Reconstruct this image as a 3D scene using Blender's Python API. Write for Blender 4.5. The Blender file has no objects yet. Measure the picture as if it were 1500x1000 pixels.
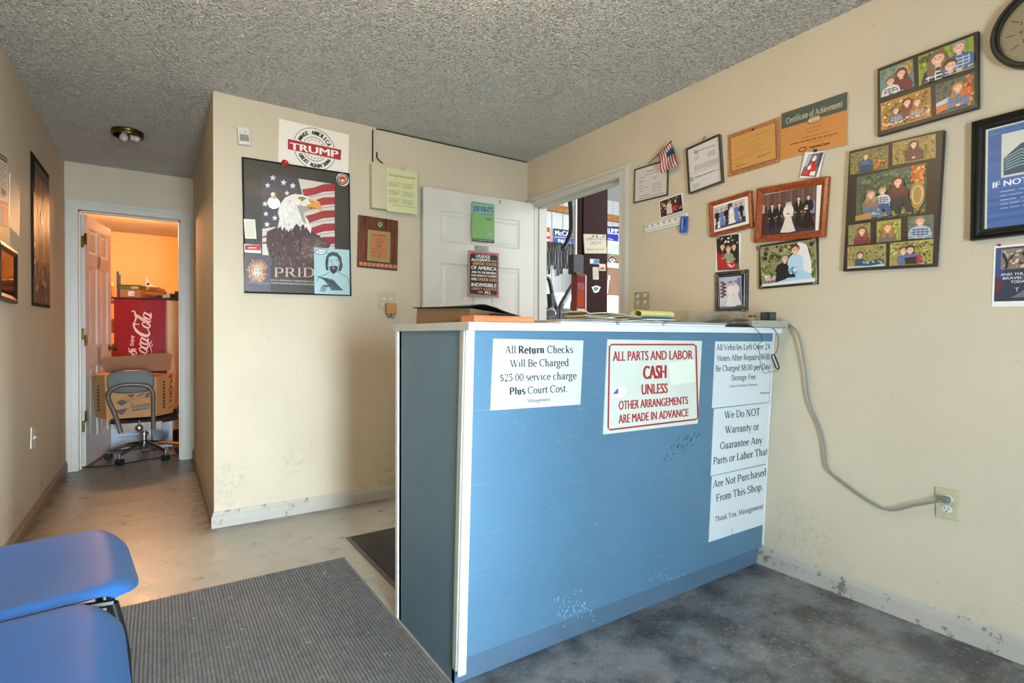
import bpy, math, random
from mathutils import Vector, Matrix

# ------------------------------------------------------------------ camera, light, exposure
SC = bpy.context.scene
COL = SC.collection
F, YAW, PITCH, ROLL, CH = 780.343, 33.5906, 0.6049, 0.2050, 1.0838
_y, _t, _r = map(math.radians, (YAW, PITCH, ROLL))
_f = Vector((math.sin(_y)*math.cos(_t), math.cos(_y)*math.cos(_t), -math.sin(_t)))
_rt = Vector((math.cos(_y), -math.sin(_y), 0)); _up = _rt.cross(_f)
_R = _rt*math.cos(_r) + _up*math.sin(_r); _U = _up*math.cos(_r) - _rt*math.sin(_r)
CAM = Vector((0, 0, CH))
cd = bpy.data.cameras.new('camera'); cam = bpy.data.objects.new('camera', cd); COL.objects.link(cam)
cd.sensor_width = 36; cd.lens = F/1500*36; cd.clip_start = .02; cd.clip_end = 200
cam.matrix_world = Matrix.Translation(CAM) @ Matrix((_R, _U, -_f)).transposed().to_4x4()
SC.camera = cam
SC.view_settings.view_transform = 'Standard'; SC.view_settings.look = 'None'
SC.view_settings.gamma = 1; SC.view_settings.use_curve_mapping = False
SC.view_settings.exposure = 0.20
wd = bpy.data.worlds.new('sky'); SC.world = wd; wd.use_nodes = True
bg = wd.node_tree.nodes['Background']; bg.inputs[0].default_value = (.62, .78, 1, 1); bg.inputs[1].default_value = 1.0

def area(name, loc, aim, sx, sy, power, col, spread=180):
    l = bpy.data.lights.new(name, 'AREA'); l.shape = 'RECTANGLE'; l.size = sx; l.size_y = sy
    l.energy = power; l.color = col; l.spread = math.radians(spread)
    o = bpy.data.objects.new(name, l); COL.objects.link(o); o.location = loc
    o.rotation_euler = (Vector(aim)-Vector(loc)).to_track_quat('-Z', 'Y').to_euler(); return o
def bulb(name, loc, power, col, rad=.05):
    l = bpy.data.lights.new(name, 'POINT'); l.energy = power; l.color = col; l.shadow_soft_size = rad
    o = bpy.data.objects.new(name, l); COL.objects.link(o); o.location = loc; return o
LX, LY = -.12, 1.50
SC.cycles.transparent_max_bounces = 32
WARM = (1, .72, .45)
area('daylight_glass_door', (.45, -1.28, .85), (.75, 3, .45), .62, 1.4, 76, (.64, .83, 1), 150)
area('added_back_wall_fill', (.32, -1.27, .90), (-.15, 3.4, .45), .4, 1.3, 15, (.74, .88, 1), 48)  # extra fill added at the same door, aimed at the back wall
bulb('ceiling_bulb_light', (.92, 1.28, 2.34), 15, WARM, .05)
bulb('added_fill_bulb', (LX, LY, 2.30), 22, WARM, .06)  # fill lamp added to brighten the hall and back wall
bulb('storeroom_bulb_light', (-.25, 7.0, 2.2), 112, (1, .47, .19), .08)
area('garage_daylight', (8.0, 4.0, 3.9), (7, 6, 0), 5, 5, 760, (.93, .97, 1))
area('garage_bay_door_daylight', (6.0, -2.6, 1.9), (6, 9, 1.6), 4, 3, 260, (.93, .97, 1))

# ------------------------------------------------------------------ helpers
def lin(c): return c/12.92 if c <= .04045 else ((c+.055)/1.055)**2.4
def hx(h):
    h = h.lstrip('#'); return tuple(lin(int(h[i:i+2], 16)/255) for i in (0, 2, 4)) + (1.,)
def ray(px, py): return _f + _R*((px-750)/F) - _U*((py-500)/F)

def mat(name, col, rough=.6, metal=0, var=.06, vs=12, bump=0, bs=200, col2=None, spec=.5, coat=0):
    m = bpy.data.materials.new(name); m.use_nodes = True; nt = m.node_tree; N = nt.nodes; L = nt.links
    b = N['Principled BSDF']; b.inputs['Roughness'].default_value = rough; b.inputs['Metallic'].default_value = metal
    b.inputs['Specular IOR Level'].default_value = spec; b.inputs['Coat Weight'].default_value = coat
    c = hx(col) if isinstance(col, str) else col
    tc = N.new('ShaderNodeTexCoord'); no = N.new('ShaderNodeTexNoise'); no.inputs['Scale'].default_value = vs; no.inputs['Detail'].default_value = 5
    L.new(tc.outputs['Object'], no.inputs['Vector'])
    rp = N.new('ShaderNodeValToRGB'); rp.color_ramp.elements[0].position = .3; rp.color_ramp.elements[1].position = .7
    c2 = hx(col2) if col2 else tuple(min(1, v*(1+var)) for v in c[:3])+(1,)
    c1 = c if col2 else tuple(v*(1-var) for v in c[:3])+(1,)
    rp.color_ramp.elements[0].color = c1; rp.color_ramp.elements[1].color = c2
    L.new(no.outputs['Fac'], rp.inputs['Fac']); L.new(rp.outputs['Color'], b.inputs['Base Color'])
    if bump:
        n2 = N.new('ShaderNodeTexNoise'); n2.inputs['Scale'].default_value = bs; n2.inputs['Detail'].default_value = 3
        L.new(tc.outputs['Object'], n2.inputs['Vector'])
        bp = N.new('ShaderNodeBump'); bp.inputs['Strength'].default_value = bump; bp.inputs['Distance'].default_value = .002
        L.new(n2.outputs['Fac'], bp.inputs['Height']); L.new(bp.outputs['Normal'], b.inputs['Normal'])
    return m
def nodes(m): return m.node_tree.nodes, m.node_tree.links, m.node_tree.nodes['Principled BSDF']
def vc_mat(name, rough, coat=0):
    m = bpy.data.materials.new(name); m.use_nodes = True; N, L, b = nodes(m)
    a = N.new('ShaderNodeAttribute'); a.attribute_name = 'Col'; L.new(a.outputs['Color'], b.inputs['Base Color'])
    b.inputs['Roughness'].default_value = rough; b.inputs['Coat Weight'].default_value = coat; b.inputs['Coat Roughness'].default_value = .08
    return m
def math_(N, L, op, a, b=None, c=None):
    n = N.new('ShaderNodeMath'); n.operation = op
    for i, v in enumerate((a, b, c)):
        if v is None: continue
        if isinstance(v, (int, float)): n.inputs[i].default_value = v
        else: L.new(v, n.inputs[i])
    return n.outputs[0]
def mixc(N, L, f, a, b):
    n = N.new('ShaderNodeMix'); n.data_type = 'RGBA'
    for k, v in ((0, f), (6, a), (7, b)):
        if isinstance(v, (int, float)): n.inputs[k].default_value = v
        elif isinstance(v, tuple): n.inputs[k].default_value = v
        else: L.new(v, n.inputs[k])
    return n.outputs[2]
def noise(N, L, scale, detail=5, vec=None, rough=.5):
    n = N.new('ShaderNodeTexNoise'); n.inputs['Scale'].default_value = scale; n.inputs['Detail'].default_value = detail
    n.inputs['Roughness'].default_value = rough
    if vec is not None: L.new(vec, n.inputs['Vector'])
    return n.outputs['Fac']
def ramp(N, L, fac, lo, hi):
    n = N.new('ShaderNodeMapRange'); n.inputs[1].default_value = lo; n.inputs[2].default_value = hi; n.clamp = True
    L.new(fac, n.inputs[0]); return n.outputs[0]

class G:
    """collects solid shapes and links them as one mesh object"""
    def __init__(s): s.v = []; s.f = []; s.M = None
    def add(s, vs, fs):
        o = len(s.v); s.v += [tuple(s.M @ Vector(v)) if s.M else tuple(v) for v in vs]; s.f += [tuple(o+i for i in f) for f in fs]; return s
    def hexa(s, b, t):
        return s.add(list(b)+list(t), [(3,2,1,0),(4,5,6,7),(0,1,5,4),(1,2,6,5),(2,3,7,6),(3,0,4,7)])
    def box(s, x0, x1, y0, y1, z0, z1):
        x0, x1 = sorted((x0, x1)); y0, y1 = sorted((y0, y1)); z0, z1 = sorted((z0, z1))
        return s.hexa([(x0,y0,z0),(x1,y0,z0),(x1,y1,z0),(x0,y1,z0)], [(x0,y0,z1),(x1,y0,z1),(x1,y1,z1),(x0,y1,z1)])
    def prism(s, pts, z0, z1):
        n = len(pts)
        if sum(pts[i][0]*pts[(i+1)%n][1]-pts[(i+1)%n][0]*pts[i][1] for i in range(n)) < 0: pts = pts[::-1]
        return s.add([(x,y,z0) for x,y in pts]+[(x,y,z1) for x,y in pts],
              [tuple(range(n))[::-1], tuple(range(n,2*n))]+[(i,(i+1)%n,n+(i+1)%n,n+i) for i in range(n)])
    def cone(s, p0, p1, r0, r1=None, n=16):
        r1 = r0 if r1 is None else r1; p0 = Vector(p0); p1 = Vector(p1); d = (p1-p0).normalized()
        a = d.orthogonal().normalized(); b = d.cross(a)
        ring = lambda p, r: [p+(a*math.cos(2*math.pi*i/n)+b*math.sin(2*math.pi*i/n))*r for i in range(n)]
        return s.add(ring(p0,r0)+ring(p1,r1), [tuple(range(n))[::-1], tuple(range(n,2*n))]+[(i,(i+1)%n,n+(i+1)%n,n+i) for i in range(n)])
    def tube(s, pts, r, n=8, sub=0, flat=1, closed=False):
        P = [Vector(p) for p in pts]
        if sub: P = spline(P, sub, closed)
        m = len(P); vs = []; fs = []; a = None
        for i, p in enumerate(P):
            d = (P[(i+1)%m if closed else min(i+1,m-1)]-P[(i-1)%m if closed else max(i-1,0)]).normalized()
            a = d.orthogonal().normalized() if a is None else (a-d*a.dot(d)).normalized(); b = d.cross(a)
            rr = r[min(len(r)-1, int(i*len(r)/m))] if isinstance(r, list) and len(r) != m else r[i] if isinstance(r, list) else r
            vs += [p+(a*math.cos(2*math.pi*k/n)+b*math.sin(2*math.pi*k/n)*flat)*rr for k in range(n)]
        for i in range(m if closed else m-1):
            j = (i+1)%m
            fs += [(i*n+k, i*n+(k+1)%n, j*n+(k+1)%n, j*n+k) for k in range(n)]
        if not closed: fs += [tuple(range(n))[::-1], tuple((m-1)*n+k for k in range(n))]
        return s.add(vs, fs)
    def lathe(s, prof, c=(0,0,0), n=24, M=None):
        vs = []; m = len(prof)
        for r, z in prof:
            vs += [Vector((r*math.cos(2*math.pi*k/n), r*math.sin(2*math.pi*k/n), z)) for k in range(n)]
        vs = [(M @ v if M else v)+Vector(c) for v in vs]
        fs = [(i*n+k, i*n+(k+1)%n, (i+1)*n+(k+1)%n, (i+1)*n+k) for i in range(m-1) for k in range(n)]
        fs += [tuple(range(n))[::-1], tuple((m-1)*n+k for k in range(n))]
        return s.add(vs, fs)
    def ball(s, c, rx, ry=None, rz=None, n=16, m=10):
        ry = ry or rx; rz = rz or rx
        o = [(math.sin(math.pi*i/m)+1e-4, -math.cos(math.pi*i/m)) for i in range(m+1)]
        return s.lathe(o, c, n, Matrix.Diagonal((rx, ry, rz)))
    def grid(s, fn, nu, nv, th):
        """surface fn(u,v)->point, given thickness th downwards along its normal"""
        P = [[Vector(fn(i/nu, j/nv)) for j in range(nv+1)] for i in range(nu+1)]
        vs = []; W = nv+1
        for i in range(nu+1):
            for j in range(W):
                a = P[min(i+1,nu)][j]-P[max(i-1,0)][j]; b = P[i][min(j+1,nv)]-P[i][max(j-1,0)]
                nn = a.cross(b); nn = nn.normalized() if nn.length > 1e-9 else Vector((0,0,1))
                vs += [P[i][j], P[i][j]-nn*th]
        I = lambda i, j, k: (i*W+j)*2+k; fs = []
        for i in range(nu):
            for j in range(nv):
                fs.append((I(i,j,0),I(i+1,j,0),I(i+1,j+1,0),I(i,j+1,0))); fs.append((I(i,j,1),I(i,j+1,1),I(i+1,j+1,1),I(i+1,j,1)))
        for i in range(nu): fs += [(I(i,0,0),I(i,0,1),I(i+1,0,1),I(i+1,0,0)), (I(i,nv,0),I(i+1,nv,0),I(i+1,nv,1),I(i,nv,1))]
        for j in range(nv): fs += [(I(0,j,0),I(0,j+1,0),I(0,j+1,1),I(0,j,1)), (I(nu,j,0),I(nu,j,1),I(nu,j+1,1),I(nu,j+1,0))]
        return s.add(vs, fs)
    def build(s, name, m, parent=None, smooth=False, bevel=0, kind=None, seg=2):
        me = bpy.data.meshes.new(name); me.from_pydata(s.v, [], s.f); me.update()
        me.materials.append(m)
        o = bpy.data.objects.new(name, me); COL.objects.link(o)
        if parent: o.parent = parent
        if smooth:
            for p in me.polygons: p.use_smooth = True
            md = o.modifiers.new('n', 'EDGE_SPLIT'); md.split_angle = math.radians(40)
        if bevel:
            md = o.modifiers.new('b', 'BEVEL'); md.width = bevel; md.segments = seg; md.limit_method = 'ANGLE'
        if kind: o['kind'] = kind
        return o
def spline(P, sub, closed=False):
    out = []; n = len(P)
    for i in range(n if closed else n-1):
        g = (lambda k: P[k % n]) if closed else (lambda k: P[max(0, min(n-1, k))])
        a, b, c, d = g(i-1), g(i), g(i+1), g(i+2)
        for k in range(sub):
            t = k/sub
            out.append(.5*((2*b)+(c-a)*t+(2*a-5*b+4*c-d)*t*t+(3*b-a-3*c+d)*t**3))
    if not closed: out.append(P[-1])
    return out
def tag(o, label=None, cat=None, group=None, kind=None):
    for k, v in (('label', label), ('category', cat), ('group', group), ('kind', kind)):
        if v: o[k] = v
    return o
def thing(name, label, cat, loc=(0,0,0), rz=0, group=None, M=None):
    o = bpy.data.objects.new(name, None); COL.objects.link(o); o.empty_display_size = .05
    if M is not None: o.matrix_world = M
    else: o.location = loc; o.rotation_euler = (0, 0, rz)
    return tag(o, label, cat, group)
def struct(name, g, m, bevel=0, parent=None, smooth=False):
    return g.build(name, m, parent, bevel=bevel, kind=None if parent else 'structure', smooth=smooth)

# ------------------------------------------------------------------ planes things are fixed to
Z = Vector((0, 0, 1))
XL, XR, YB, YC, XP, H = -.6084, 2.4009, 3.4049, 5.4222, .2582, 2.44
class Plane:
    def __init__(s, p, r, n): s.p = Vector(p); s.r = Vector(r).normalized(); s.n = Vector(n).normalized(); s.u = s.n.cross(s.r)
    def hit(s, px, py, off=0):
        d = ray(px, py); p0 = s.p+s.n*off; return CAM+d*((p0-CAM).dot(s.n)/d.dot(s.n))
RIGHT = Plane((XR,0,0), (0,-1,0), (-1,0,0)); BACK = Plane((0,YB,0), (1,0,0), (0,-1,0)); LEFT = Plane((XL,0,0), (0,1,0), (1,0,0))
CZ0, CZ1, CY0, CY1 = .09, 1.10, 1.445, 1.400          # the counter's front leans out a little at the top
FRONT = Plane((0, CY0, CZ0), (1,0,0), Vector((0, -(CZ1-CZ0), -(CY0-CY1))))
DH, DE = Vector((2.385, 3.300, 0)), Vector((1.497, 3.345, 0))         # the open door leaf against the back wall
LEAF = Plane(DH, DH-DE, Vector(((DH-DE).y, -(DH-DE).x, 0)))
def LEVEL(z): return Plane((0,0,z), (1,0,0), (0,0,1))
def YPL(y): return Plane((0,y,0), (1,0,0), (0,-1,0))

class Item:
    """a flat thing on a plane; its four photo corners give its true size, place and tilt"""
    def __init__(s, name, label, cat, plane, quad, crop=(0,0,1), off=0, th=.002, group=None, make=True):
        s.pl = plane; s.crop = crop; s.off = off; s.th = th
        P = [s.hit(x, y) for x, y in quad]
        c = sum(P, Vector())/4; u = ((P[1]-P[0])+(P[2]-P[3])); u = (u-plane.n*u.dot(plane.n)).normalized(); v = plane.n.cross(u)
        s.W = ((P[1]-P[0]).length+(P[2]-P[3]).length)/2; s.H = ((P[0]-P[3]).length+(P[1]-P[2]).length)/2
        M = Matrix((u, v, plane.n)).transposed().to_4x4(); M.translation = c-plane.n*th; s.M = M; s.Mi = M.inverted()
        if make: s.o = thing(name, label, cat, M=M, group=group)
    def hit(s, x, y): x0, y0, k = s.crop; return s.pl.hit(x0+x/k, y0+y/k, s.off+s.th)
    def T(s, x, y): q = s.Mi @ s.hit(x, y); return (q.x, q.y)
    def slab(s, name, m, z0=0, z1=None, inset=0, bevel=0):
        w, h = s.W/2-inset, s.H/2-inset
        return G().box(-w, w, -h, h, z0, s.th if z1 is None else z1).build(name, m, s.o, bevel=bevel)
    def frame(s, m, b, z0, z1, lip=.004, name='frame', slope=.3, inset=0):
        w, h = s.W/2-inset, s.H/2-inset; g = G(); zi = z1-(z1-z0)*slope
        O = [(-w,-h),(w,-h),(w,h),(-w,h)]; I = [(-w+b,-h+b),(w-b,-h+b),(w-b,h-b),(-w+b,h-b)]
        mm = [((O[i][0]*.6+I[i][0]*.4), (O[i][1]*.6+I[i][1]*.4)) for i in range(4)]
        for i in range(4):
            j = (i+1)%4
            g.add([(*O[i],z0),(*O[j],z0),(*I[j],z0),(*I[i],z0),(*O[i],z1-.002),(*O[j],z1-.002),(*mm[j],z1),(*mm[i],z1),(*I[j],zi),(*I[i],zi)],
                  [(3,2,1,0),(0,1,5,4),(4,5,6,7),(7,6,8,9),(9,8,2,3),(0,4,7,9,3),(1,2,8,6,5)])
        return g.build(name, m, s.o)

# ------------------------------------------------------------------ flat print: coloured shapes laid on paper
SERIF = {}
def _g(ch, w, *parts): SERIF[ch] = (w, parts)
# V x y0 y1 | N x y0 y1 (thin stem) | H x0 x1 y | D thick diag | d thin diag | S x y serif | A cx cy rx ry a0 a1 | o dot
_g('A',.70,'d .07 0 .34 .66','D .34 .66 .60 0','H .17 .5 .22','S .08 0','S .61 0')
_g('B',.62,'V .15 0 .66','H .06 .34 .64','H .15 .36 .345','H .06 .36 .02','A .32 .49 .17 .15 -90 90','A .34 .18 .20 .165 -90 90')
_g('C',.66,'A .36 .33 .28 .32 48 312','N .60 .44 .66')
_g('D',.70,'V .15 0 .66','H .06 .34 .64','H .06 .34 .02','A .32 .33 .30 .31 -90 90')
_g('E',.60,'V .15 0 .66','H .06 .52 .64','H .15 .40 .34','H .06 .54 .02','N .52 .5 .66','N .54 0 .16','N .40 .27 .42')
_g('F',.56,'V .15 0 .66','H .06 .52 .64','H .15 .40 .34','S .15 0','N .52 .5 .66','N .40 .27 .42')
_g('G',.70,'A .36 .33 .28 .32 48 320','N .60 .46 .66','V .58 .02 .28','S .58 .30')
_g('H',.72,'V .15 0 .66','V .57 0 .66','H .15 .57 .34','S .15 0','S .15 .66','S .57 0','S .57 .66')
_g('I',.32,'V .16 0 .66','S .16 0','S .16 .66')
_g('J',.36,'V .22 .1 .66','A .12 .1 .1 .1 200 360','S .22 .66')
_g('K',.70,'V .15 0 .66','d .15 .28 .55 .66','D .28 .38 .60 0','S .15 0','S .15 .66','S .58 0','S .54 .66')
_g('L',.58,'V .15 0 .66','H .06 .52 .02','N .53 0 .18','S .15 .66')
_g('M',.86,'N .13 0 .66','D .14 .66 .42 0','d .42 0 .70 .66','V .71 0 .66','S .13 0','S .71 0','S .10 .66','S .73 .66')
_g('N',.72,'N .14 0 .66','D .14 .66 .57 0','N .58 0 .66','S .14 0','S .10 .66','S .58 .66')
_g('O',.70,'A .35 .33 .29 .32 0 360')
_g('P',.58,'V .15 0 .66','H .06 .32 .64','H .15 .32 .30','A .31 .47 .19 .17 -90 90','S .15 0')
_g('R',.66,'V .15 0 .66','H .06 .32 .64','H .15 .32 .33','A .31 .485 .18 .155 -90 90','S .15 0','D .33 .33 .58 0','S .60 0')
_g('S',.52,'A .26 .49 .17 .15 40 270','A .26 .18 .19 .165 -130 90','N .43 .48 .66','N .07 0 .17')
_g('T',.60,'V .30 0 .66','H .03 .57 .64','N .04 .5 .66','N .56 .5 .66','S .30 0')
_g('U',.72,'V .15 .22 .66','N .57 .22 .66','A .36 .22 .21 .21 180 360','S .15 .66','S .57 .66')
_g('V',.70,'D .08 .66 .36 0','d .36 0 .62 .66','S .09 .66','S .61 .66')
_g('W',.94,'D .07 .66 .28 0','d .28 0 .46 .6','D .42 .66 .64 0','d .64 0 .86 .66','S .08 .66','S .44 .66','S .86 .66')
_g('Y',.70,'D .08 .66 .34 .30','d .34 .30 .60 .66','V .34 0 .32','S .34 0','S .09 .66','S .60 .66')
_g('a',.46,'V .33 .03 .34','A .20 .33 .13 .12 -10 160','A .20 .13 .13 .12 60 300','H .2 .33 .245','S .36 0')
_g('b',.50,'V .12 0 .68','A .27 .22 .17 .21 -150 150','S .08 .68')
_g('c',.44,'A .24 .22 .17 .21 50 310')
_g('d',.50,'V .37 0 .68','A .23 .22 .17 .21 30 330','S .33 .68','S .41 0')
_g('e',.44,'A .23 .22 .17 .21 0 315','H .08 .40 .25')
_g('f',.33,'V .15 0 .56','A .24 .56 .10 .11 30 180','H .03 .28 .44','S .15 0')
_g('g',.48,'A .22 .29 .14 .14 0 360','A .22 -.08 .17 .11 0 360','H .30 .46 .42','N .10 .02 .14')
_g('h',.52,'V .13 0 .68','V .38 0 .30','A .26 .30 .12 .13 0 150','S .13 0','S .38 0','S .09 .68')
_g('i',.27,'V .14 0 .44','S .14 0','S .11 .44','o .135 .61 .055')
_g('k',.50,'V .13 0 .68','d .13 .18 .38 .43','D .22 .26 .42 0','S .13 0','S .42 0','S .09 .68')
_g('l',.27,'V .14 0 .68','S .14 0','S .10 .68')
_g('m',.78,'V .13 0 .44','V .38 0 .30','V .64 0 .30','A .26 .30 .12 .13 0 150','A .52 .30 .12 .13 0 150','S .13 0','S .38 0','S .64 0','S .09 .44')
_g('n',.52,'V .13 0 .44','V .38 0 .30','A .26 .30 .12 .13 0 150','S .13 0','S .38 0','S .09 .44')
_g('o',.48,'A .24 .22 .18 .21 0 360')
_g('p',.50,'V .12 -.2 .44','A .27 .22 .17 .21 -150 150','S .08 .44','S .12 -.2')
_g('r',.35,'V .13 0 .44','A .25 .28 .10 .14 40 150','o .31 .38 .05','S .13 0','S .09 .44')
_g('s',.38,'A .19 .325 .12 .105 40 270','A .19 .12 .13 .115 -130 90')
_g('t',.30,'V .14 .08 .56','A .22 .09 .08 .09 180 300','H .03 .27 .43')
_g('u',.52,'V .13 .12 .44','V .38 0 .44','A .25 .13 .12 .13 180 340','S .09 .44','S .34 .44','S .42 0')
_g('v',.48,'D .05 .44 .23 0','d .23 0 .43 .44','S .06 .44','S .42 .44')
_g('w',.68,'D .04 .44 .19 0','d .19 0 .33 .42','D .31 .44 .47 0','d .47 0 .63 .44','S .05 .44','S .33 .44','S .62 .44')
_g('y',.48,'D .05 .44 .25 .02','d .43 .44 .17 -.2','S .06 .44','S .42 .44','o .13 -.17 .05')
_g('0',.50,'A .25 .33 .18 .32 0 360')
_g('1',.40,'V .2 0 .66','S .2 0','d .1 .56 .2 .64')
_g('2',.50,'A .24 .47 .16 .18 -20 160','d .08 .04 .39 .38','H .06 .44 .03','D .08 .03 .40 .03')
_g('4',.50,'V .35 0 .66','d .05 .2 .35 .64','H .04 .48 .19')
_g('5',.50,'A .22 .21 .18 .2 -150 110','N .12 .38 .64','D .12 .62 .42 .62')
_g('8',.50,'A .25 .49 .15 .16 0 360','A .25 .175 .18 .165 0 360')
_g('$',.50,'A .25 .45 .15 .14 30 270','A .25 .18 .17 .15 -140 90','N .25 -.06 .7')
_g('.',.22,'o .11 .05 .055'); _g(',',.22,'o .11 .05 .055','d .13 .04 .08 -.09'); _g('!',.3,'D .15 .66 .15 .2','o .15 .05 .055')
_g('(',.28,'A .32 .25 .20 .42 125 235'); _g(')',.28,'A -.04 .25 .20 .42 -55 55'); _g(' ',.24); _g("'",.2,'N .1 .5 .66'); _g('-',.32,'H .04 .28 .22')
def glyph(ch, T=.085, t=.032):
    w, parts = SERIF.get(ch, SERIF['o']); out = []
    def bar(x0, y0, x1, y1, wd):
        d = Vector((x1-x0, y1-y0)); n = Vector((-d.y, d.x)).normalized()*wd/2
        if abs(d.x) > 1e-6 and abs(d.y) > .1:      # cut diagonals level
            k = wd/2/abs(d.normalized().y); return [(x0-k,y0),(x0+k,y0),(x1+k,y1),(x1-k,y1)]
        return [(x0-n.x,y0-n.y),(x1-n.x,y1-n.y),(x1+n.x,y1+n.y),(x0+n.x,y0+n.y)]
    for p in parts:
        k, *a = p.split(); a = [float(q) for q in a]
        if k == 'V': out.append([(a[0]-T/2,a[1]),(a[0]+T/2,a[1]),(a[0]+T/2,a[2]),(a[0]-T/2,a[2])])
        elif k == 'N': out.append([(a[0]-t/2,a[1]),(a[0]+t/2,a[1]),(a[0]+t/2,a[2]),(a[0]-t/2,a[2])])
        elif k == 'H': out.append([(a[0],a[2]-t/2),(a[1],a[2]-t/2),(a[1],a[2]+t/2),(a[0],a[2]+t/2)])
        elif k == 'D': out.append(bar(*a, T))
        elif k == 'd': out.append(bar(*a, t))
        elif k == 'S':
            y = a[1]-(t*.8 if a[1] > .3 else 0); out.append([(a[0]-.095,y),(a[0]+.095,y),(a[0]+.095,y+t*.8),(a[0]-.095,y+t*.8)])
        elif k == 'o': out.append([(a[0]+a[2]*math.cos(i*.785), a[1]+a[2]*math.sin(i*.785)) for i in range(8)])
        elif k == 'A':
            cx, cy, rx, ry, a0, a1 = a; n = max(4, int(abs(a1-a0)/22)); O = []; I = []
            for i in range(n+1):
                th = math.radians(a0+(a1-a0)*i/n); c, s_ = math.cos(th), math.sin(th); hw = (t+(T-t)*abs(c)**1.3)/2
                O.append((cx+(rx+hw)*c, cy+(ry+hw)*s_)); I.append((cx+(rx-hw)*c, cy+(ry-hw)*s_))
            for i in range(n): out.append([O[i], O[i+1], I[i+1], I[i]])
    return w, out
_TXT = {}
def sans_tris(s, bold=0., shear=0.):
    """the built-in font as flat faces, in the unit box of its cap height"""
    key = (s, bold, shear)
    if key not in _TXT:
        c = bpy.data.curves.new('t', 'FONT'); c.body = s; c.size = 1; c.offset = bold; c.shear = shear; c.resolution_u = 3; c.fill_mode = 'FRONT'
        o = bpy.data.objects.new('t', c); COL.objects.link(o)
        dg = bpy.context.evaluated_depsgraph_get(); me = bpy.data.meshes.new_from_object(o.evaluated_get(dg))
        V = [(v.co.x, v.co.y) for v in me.vertices]; P = [tuple(p.vertices) for p in me.polygons]
        bpy.data.objects.remove(o); bpy.data.curves.remove(c); bpy.data.meshes.remove(me)
        x0 = min(v[0] for v in V); x1 = max(v[0] for v in V); cap = max(v[1] for v in V)
        if not any(ch.isupper() or ch.isdigit() for ch in s): cap = .7
        _TXT[key] = ([((x-x0)/(x1-x0), y/cap) for x, y in V], P)
    return _TXT[key]

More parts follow.
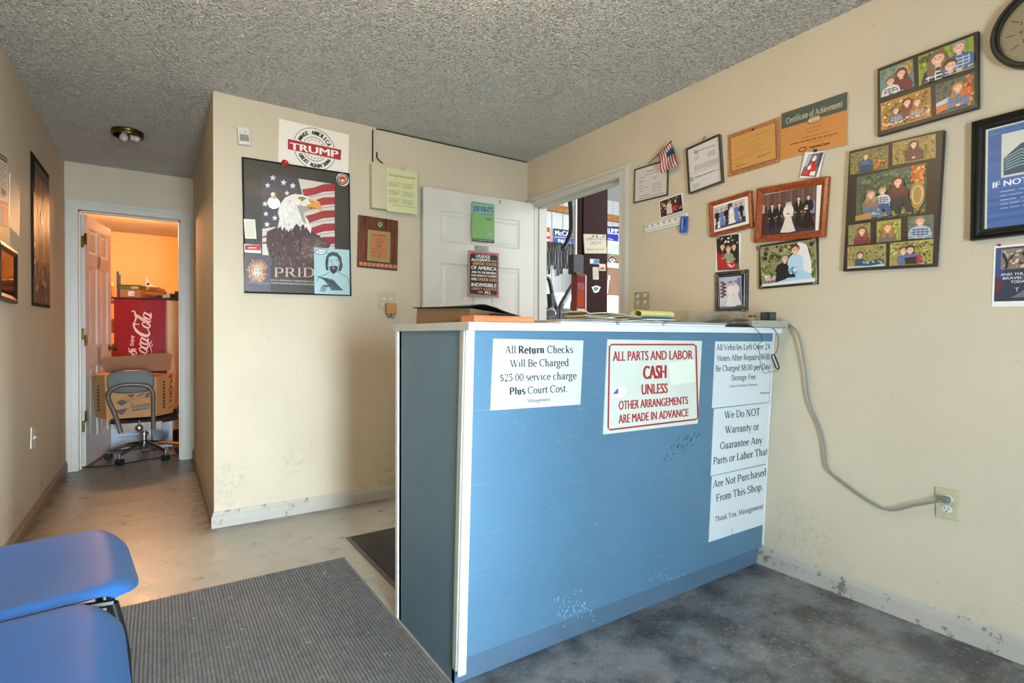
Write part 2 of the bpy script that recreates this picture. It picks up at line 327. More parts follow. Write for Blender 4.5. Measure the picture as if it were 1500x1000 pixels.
class Art:
    def __init__(s, T=None, z=0, dz=2.5e-5): s.T = T or (lambda x, y: (x, y)); s.z = z; s.dz = dz; s.v = []; s.f = []; s.c = []; s.n = 0
    def up(s): s.z += s.dz; return s
    def raw(s, pts, faces, col):
        o = len(s.v); s.v += [(*s.T(x, y), s.z) for x, y in pts]; s.f += [tuple(o+i for i in f) for f in faces]; s.c += [hx(col)]*len(faces); return s
    def poly(s, pts, col): s.up(); return s.raw(pts, [tuple(range(len(pts)))], col)
    def ell(s, cx, cy, rx, ry, col, n=20, a=0):
        c, d = math.cos(a), math.sin(a)
        return s.poly([(cx+rx*math.cos(t)*c-ry*math.sin(t)*d, cy+rx*math.cos(t)*d+ry*math.sin(t)*c) for t in (2*math.pi*i/n for i in range(n))], col)
    def star(s, cx, cy, r, col, a=0, k=.42):
        return s.poly([(cx+(r if i % 2 == 0 else r*k)*math.sin(a+i*math.pi/5), cy-(r if i % 2 == 0 else r*k)*math.cos(a+i*math.pi/5)) for i in range(10)], col)
    def stroke(s, pts, w, col, sub=0, taper=False, closed=False):
        P = [Vector((x, y)) for x, y in pts]
        if sub: P = spline(P, sub, closed)
        n = len(P); A = []; B = []
        for i, p in enumerate(P):
            d = P[(i+1)%n if closed else min(i+1, n-1)]-P[(i-1)%n if closed else max(i-1, 0)]; d = d.normalized() if d.length else Vector((1, 0))
            ww = w[min(len(w)-1, int(i*len(w)/n))] if isinstance(w, (list, tuple)) else w*(math.sin(math.pi*(i+.6)/(n+.2)) if taper else 1)
            q = Vector((-d.y, d.x))*ww/2; A.append(p+q); B.append(p-q)
        s.up(); m = n if closed else n-1
        return s.raw([tuple(v) for v in A+B], [(i, (i+1)%n, n+(i+1)%n, n+i) for i in range(m)], col)
    def ring(s, cx, cy, rx, ry, w, col, n=36, a0=0, a1=360):
        k = lambda i: math.radians(a0+(a1-a0)*i/n)
        return s.stroke([(cx+rx*math.cos(k(i)), cy+ry*math.sin(k(i))) for i in range(n+1)], w, col)
    def serif(s, txt, p0, p1, h, col, h1=None, T=.122, t=.060):
        """serif lettering from baseline p0 to baseline p1, capital height h, y running down"""
        h1 = h1 or h; bold = False; x = 0; gl = []
        for ch in txt:
            if ch == '*': bold = not bold; continue
            w, ps = glyph(ch, T*(1.6 if bold else 1), t*(1.4 if bold else 1)); gl.append((x, ps)); x += w*(1.06 if bold else 1)
        s.up()
        for x0, ps in gl:
            for p in ps:
                q = []
                for a, b in p:
                    k = (a+x0)/x; hh = (h+(h1-h)*k)/.66
                    q.append((p0[0]+(p1[0]-p0[0])*k, p0[1]+(p1[1]-p0[1])*k-b*hh))
                s.raw(q, [tuple(range(len(q)))], col)
        return s
    def sans(s, txt, p0, p1, h, col, h1=None, bold=.0, shear=0., vert=(0, -1)):
        h1 = h1 or h; V, P = sans_tris(txt, 0, shear); d = Vector(p1)-Vector(p0); L_ = d.length; n = max(1, int(round(bold*260))); e = bold*5*h/L_
        for k in range(n):
            q = 0 if n == 1 else (k/(n-1)-.5)*e; s.up()
            s.raw([(p0[0]+d[0]*(a*(1-e)+e/2+q)+vert[0]*b*(h+(h1-h)*a), p0[1]+d[1]*(a*(1-e)+e/2+q)+vert[1]*b*(h+(h1-h)*a)) for a, b in V], P, col)
        return s
    def greek(s, p0, p1, w, col, seed=0, fill=.8):
        """a line of print too small to read: word-long marks"""
        rnd = random.Random(seed); x = 0; s.up(); d = Vector(p1)-Vector(p0); L_ = d.length; n = Vector((-d.y, d.x)).normalized()*w/2; d = d/L_
        while x < L_:
            l = min(L_-x, L_*rnd.uniform(.05, .16)); a = Vector(p0)+d*x; b = a+d*l*fill; k = rnd.uniform(.7, 1.1)
            s.raw([tuple(a-n*k), tuple(b-n*k), tuple(b+n*k), tuple(a+n*k)], [(0, 1, 2, 3)], col); x += l
        return s
    def sub(s, quad):
        """an inner picture: unit coordinates (0,0 top left .. 1,1 bottom right) inside four points"""
        a = Art.__new__(Art); a.__dict__ = s.__dict__.copy(); T0 = s.T; q = quad
        def T(x, y):
            X = (q[0][0]*(1-x)+q[1][0]*x)*(1-y)+(q[3][0]*(1-x)+q[2][0]*x)*y
            Y = (q[0][1]*(1-x)+q[1][1]*x)*(1-y)+(q[3][1]*(1-x)+q[2][1]*x)*y
            return T0(X, Y)
        a.T = T
        P = [Vector(T(*c)) for c in ((0,0),(1,0),(1,1),(0,1))]
        a.asp = ((P[1]-P[0]).length+(P[2]-P[3]).length)/((P[3]-P[0]).length+(P[2]-P[1]).length); a.home = s
        return a
    def done(s): s.home.z = s.z
    def build(s, name, m, parent):
        me = bpy.data.meshes.new(name); me.from_pydata(s.v, [], s.f); me.update()
        at = me.color_attributes.new('Col', 'FLOAT_COLOR', 'CORNER'); buf = []
        for p, c in zip(me.polygons, s.c): buf += list(c)*p.loop_total
        at.data.foreach_set('color', buf); me.materials.append(m)
        o = bpy.data.objects.new(name, me); COL.objects.link(o); o.parent = parent; return o
def blobs(a, n, cols, r, seed, x0=0, x1=1, y0=0, y1=1, sq=1.):
    rnd = random.Random(seed); n, r = (int(n*2.6), r*.62) if r > .055 else (n, r)
    for _ in range(n):
        k = r*rnd.uniform(.5, 1.2); kx = min(k/a.asp, (x1-x0)*.45); ky = min(k*sq, (y1-y0)*.45)
        x = rnd.uniform(x0+kx, x1-kx); y = rnd.uniform(y0+ky, y1-ky); m = rnd.randint(5, 7); ph = rnd.random()*6
        a.poly([(x+kx*rnd.uniform(.6, 1)*math.cos(ph+6.283*i/m), y+ky*rnd.uniform(.6, 1)*math.sin(ph+6.283*i/m)) for i in range(m)], rnd.choice(cols))
def fill(a, col): a.poly([(0,0),(1,0),(1,1),(0,1)], col)
def clampy(pts): return [(min(.985, max(.015, x)), min(.985, max(.015, y))) for x, y in pts]
def head(a, x, y, r, hair='4a2c1a', skin='e3b496', long=False, veil=None, hat=None):
    rx = r/a.asp; C = lambda p: clampy(p)
    E = lambda cx, cy, ex, ey, c, n=14: a.poly(C([(cx+ex*math.cos(t), cy+ey*math.sin(t)) for t in (2*math.pi*i/n for i in range(n))]), c)
    if veil: a.poly(C([(x-rx*1.3,y-r*.6),(x,y-r*1.6),(x+rx*1.4,y-r*.5),(x+rx*2.2,y+r*5),(x-rx*1.6,y+r*3)]), veil)
    if long: a.poly(C([(x-rx*1.2,y-r*.4),(x-rx*.6,y-r*1.2),(x+rx*.6,y-r*1.2),(x+rx*1.2,y-r*.4),(x+rx*1.45,y+r*2.6),(x+rx*.5,y+r*2.9),(x,y+r),(x-rx*.6,y+r*2.8),(x-rx*1.4,y+r*2.5)]), hair)
    else: E(x, y-r*.18, rx*1.1, r*1.08, hair)
    a.poly(C([(x-rx*.35,y+r*.5),(x+rx*.35,y+r*.5),(x+rx*.4,y+r*1.5),(x-rx*.4,y+r*1.5)]), skin)
    E(x, y+r*.1, rx*.85, r*1.0, skin, 16)
    a.poly(C([(x-rx*.95,y+r*.05),(x-rx*.8,y-r*.8),(x,y-r*1.18),(x+rx*.8,y-r*.8),(x+rx*.95,y+r*.05),(x+rx*.55,y-r*.5),(x-rx*.2,y-r*.62)]), hair)
    for q in (-.34, .34): E(x+rx*q, y+r*.02, rx*.11, r*.09, '2a1a14', 6)
    a.poly(C([(x-rx*.05,y+r*.1),(x+rx*.12,y+r*.38),(x-rx*.1,y+r*.38)]), 'c08a70')
    a.poly(C([(x-rx*.32,y+r*.55),(x+rx*.32,y+r*.55),(x+rx*.15,y+r*.72),(x-rx*.15,y+r*.72)]), 'f4e8e0')
def bust(a, x, y, r, top, hair='4a2c1a', long=False, skin='e3b496', stripe=None, drop=5., w=2.0, veil=None):
    rx = r/a.asp
    if long: head(a, x, y, r, hair, skin, True)
    a.poly(clampy([(x-rx*.5,y+r*1.1),(x+rx*.5,y+r*1.1),(x+rx*w*.85,y+r*1.7),(x+rx*w*1.1,y+r*drop),(x-rx*w*1.1,y+r*drop),(x-rx*w*.85,y+r*1.7)]), top)
    if stripe:
        for k in range(5):
            yy = y+r*(2+k*.62)
            if yy < .97: a.poly(clampy([(x-rx*w*.95,yy),(x+rx*w*.95,yy+r*.1),(x+rx*w*.95,yy+r*.33),(x-rx*w*.95,yy+r*.25)]), stripe)
        for k in range(4):
            xx = x+rx*(-1.4+k*.95); a.poly(clampy([(xx,y+r*1.8),(xx+rx*.16,y+r*1.8),(xx+rx*.16,y+r*drop),(xx,y+r*drop)]), stripe)
    for sgn in (-1, 1): a.stroke(clampy([(x+sgn*rx*w*.8,y+r*2),(x+sgn*rx*w*1.05,y+r*3.4),(x+sgn*rx*.5,y+r*4.3)]), rx*.55, top)
    a.poly(clampy([(x-rx*.5,y+r*4.1),(x+rx*.5,y+r*4.1),(x+rx*.4,y+r*4.7),(x-rx*.4,y+r*4.7)]), skin)
    head(a, x, y, r, hair, skin, long, veil)
def stand(a, x, y, h, top, bottom, hair='3a241a', skin='e3b496', dress=False, long=False, veil=None, shirt=None):
    """whole standing figure: head top at y, height h"""
    r = h*.065; rx = r/a.asp; X = lambda k: x+rx*k; Y = lambda k: y+h*k
    if veil: a.poly(clampy([(X(-1.2),Y(.02)),(X(0),Y(-.01)),(X(1.3),Y(.03)),(X(2.4),Y(.5)),(X(-2.2),Y(.5))]), veil)
    if dress: a.poly(clampy([(X(-1.1),Y(.42)),(X(1.1),Y(.42)),(X(2.2),Y(.7)),(X(3.8),Y(.98)),(X(0),Y(1)),(X(-3.8),Y(.98)),(X(-2.2),Y(.7))]), bottom)
    else:
        a.poly(clampy([(X(-1.5),Y(.48)),(X(1.5),Y(.48)),(X(1.3),Y(.97)),(X(.3),Y(.97)),(X(0),Y(.58)),(X(-.3),Y(.97)),(X(-1.3),Y(.97))]), bottom)
    a.poly(clampy([(X(-.5),Y(.135)),(X(.5),Y(.135)),(X(1.9),Y(.2)),(X(1.5),Y(.5)),(X(-1.5),Y(.5)),(X(-1.9),Y(.2))]), top)
    if shirt: a.poly(clampy([(X(-.5),Y(.14)),(X(.5),Y(.14)),(X(.05),Y(.34))]), shirt)
    for sgn in (-1, 1):
        a.stroke(clampy([(X(sgn*1.7),Y(.21)),(X(sgn*2.3),Y(.36)),(X(sgn*1.5),Y(.5))]), rx*.9, top)
        a.ell(X(sgn*1.4), min(.97, Y(.51)), rx*.4, r*.4, skin, 6)
    head(a, x, y+r, r, hair, skin, long)

# ------------------------------------------------------------------ materials
def wall_mat(name, col, col_low=None):
    m = mat(name, col, .8, var=.03, vs=3, spec=.25); N, L, b = nodes(m)
    g = N.new('ShaderNodeNewGeometry'); sp = N.new('ShaderNodeSeparateXYZ'); L.new(g.outputs['Position'], sp.inputs[0])
    base = b.inputs['Base Color'].links[0].from_socket; pos = g.outputs['Position']
    n1 = noise(N, L, 2.2, 6, pos); n2 = noise(N, L, 26, 6, pos, .7); n3 = noise(N, L, 90, 2, pos)
    low = ramp(N, L, sp.outputs['Z'], .55, .08)                              # scuffs and grime towards the floor
    dirt = math_(N, L, 'MULTIPLY', math_(N, L, 'MULTIPLY', ramp(N, L, n1, .48, .66), ramp(N, L, n2, .46, .7)), low)
    dirt = math_(N, L, 'MULTIPLY', dirt, .75)
    c = mixc(N, L, dirt, base, hx('6d665a'))
    for cxyz, rad in (((XR, 1.27, .20), .20), ((.335, YB, .26), .15)):   # scraped patches
        dv = N.new('ShaderNodeVectorMath'); dv.operation = 'DISTANCE'; L.new(pos, dv.inputs[0]); dv.inputs[1].default_value = cxyz
        pm = math_(N, L, 'MULTIPLY', ramp(N, L, dv.outputs['Value'], rad, rad*.35), ramp(N, L, noise(N, L, 38, 6, pos, .8), .50, .62)); c = mixc(N, L, math_(N, L, 'MULTIPLY', pm, .30), c, hx('7d7466'))
    spk = math_(N, L, 'MULTIPLY', ramp(N, L, n3, .725, .76), .6)            # small chips and fly marks
    c = mixc(N, L, spk, c, hx('5b5347'))
    haze = math_(N, L, 'MULTIPLY', ramp(N, L, n1, .35, .75), .12); c = mixc(N, L, haze, c, hx('a79c84'))
    L.new(c, b.inputs['Base Color'])
    bp = N.new('ShaderNodeBump'); bp.inputs['Strength'].default_value = .25; bp.inputs['Distance'].default_value = .002
    L.new(noise(N, L, 160, 3, pos), bp.inputs['Height']); L.new(bp.outputs['Normal'], b.inputs['Normal'])
    return m
M_WALL = wall_mat('cream_wall_paint', 'cdc1a8')
M_STORE = wall_mat('storeroom_paint', 'e6bc86')
def ceiling_mat():
    m = mat('popcorn_ceiling', 'e0dbcf', .85, var=.04, vs=4); N, L, b = nodes(m)
    g = N.new('ShaderNodeNewGeometry'); pos = g.outputs['Position']
    v = N.new('ShaderNodeTexVoronoi'); v.inputs['Scale'].default_value = 78; v.inputs['Randomness'].default_value = 1; L.new(pos, v.inputs['Vector'])
    n1 = noise(N, L, 55, 5, pos, .65); n2 = noise(N, L, 130, 3, pos)
    hgt = math_(N, L, 'ADD', math_(N, L, 'MULTIPLY', ramp(N, L, v.outputs['Distance'], .55, .0), ramp(N, L, n1, .42, .62)), math_(N, L, 'MULTIPLY', n2, .6))
    bp = N.new('ShaderNodeBump'); bp.inputs['Strength'].default_value = 1; bp.inputs['Distance'].default_value = .03
    L.new(hgt, bp.inputs['Height']); L.new(bp.outputs['Normal'], b.inputs['Normal'])
    return m
M_CEIL = ceiling_mat()
def floor_mat():
    m = mat('worn_painted_concrete', 'a9a396', .42, var=.05, vs=5); N, L, b = nodes(m)
    g = N.new('ShaderNodeNewGeometry'); pos = g.outputs['Position']; sp = N.new('ShaderNodeSeparateXYZ'); L.new(pos, sp.inputs[0])
    n1 = noise(N, L, 1.6, 7, pos, .62); n2 = noise(N, L, 9, 8, pos, .7); n3 = noise(N, L, 60, 4, pos, .7); n4 = noise(N, L, 4.2, 6, pos, .65)
    tan = mixc(N, L, ramp(N, L, n2, .35, .7), hx('9c978a'), hx('b8b2a4'))
    tan = mixc(N, L, math_(N, L, 'MULTIPLY', ramp(N, L, n3, .66, .74), .5), tan, hx('5a554b'))
    grey = mixc(N, L, ramp(N, L, n4, .40, .60), hx('3f4143'), hx('7c7f80'))           # customer side: blue-grey paint worn to concrete
    grey = mixc(N, L, math_(N, L, 'MULTIPLY', ramp(N, L, n2, .52, .64), .5), grey, hx('6d655a'))
    grey = mixc(N, L, math_(N, L, 'MULTIPLY', ramp(N, L, n3, .57, .66), .6), grey, hx('a3a197'))
    grey = mixc(N, L, math_(N, L, 'MULTIPLY', ramp(N, L, n1, .54, .66), .5), grey, hx('4c545f'))
    grey = mixc(N, L, math_(N, L, 'MULTIPLY', ramp(N, L, n3, .40, .30), .7), grey, hx('2f3133'))
    side = math_(N, L, 'MULTIPLY', ramp(N, L, sp.outputs['X'], .70, .80), ramp(N, L, sp.outputs['Y'], 1.56, 1.48))
    c = mixc(N, L, side, tan, grey)
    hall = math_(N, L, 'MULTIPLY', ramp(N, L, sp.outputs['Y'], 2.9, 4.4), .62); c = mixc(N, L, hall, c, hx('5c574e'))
    # patchy darker tone along the skirting of the hall
    e1 = ramp(N, L, math_(N, L, 'SUBTRACT', .258, sp.outputs['X']), .16, .02); e2 = ramp(N, L, math_(N, L, 'ADD', sp.outputs['X'], .608), .14, .02)
    ed = math_(N, L, 'MULTIPLY', math_(N, L, 'MAXIMUM', e1, e2), ramp(N, L, n2, .38, .55)); ed = math_(N, L, 'MULTIPLY', ed, ramp(N, L, sp.outputs['Y'], 3.25, 3.4))
    c = mixc(N, L, math_(N, L, 'MULTIPLY', ed, .8), c, hx('332e28'))
    j = math_(N, L, 'ABSOLUTE', math_(N, L, 'SUBTRACT', math_(N, L, 'ADD', sp.outputs['Y'], math_(N, L, 'MULTIPLY', n2, .02)), JY))
    jm = math_(N, L, 'MULTIPLY', ramp(N, L, j, .006, .002), ramp(N, L, n4, .30, .45)); c = mixc(N, L, math_(N, L, 'MULTIPLY', jm, .8), c, hx('2c2823'))
    L.new(c, b.inputs['Base Color'])
    L.new(ramp(N, L, n2, .3, .7), (rr := N.new('ShaderNodeMapRange')).inputs[0]); rr.inputs[3].default_value = .22; rr.inputs[4].default_value = .5
    L.new(rr.outputs[0], b.inputs['Roughness'])
    bp = N.new('ShaderNodeBump'); bp.inputs['Strength'].default_value = .35; bp.inputs['Distance'].default_value = .003
    L.new(math_(N, L, 'SUBTRACT', n3, jm), bp.inputs['Height']); L.new(bp.outputs['Normal'], b.inputs['Normal'])
    return m
_j = [LEVEL(0).hit(*q) for q in ((149, 773), (293, 744))]; JY = (_j[0].y+_j[1].y)/2+.01
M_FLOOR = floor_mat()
def worn(name, col, chip, rough=.4, lo=.66, sc=70, streak=True, low=None):
    """painted board with chips and scratches"""
    m = mat(name, col, rough, var=.04, vs=6); N, L, b = nodes(m)
    g = N.new('ShaderNodeNewGeometry'); pos = g.outputs['Position']; base = b.inputs['Base Color'].links[0].from_socket
    n = noise(N, L, sc, 5, pos, .75); c = mixc(N, L, math_(N, L, 'MULTIPLY', ramp(N, L, n, lo, lo+.03), .8), base, hx(chip))
    if streak:
        mp = N.new('ShaderNodeMapping'); mp.inputs['Rotation'].default_value = (0, .5, .1); mp.inputs['Scale'].default_value = (3, 3, 60); L.new(pos, mp.inputs[0])
        n2 = noise(N, L, 2.5, 4, mp.outputs[0]); c = mixc(N, L, math_(N, L, 'MULTIPLY', ramp(N, L, n2, .60, .70), .05), c, hx('d7e2ea'))
    L.new(c, b.inputs['Base Color']); return m
M_BLUE = worn('blue_counter_paint', '557a92', '98abb8', .42, .71, 45)
M_BLUESHADE = worn('shaded_blue_counter_paint', '5d7886', '9fb0b8', .42, .70)  # the counter's blue with the left side's shade put into the colour
M_KICK = worn('grey_blue_kickboard_paint', '566f84', '8c99a2', .45, .66)
M_TRIM = worn('white_trim_paint', 'e4e3dc', '6c665c', .4, .72, 40, False)
M_LAM = worn('white_laminate', 'e3e6e4', '57544e', .35, .70, 30, False)
M_BASE = worn('scuffed_baseboard_paint', 'b4afa3', '6d665c', .5, .575, 16, False)
M_BASEB = worn('brown_scuffed_baseboard_paint', '8d7f6a', '3f382f', .5, .60, 22, False)
M_CASE = worn('casing_paint', 'c9c6ba', '7b7263', .42, .70, 30, False)
M_DOOR = worn('white_door_paint', 'cfccc2', '8b8475', .42, .72, 30, False)
M_BLACK = mat('black_plastic', '17181a', .42, var=.15, vs=20)
M_BLKFR = mat('black_frame_lacquer', '1b1a18', .35, var=.2, vs=30)
M_DKGRY = mat('charcoal_plastic', '43474a', .4, var=.08, vs=30)
M_CHROME = mat('worn_chrome', 'b9b6ac', .22, 1, var=.1, vs=30)
M_BRASS = mat('aged_brass', '6f5a2c', .3, 1, var=.25, vs=40)
M_STEEL = mat('brown_painted_steel', '6b5c4e', .42, .3, var=.2, vs=30)
M_PRINT = vc_mat('matte_print', .55); M_GLOSS = vc_mat('glossy_print', .45); M_PHOTO = vc_mat('glazed_print', .38)
M_PAPER = mat('white_paper', 'ece9df', .7, var=.02, vs=30); M_PAPERG = mat('grey_back_paper', 'c4beb0', .7, var=.04, vs=30)
M_IVORY = mat('ivory_plastic', 'bdb694', .4, var=.05, vs=40); M_WHITEP = mat('white_plastic', 'd6d3c6', .4, var=.03, vs=40)
M_PIN = mat('red_pin_plastic', 'b3121a', .25, var=.1, vs=60)
def wood_mat(name, c1, c2, rough=.35, sc=(2, 30, 2)):
    m = mat(name, c1, rough, vs=4, col2=c2); N, L, b = nodes(m); tc = [n for n in N if n.type == 'TEX_COORD'][0]
    mp = N.new('ShaderNodeMapping'); mp.inputs['Scale'].default_value = sc; L.new(tc.outputs['Object'], mp.inputs[0])
    L.new(mp.outputs[0], [n for n in N if n.type == 'TEX_NOISE'][0].inputs['Vector']); return m
M_WALNUT = wood_mat('walnut_grain', '3a1a10', '7c4426', .3, (24, 2, 8)); M_CHERRY = wood_mat('cherry_frame_wood', '7c3312', 'a85626', .3, (20, 20, 4))
M_LUMBER = wood_mat('pine_lumber', '8c5a2a', 'c08848', .7, (2, 10, 20)); M_ORANGEW = wood_mat('orange_varnished_board', 'b8683a', 'd98a58', .4, (2, 40, 6))
M_CARD = mat('cardboard', 'b07f4c', .8, var=.08, vs=9, bump=.2, bs=90); M_CARDD = mat('cardboard_inside', '8d6748', .85, var=.08, vs=9)
def glass_mat(name, tint=(1, 1, 1, 1), rough=.02, k=1.45):
    m = bpy.data.materials.new(name); m.use_nodes = True; N, L = m.node_tree.nodes, m.node_tree.links
    N.remove(N['Principled BSDF']); o = N['Material Output']; t = N.new('ShaderNodeBsdfTransparent'); t.inputs[0].default_value = tint
    g = N.new('ShaderNodeBsdfGlossy'); g.inputs['Roughness'].default_value = rough; fr = N.new('ShaderNodeFresnel'); fr.inputs[0].default_value = k
    mx = N.new('ShaderNodeMixShader'); L.new(fr.outputs[0], mx.inputs[0]); L.new(t.outputs[0], mx.inputs[1]); L.new(g.outputs[0], mx.inputs[2]); L.new(mx.outputs[0], o.inputs[0])
    return m
M_GLASS = glass_mat('picture_glass'); M_CLEARP = mat('smoky_clear_plastic', 'c9b99c', .15, var=.15, vs=30); N, L, b = nodes(M_CLEARP)
_t = N.new('ShaderNodeBsdfTransparent'); _m = N.new('ShaderNodeMixShader'); _m.inputs[0].default_value = .42; L.new(_t.outputs[0], _m.inputs[1]); L.new(b.outputs[0], _m.inputs[2]); L.new(_m.outputs[0], N['Material Output'].inputs[0])

# ------------------------------------------------------------------ the room
T12 = .12; YF = -1.3; DO0, DO1, DOH = 2.400, 3.312, 2.072            # doorway to the garage in the right wall
HD0, HD1, HDH = -.527, .161, 2.072                                     # doorway at the end of the hall
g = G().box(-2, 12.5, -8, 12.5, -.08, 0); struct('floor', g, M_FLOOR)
g = G().box(XL-.1, XR+.12, YF-.12, 8.9, H, H+.08).box(-2, XL-.1, 5.5, 8.9, H, H+.08); struct('ceiling', g, M_CEIL)
# the popcorn itself, where the ceiling is in view: small plaster lumps
def popcorn():
    import numpy as np
    rs = np.random.RandomState(5); per = 5200; P = []
    for x0, x1, y0, y1 in ((XL, XR, .9, YB), (XL, XP, YB, YC)):
        n = int(per*(x1-x0)*(y1-y0)); P.append(np.c_[rs.uniform(x0+.006, x1-.006, n), rs.uniform(y0, y1-.006, n)])
    P = np.vstack(P); n = len(P); r = rs.uniform(.0020, .0052, n)*(1+.5*(rs.rand(n) > .93)); h_ = r*rs.uniform(.6, 1.25, n); a = rs.uniform(0, 6.28, n); V = np.zeros((n, 6, 3))
    for k in range(5):
        t = a+k*2*np.pi/5; q = rs.uniform(.75, 1.2, n); V[:, k, 0] = P[:, 0]+r*q*np.cos(t); V[:, k, 1] = P[:, 1]+r*q*np.sin(t); V[:, k, 2] = H+.0004
    V[:, 5, 0] = P[:, 0]+rs.uniform(-.3, .3, n)*r; V[:, 5, 1] = P[:, 1]+rs.uniform(-.3, .3, n)*r; V[:, 5, 2] = H-h_
    b_ = (np.arange(n)*6)[:, None, None]; T = np.array([[(k+1) % 5, k, 5] for k in range(5)])[None]+b_; T = T.reshape(-1)
    me = bpy.data.meshes.new('popcorn_texture'); me.vertices.add(n*6); me.vertices.foreach_set('co', V.reshape(-1).astype('f4')); me.loops.add(len(T)); me.loops.foreach_set('vertex_index', T.astype('i4'))
    me.polygons.add(len(T)//3); me.polygons.foreach_set('loop_start', np.arange(0, len(T), 3, dtype='i4')); me.polygons.foreach_set('loop_total', np.full(len(T)//3, 3, dtype='i4')); me.update(); me.validate()
    me.polygons.foreach_set('use_smooth', np.ones(len(T)//3, dtype=bool)); me.materials.append(M_CEIL)
    o = bpy.data.objects.new('popcorn_texture', me); COL.objects.link(o); o.parent = bpy.data.objects['ceiling']; o['kind'] = 'stuff'
popcorn()
struct('wall_left', G().box(XL-.1, XL, YF-.12, YC, 0, H), M_WALL)
struct('wall_back', G().box(XP, XR, YB, YB+.1, 0, H).box(XP, XP+.1, YB+.1, YC, 0, H), M_WALL)
struct('wall_hall_end', G().box(XL-.1, HD0-.015, YC, YC+T12, 0, H).box(HD1+.015, XP+.1, YC, YC+T12, 0, H).box(HD0-.015, HD1+.015, YC, YC+T12, HDH+.015, H), M_WALL)
M_GW = mat('garage_white_panel', 'd4d6d4', .5, var=.03, vs=3)
struct('wall_right', G().box(XR, XR+T12, YF-.12, DO0-.015, 0, H).box(XR, XR+T12, DO0-.015, DO1+.015, DOH+.015, H).box(XR, XR+T12, DO1+.015, 9, 0, H), M_WALL)
struct('wall_front', G().box(XL-.1, .10, YF-.12, YF, 0, H).box(.80, XR+T12, YF-.12, YF, 0, H)
       .box(.10, .80, YF-.12, YF, 2.1, H), M_WALL)
struct('wall_storeroom', G().box(-2, 1.6, 8.78, 8.9, 0, H).box(-2, -1.9, YC, 8.78, 0, H).box(1.5, 1.6, YC+T12, 8.78, 0, H).box(-1.9, XL-.1, YC, YC+T12, 0, H).box(XP+.1, 1.5, YC+.01, YC+T12, 0, H), M_STORE)
# glass street door behind the camera
M_ALU = mat('aluminium_door_frame', '9a9a96', .35, .6, var=.05)
gd = struct('door_1', G().box(.10, .15, YF-.08, YF-.03, 0, 2.1).box(.75, .80, YF-.08, YF-.03, 0, 2.1).box(.15, .75, YF-.08, YF-.03, 2.02, 2.1).box(.15, .75, YF-.08, YF-.03, 0, .12), M_ALU)
G().box(.15, .75, YF-.06, YF-.054, .12, 2.02).build('pane', M_GLASS, gd); G().box(.70, .72, YF-.03, YF+.03, .9, 1.2).build('door_handle', M_ALU, gd)

def baseboard(name, p0, p1, n, m, bh=.0888, t=.014, m0=0, m1=0):
    """skirting with a stepped cap between floor points p0 and p1, n = direction into the room; m0/m1 = mitre"""
    prof = [(0, 0), (t, 0), (t, bh*.70), (t*.72, bh*.74), (t*.72, bh*.80), (t*.5, bh*.84), (t*.45, bh*.92), (t*.2, bh), (0, bh)]
    p0 = Vector((*p0, 0)); p1 = Vector((*p1, 0)); n = Vector((*n, 0)); d = (p1-p0).normalized(); k = len(prof)
    vs = [p0+n*a+Z*b-d*a*m0 for a, b in prof]+[p1+n*a+Z*b+d*a*m1 for a, b in prof]
    g = G().add(vs, [tuple(range(k)), tuple(range(k, 2*k))[::-1]]+[(i, k+i, k+(i+1)%k, (i+1)%k) for i in range(k)])
    return struct(name, g, m)
baseboard('baseboard_back', (XP, YB), (XR, YB), (0, -1), M_BASE, m0=1)
baseboard('baseboard_hall', (XP, YB), (XP, YC), (-1, 0), M_BASEB, m0=1)
baseboard('baseboard_left', (XL, YF), (XL, YC), (1, 0), M_BASEB)
baseboard('baseboard_right', (XR, YF), (XR, CY0+.03), (-1, 0), M_BASE, bh=.086, t=.017)
baseboard('baseboard_right_inner', (XR, 1.96), (XR, DO0-.06), (-1, 0), M_BASE)

def casing(name, pl, a0, a1, h, w=.068, sgn=1):
    """stepped door casing on plane pl around an opening from a0 to a1 (along the plane's right axis)"""
    def P(a, z, n): return pl.p+pl.r*a+Z*z+pl.n*n
    g = G(); steps = ((0, w, 0, .010), (.004, w*.42, .010, .015), (w*.62, w-.004, .010, .018))
    for s0, s1, n0, n1 in steps:
        for L0, L1, R0, R1 in (((a0-s0), (a0-s1), None, None), ((a1+s0), (a1+s1), None, None)):
            g.hexa([P(L0,0,n0),P(L1,0,n0),P(L1,0,n1),P(L0,0,n1)], [P(L0,h+s0,n0),P(L1,h+s1,n0),P(L1,h+s1,n1),P(L0,h+s0,n1)])
        g.hexa([P(a0-s0,h+s0,n0),P(a1+s0,h+s0,n0),P(a1+s0,h+s0,n1),P(a0-s0,h+s0,n1)], [P(a0-s1,h+s1,n0),P(a1+s1,h+s1,n0),P(a1+s1,h+s1,n1),P(a0-s1,h+s1,n1)])
    return struct(name, g, M_CASE)
casing('trim_1', Plane((0,YC,0), (1,0,0), (0,-1,0)), HD0, HD1, HDH, .072)
struct('trim_2', G().box(HD0-.015, HD0, YC-.002, YC+T12, 0, HDH).box(HD1, HD1+.015, YC-.002, YC+T12, 0, HDH).box(HD0-.015, HD1+.015, YC-.002, YC+T12, HDH, HDH+.015)
       .box(HD0, HD0+.012, YC+.04, YC+.07, 0, HDH).box(HD1-.012, HD1, YC+.04, YC+.07, 0, HDH).box(HD0, HD1, YC+.04, YC+.07, HDH-.012, HDH), M_CASE)
casing('trim_3', Plane((XR,0,0), (0,-1,0), (-1,0,0)), -DO1, -DO0, DOH, .069)
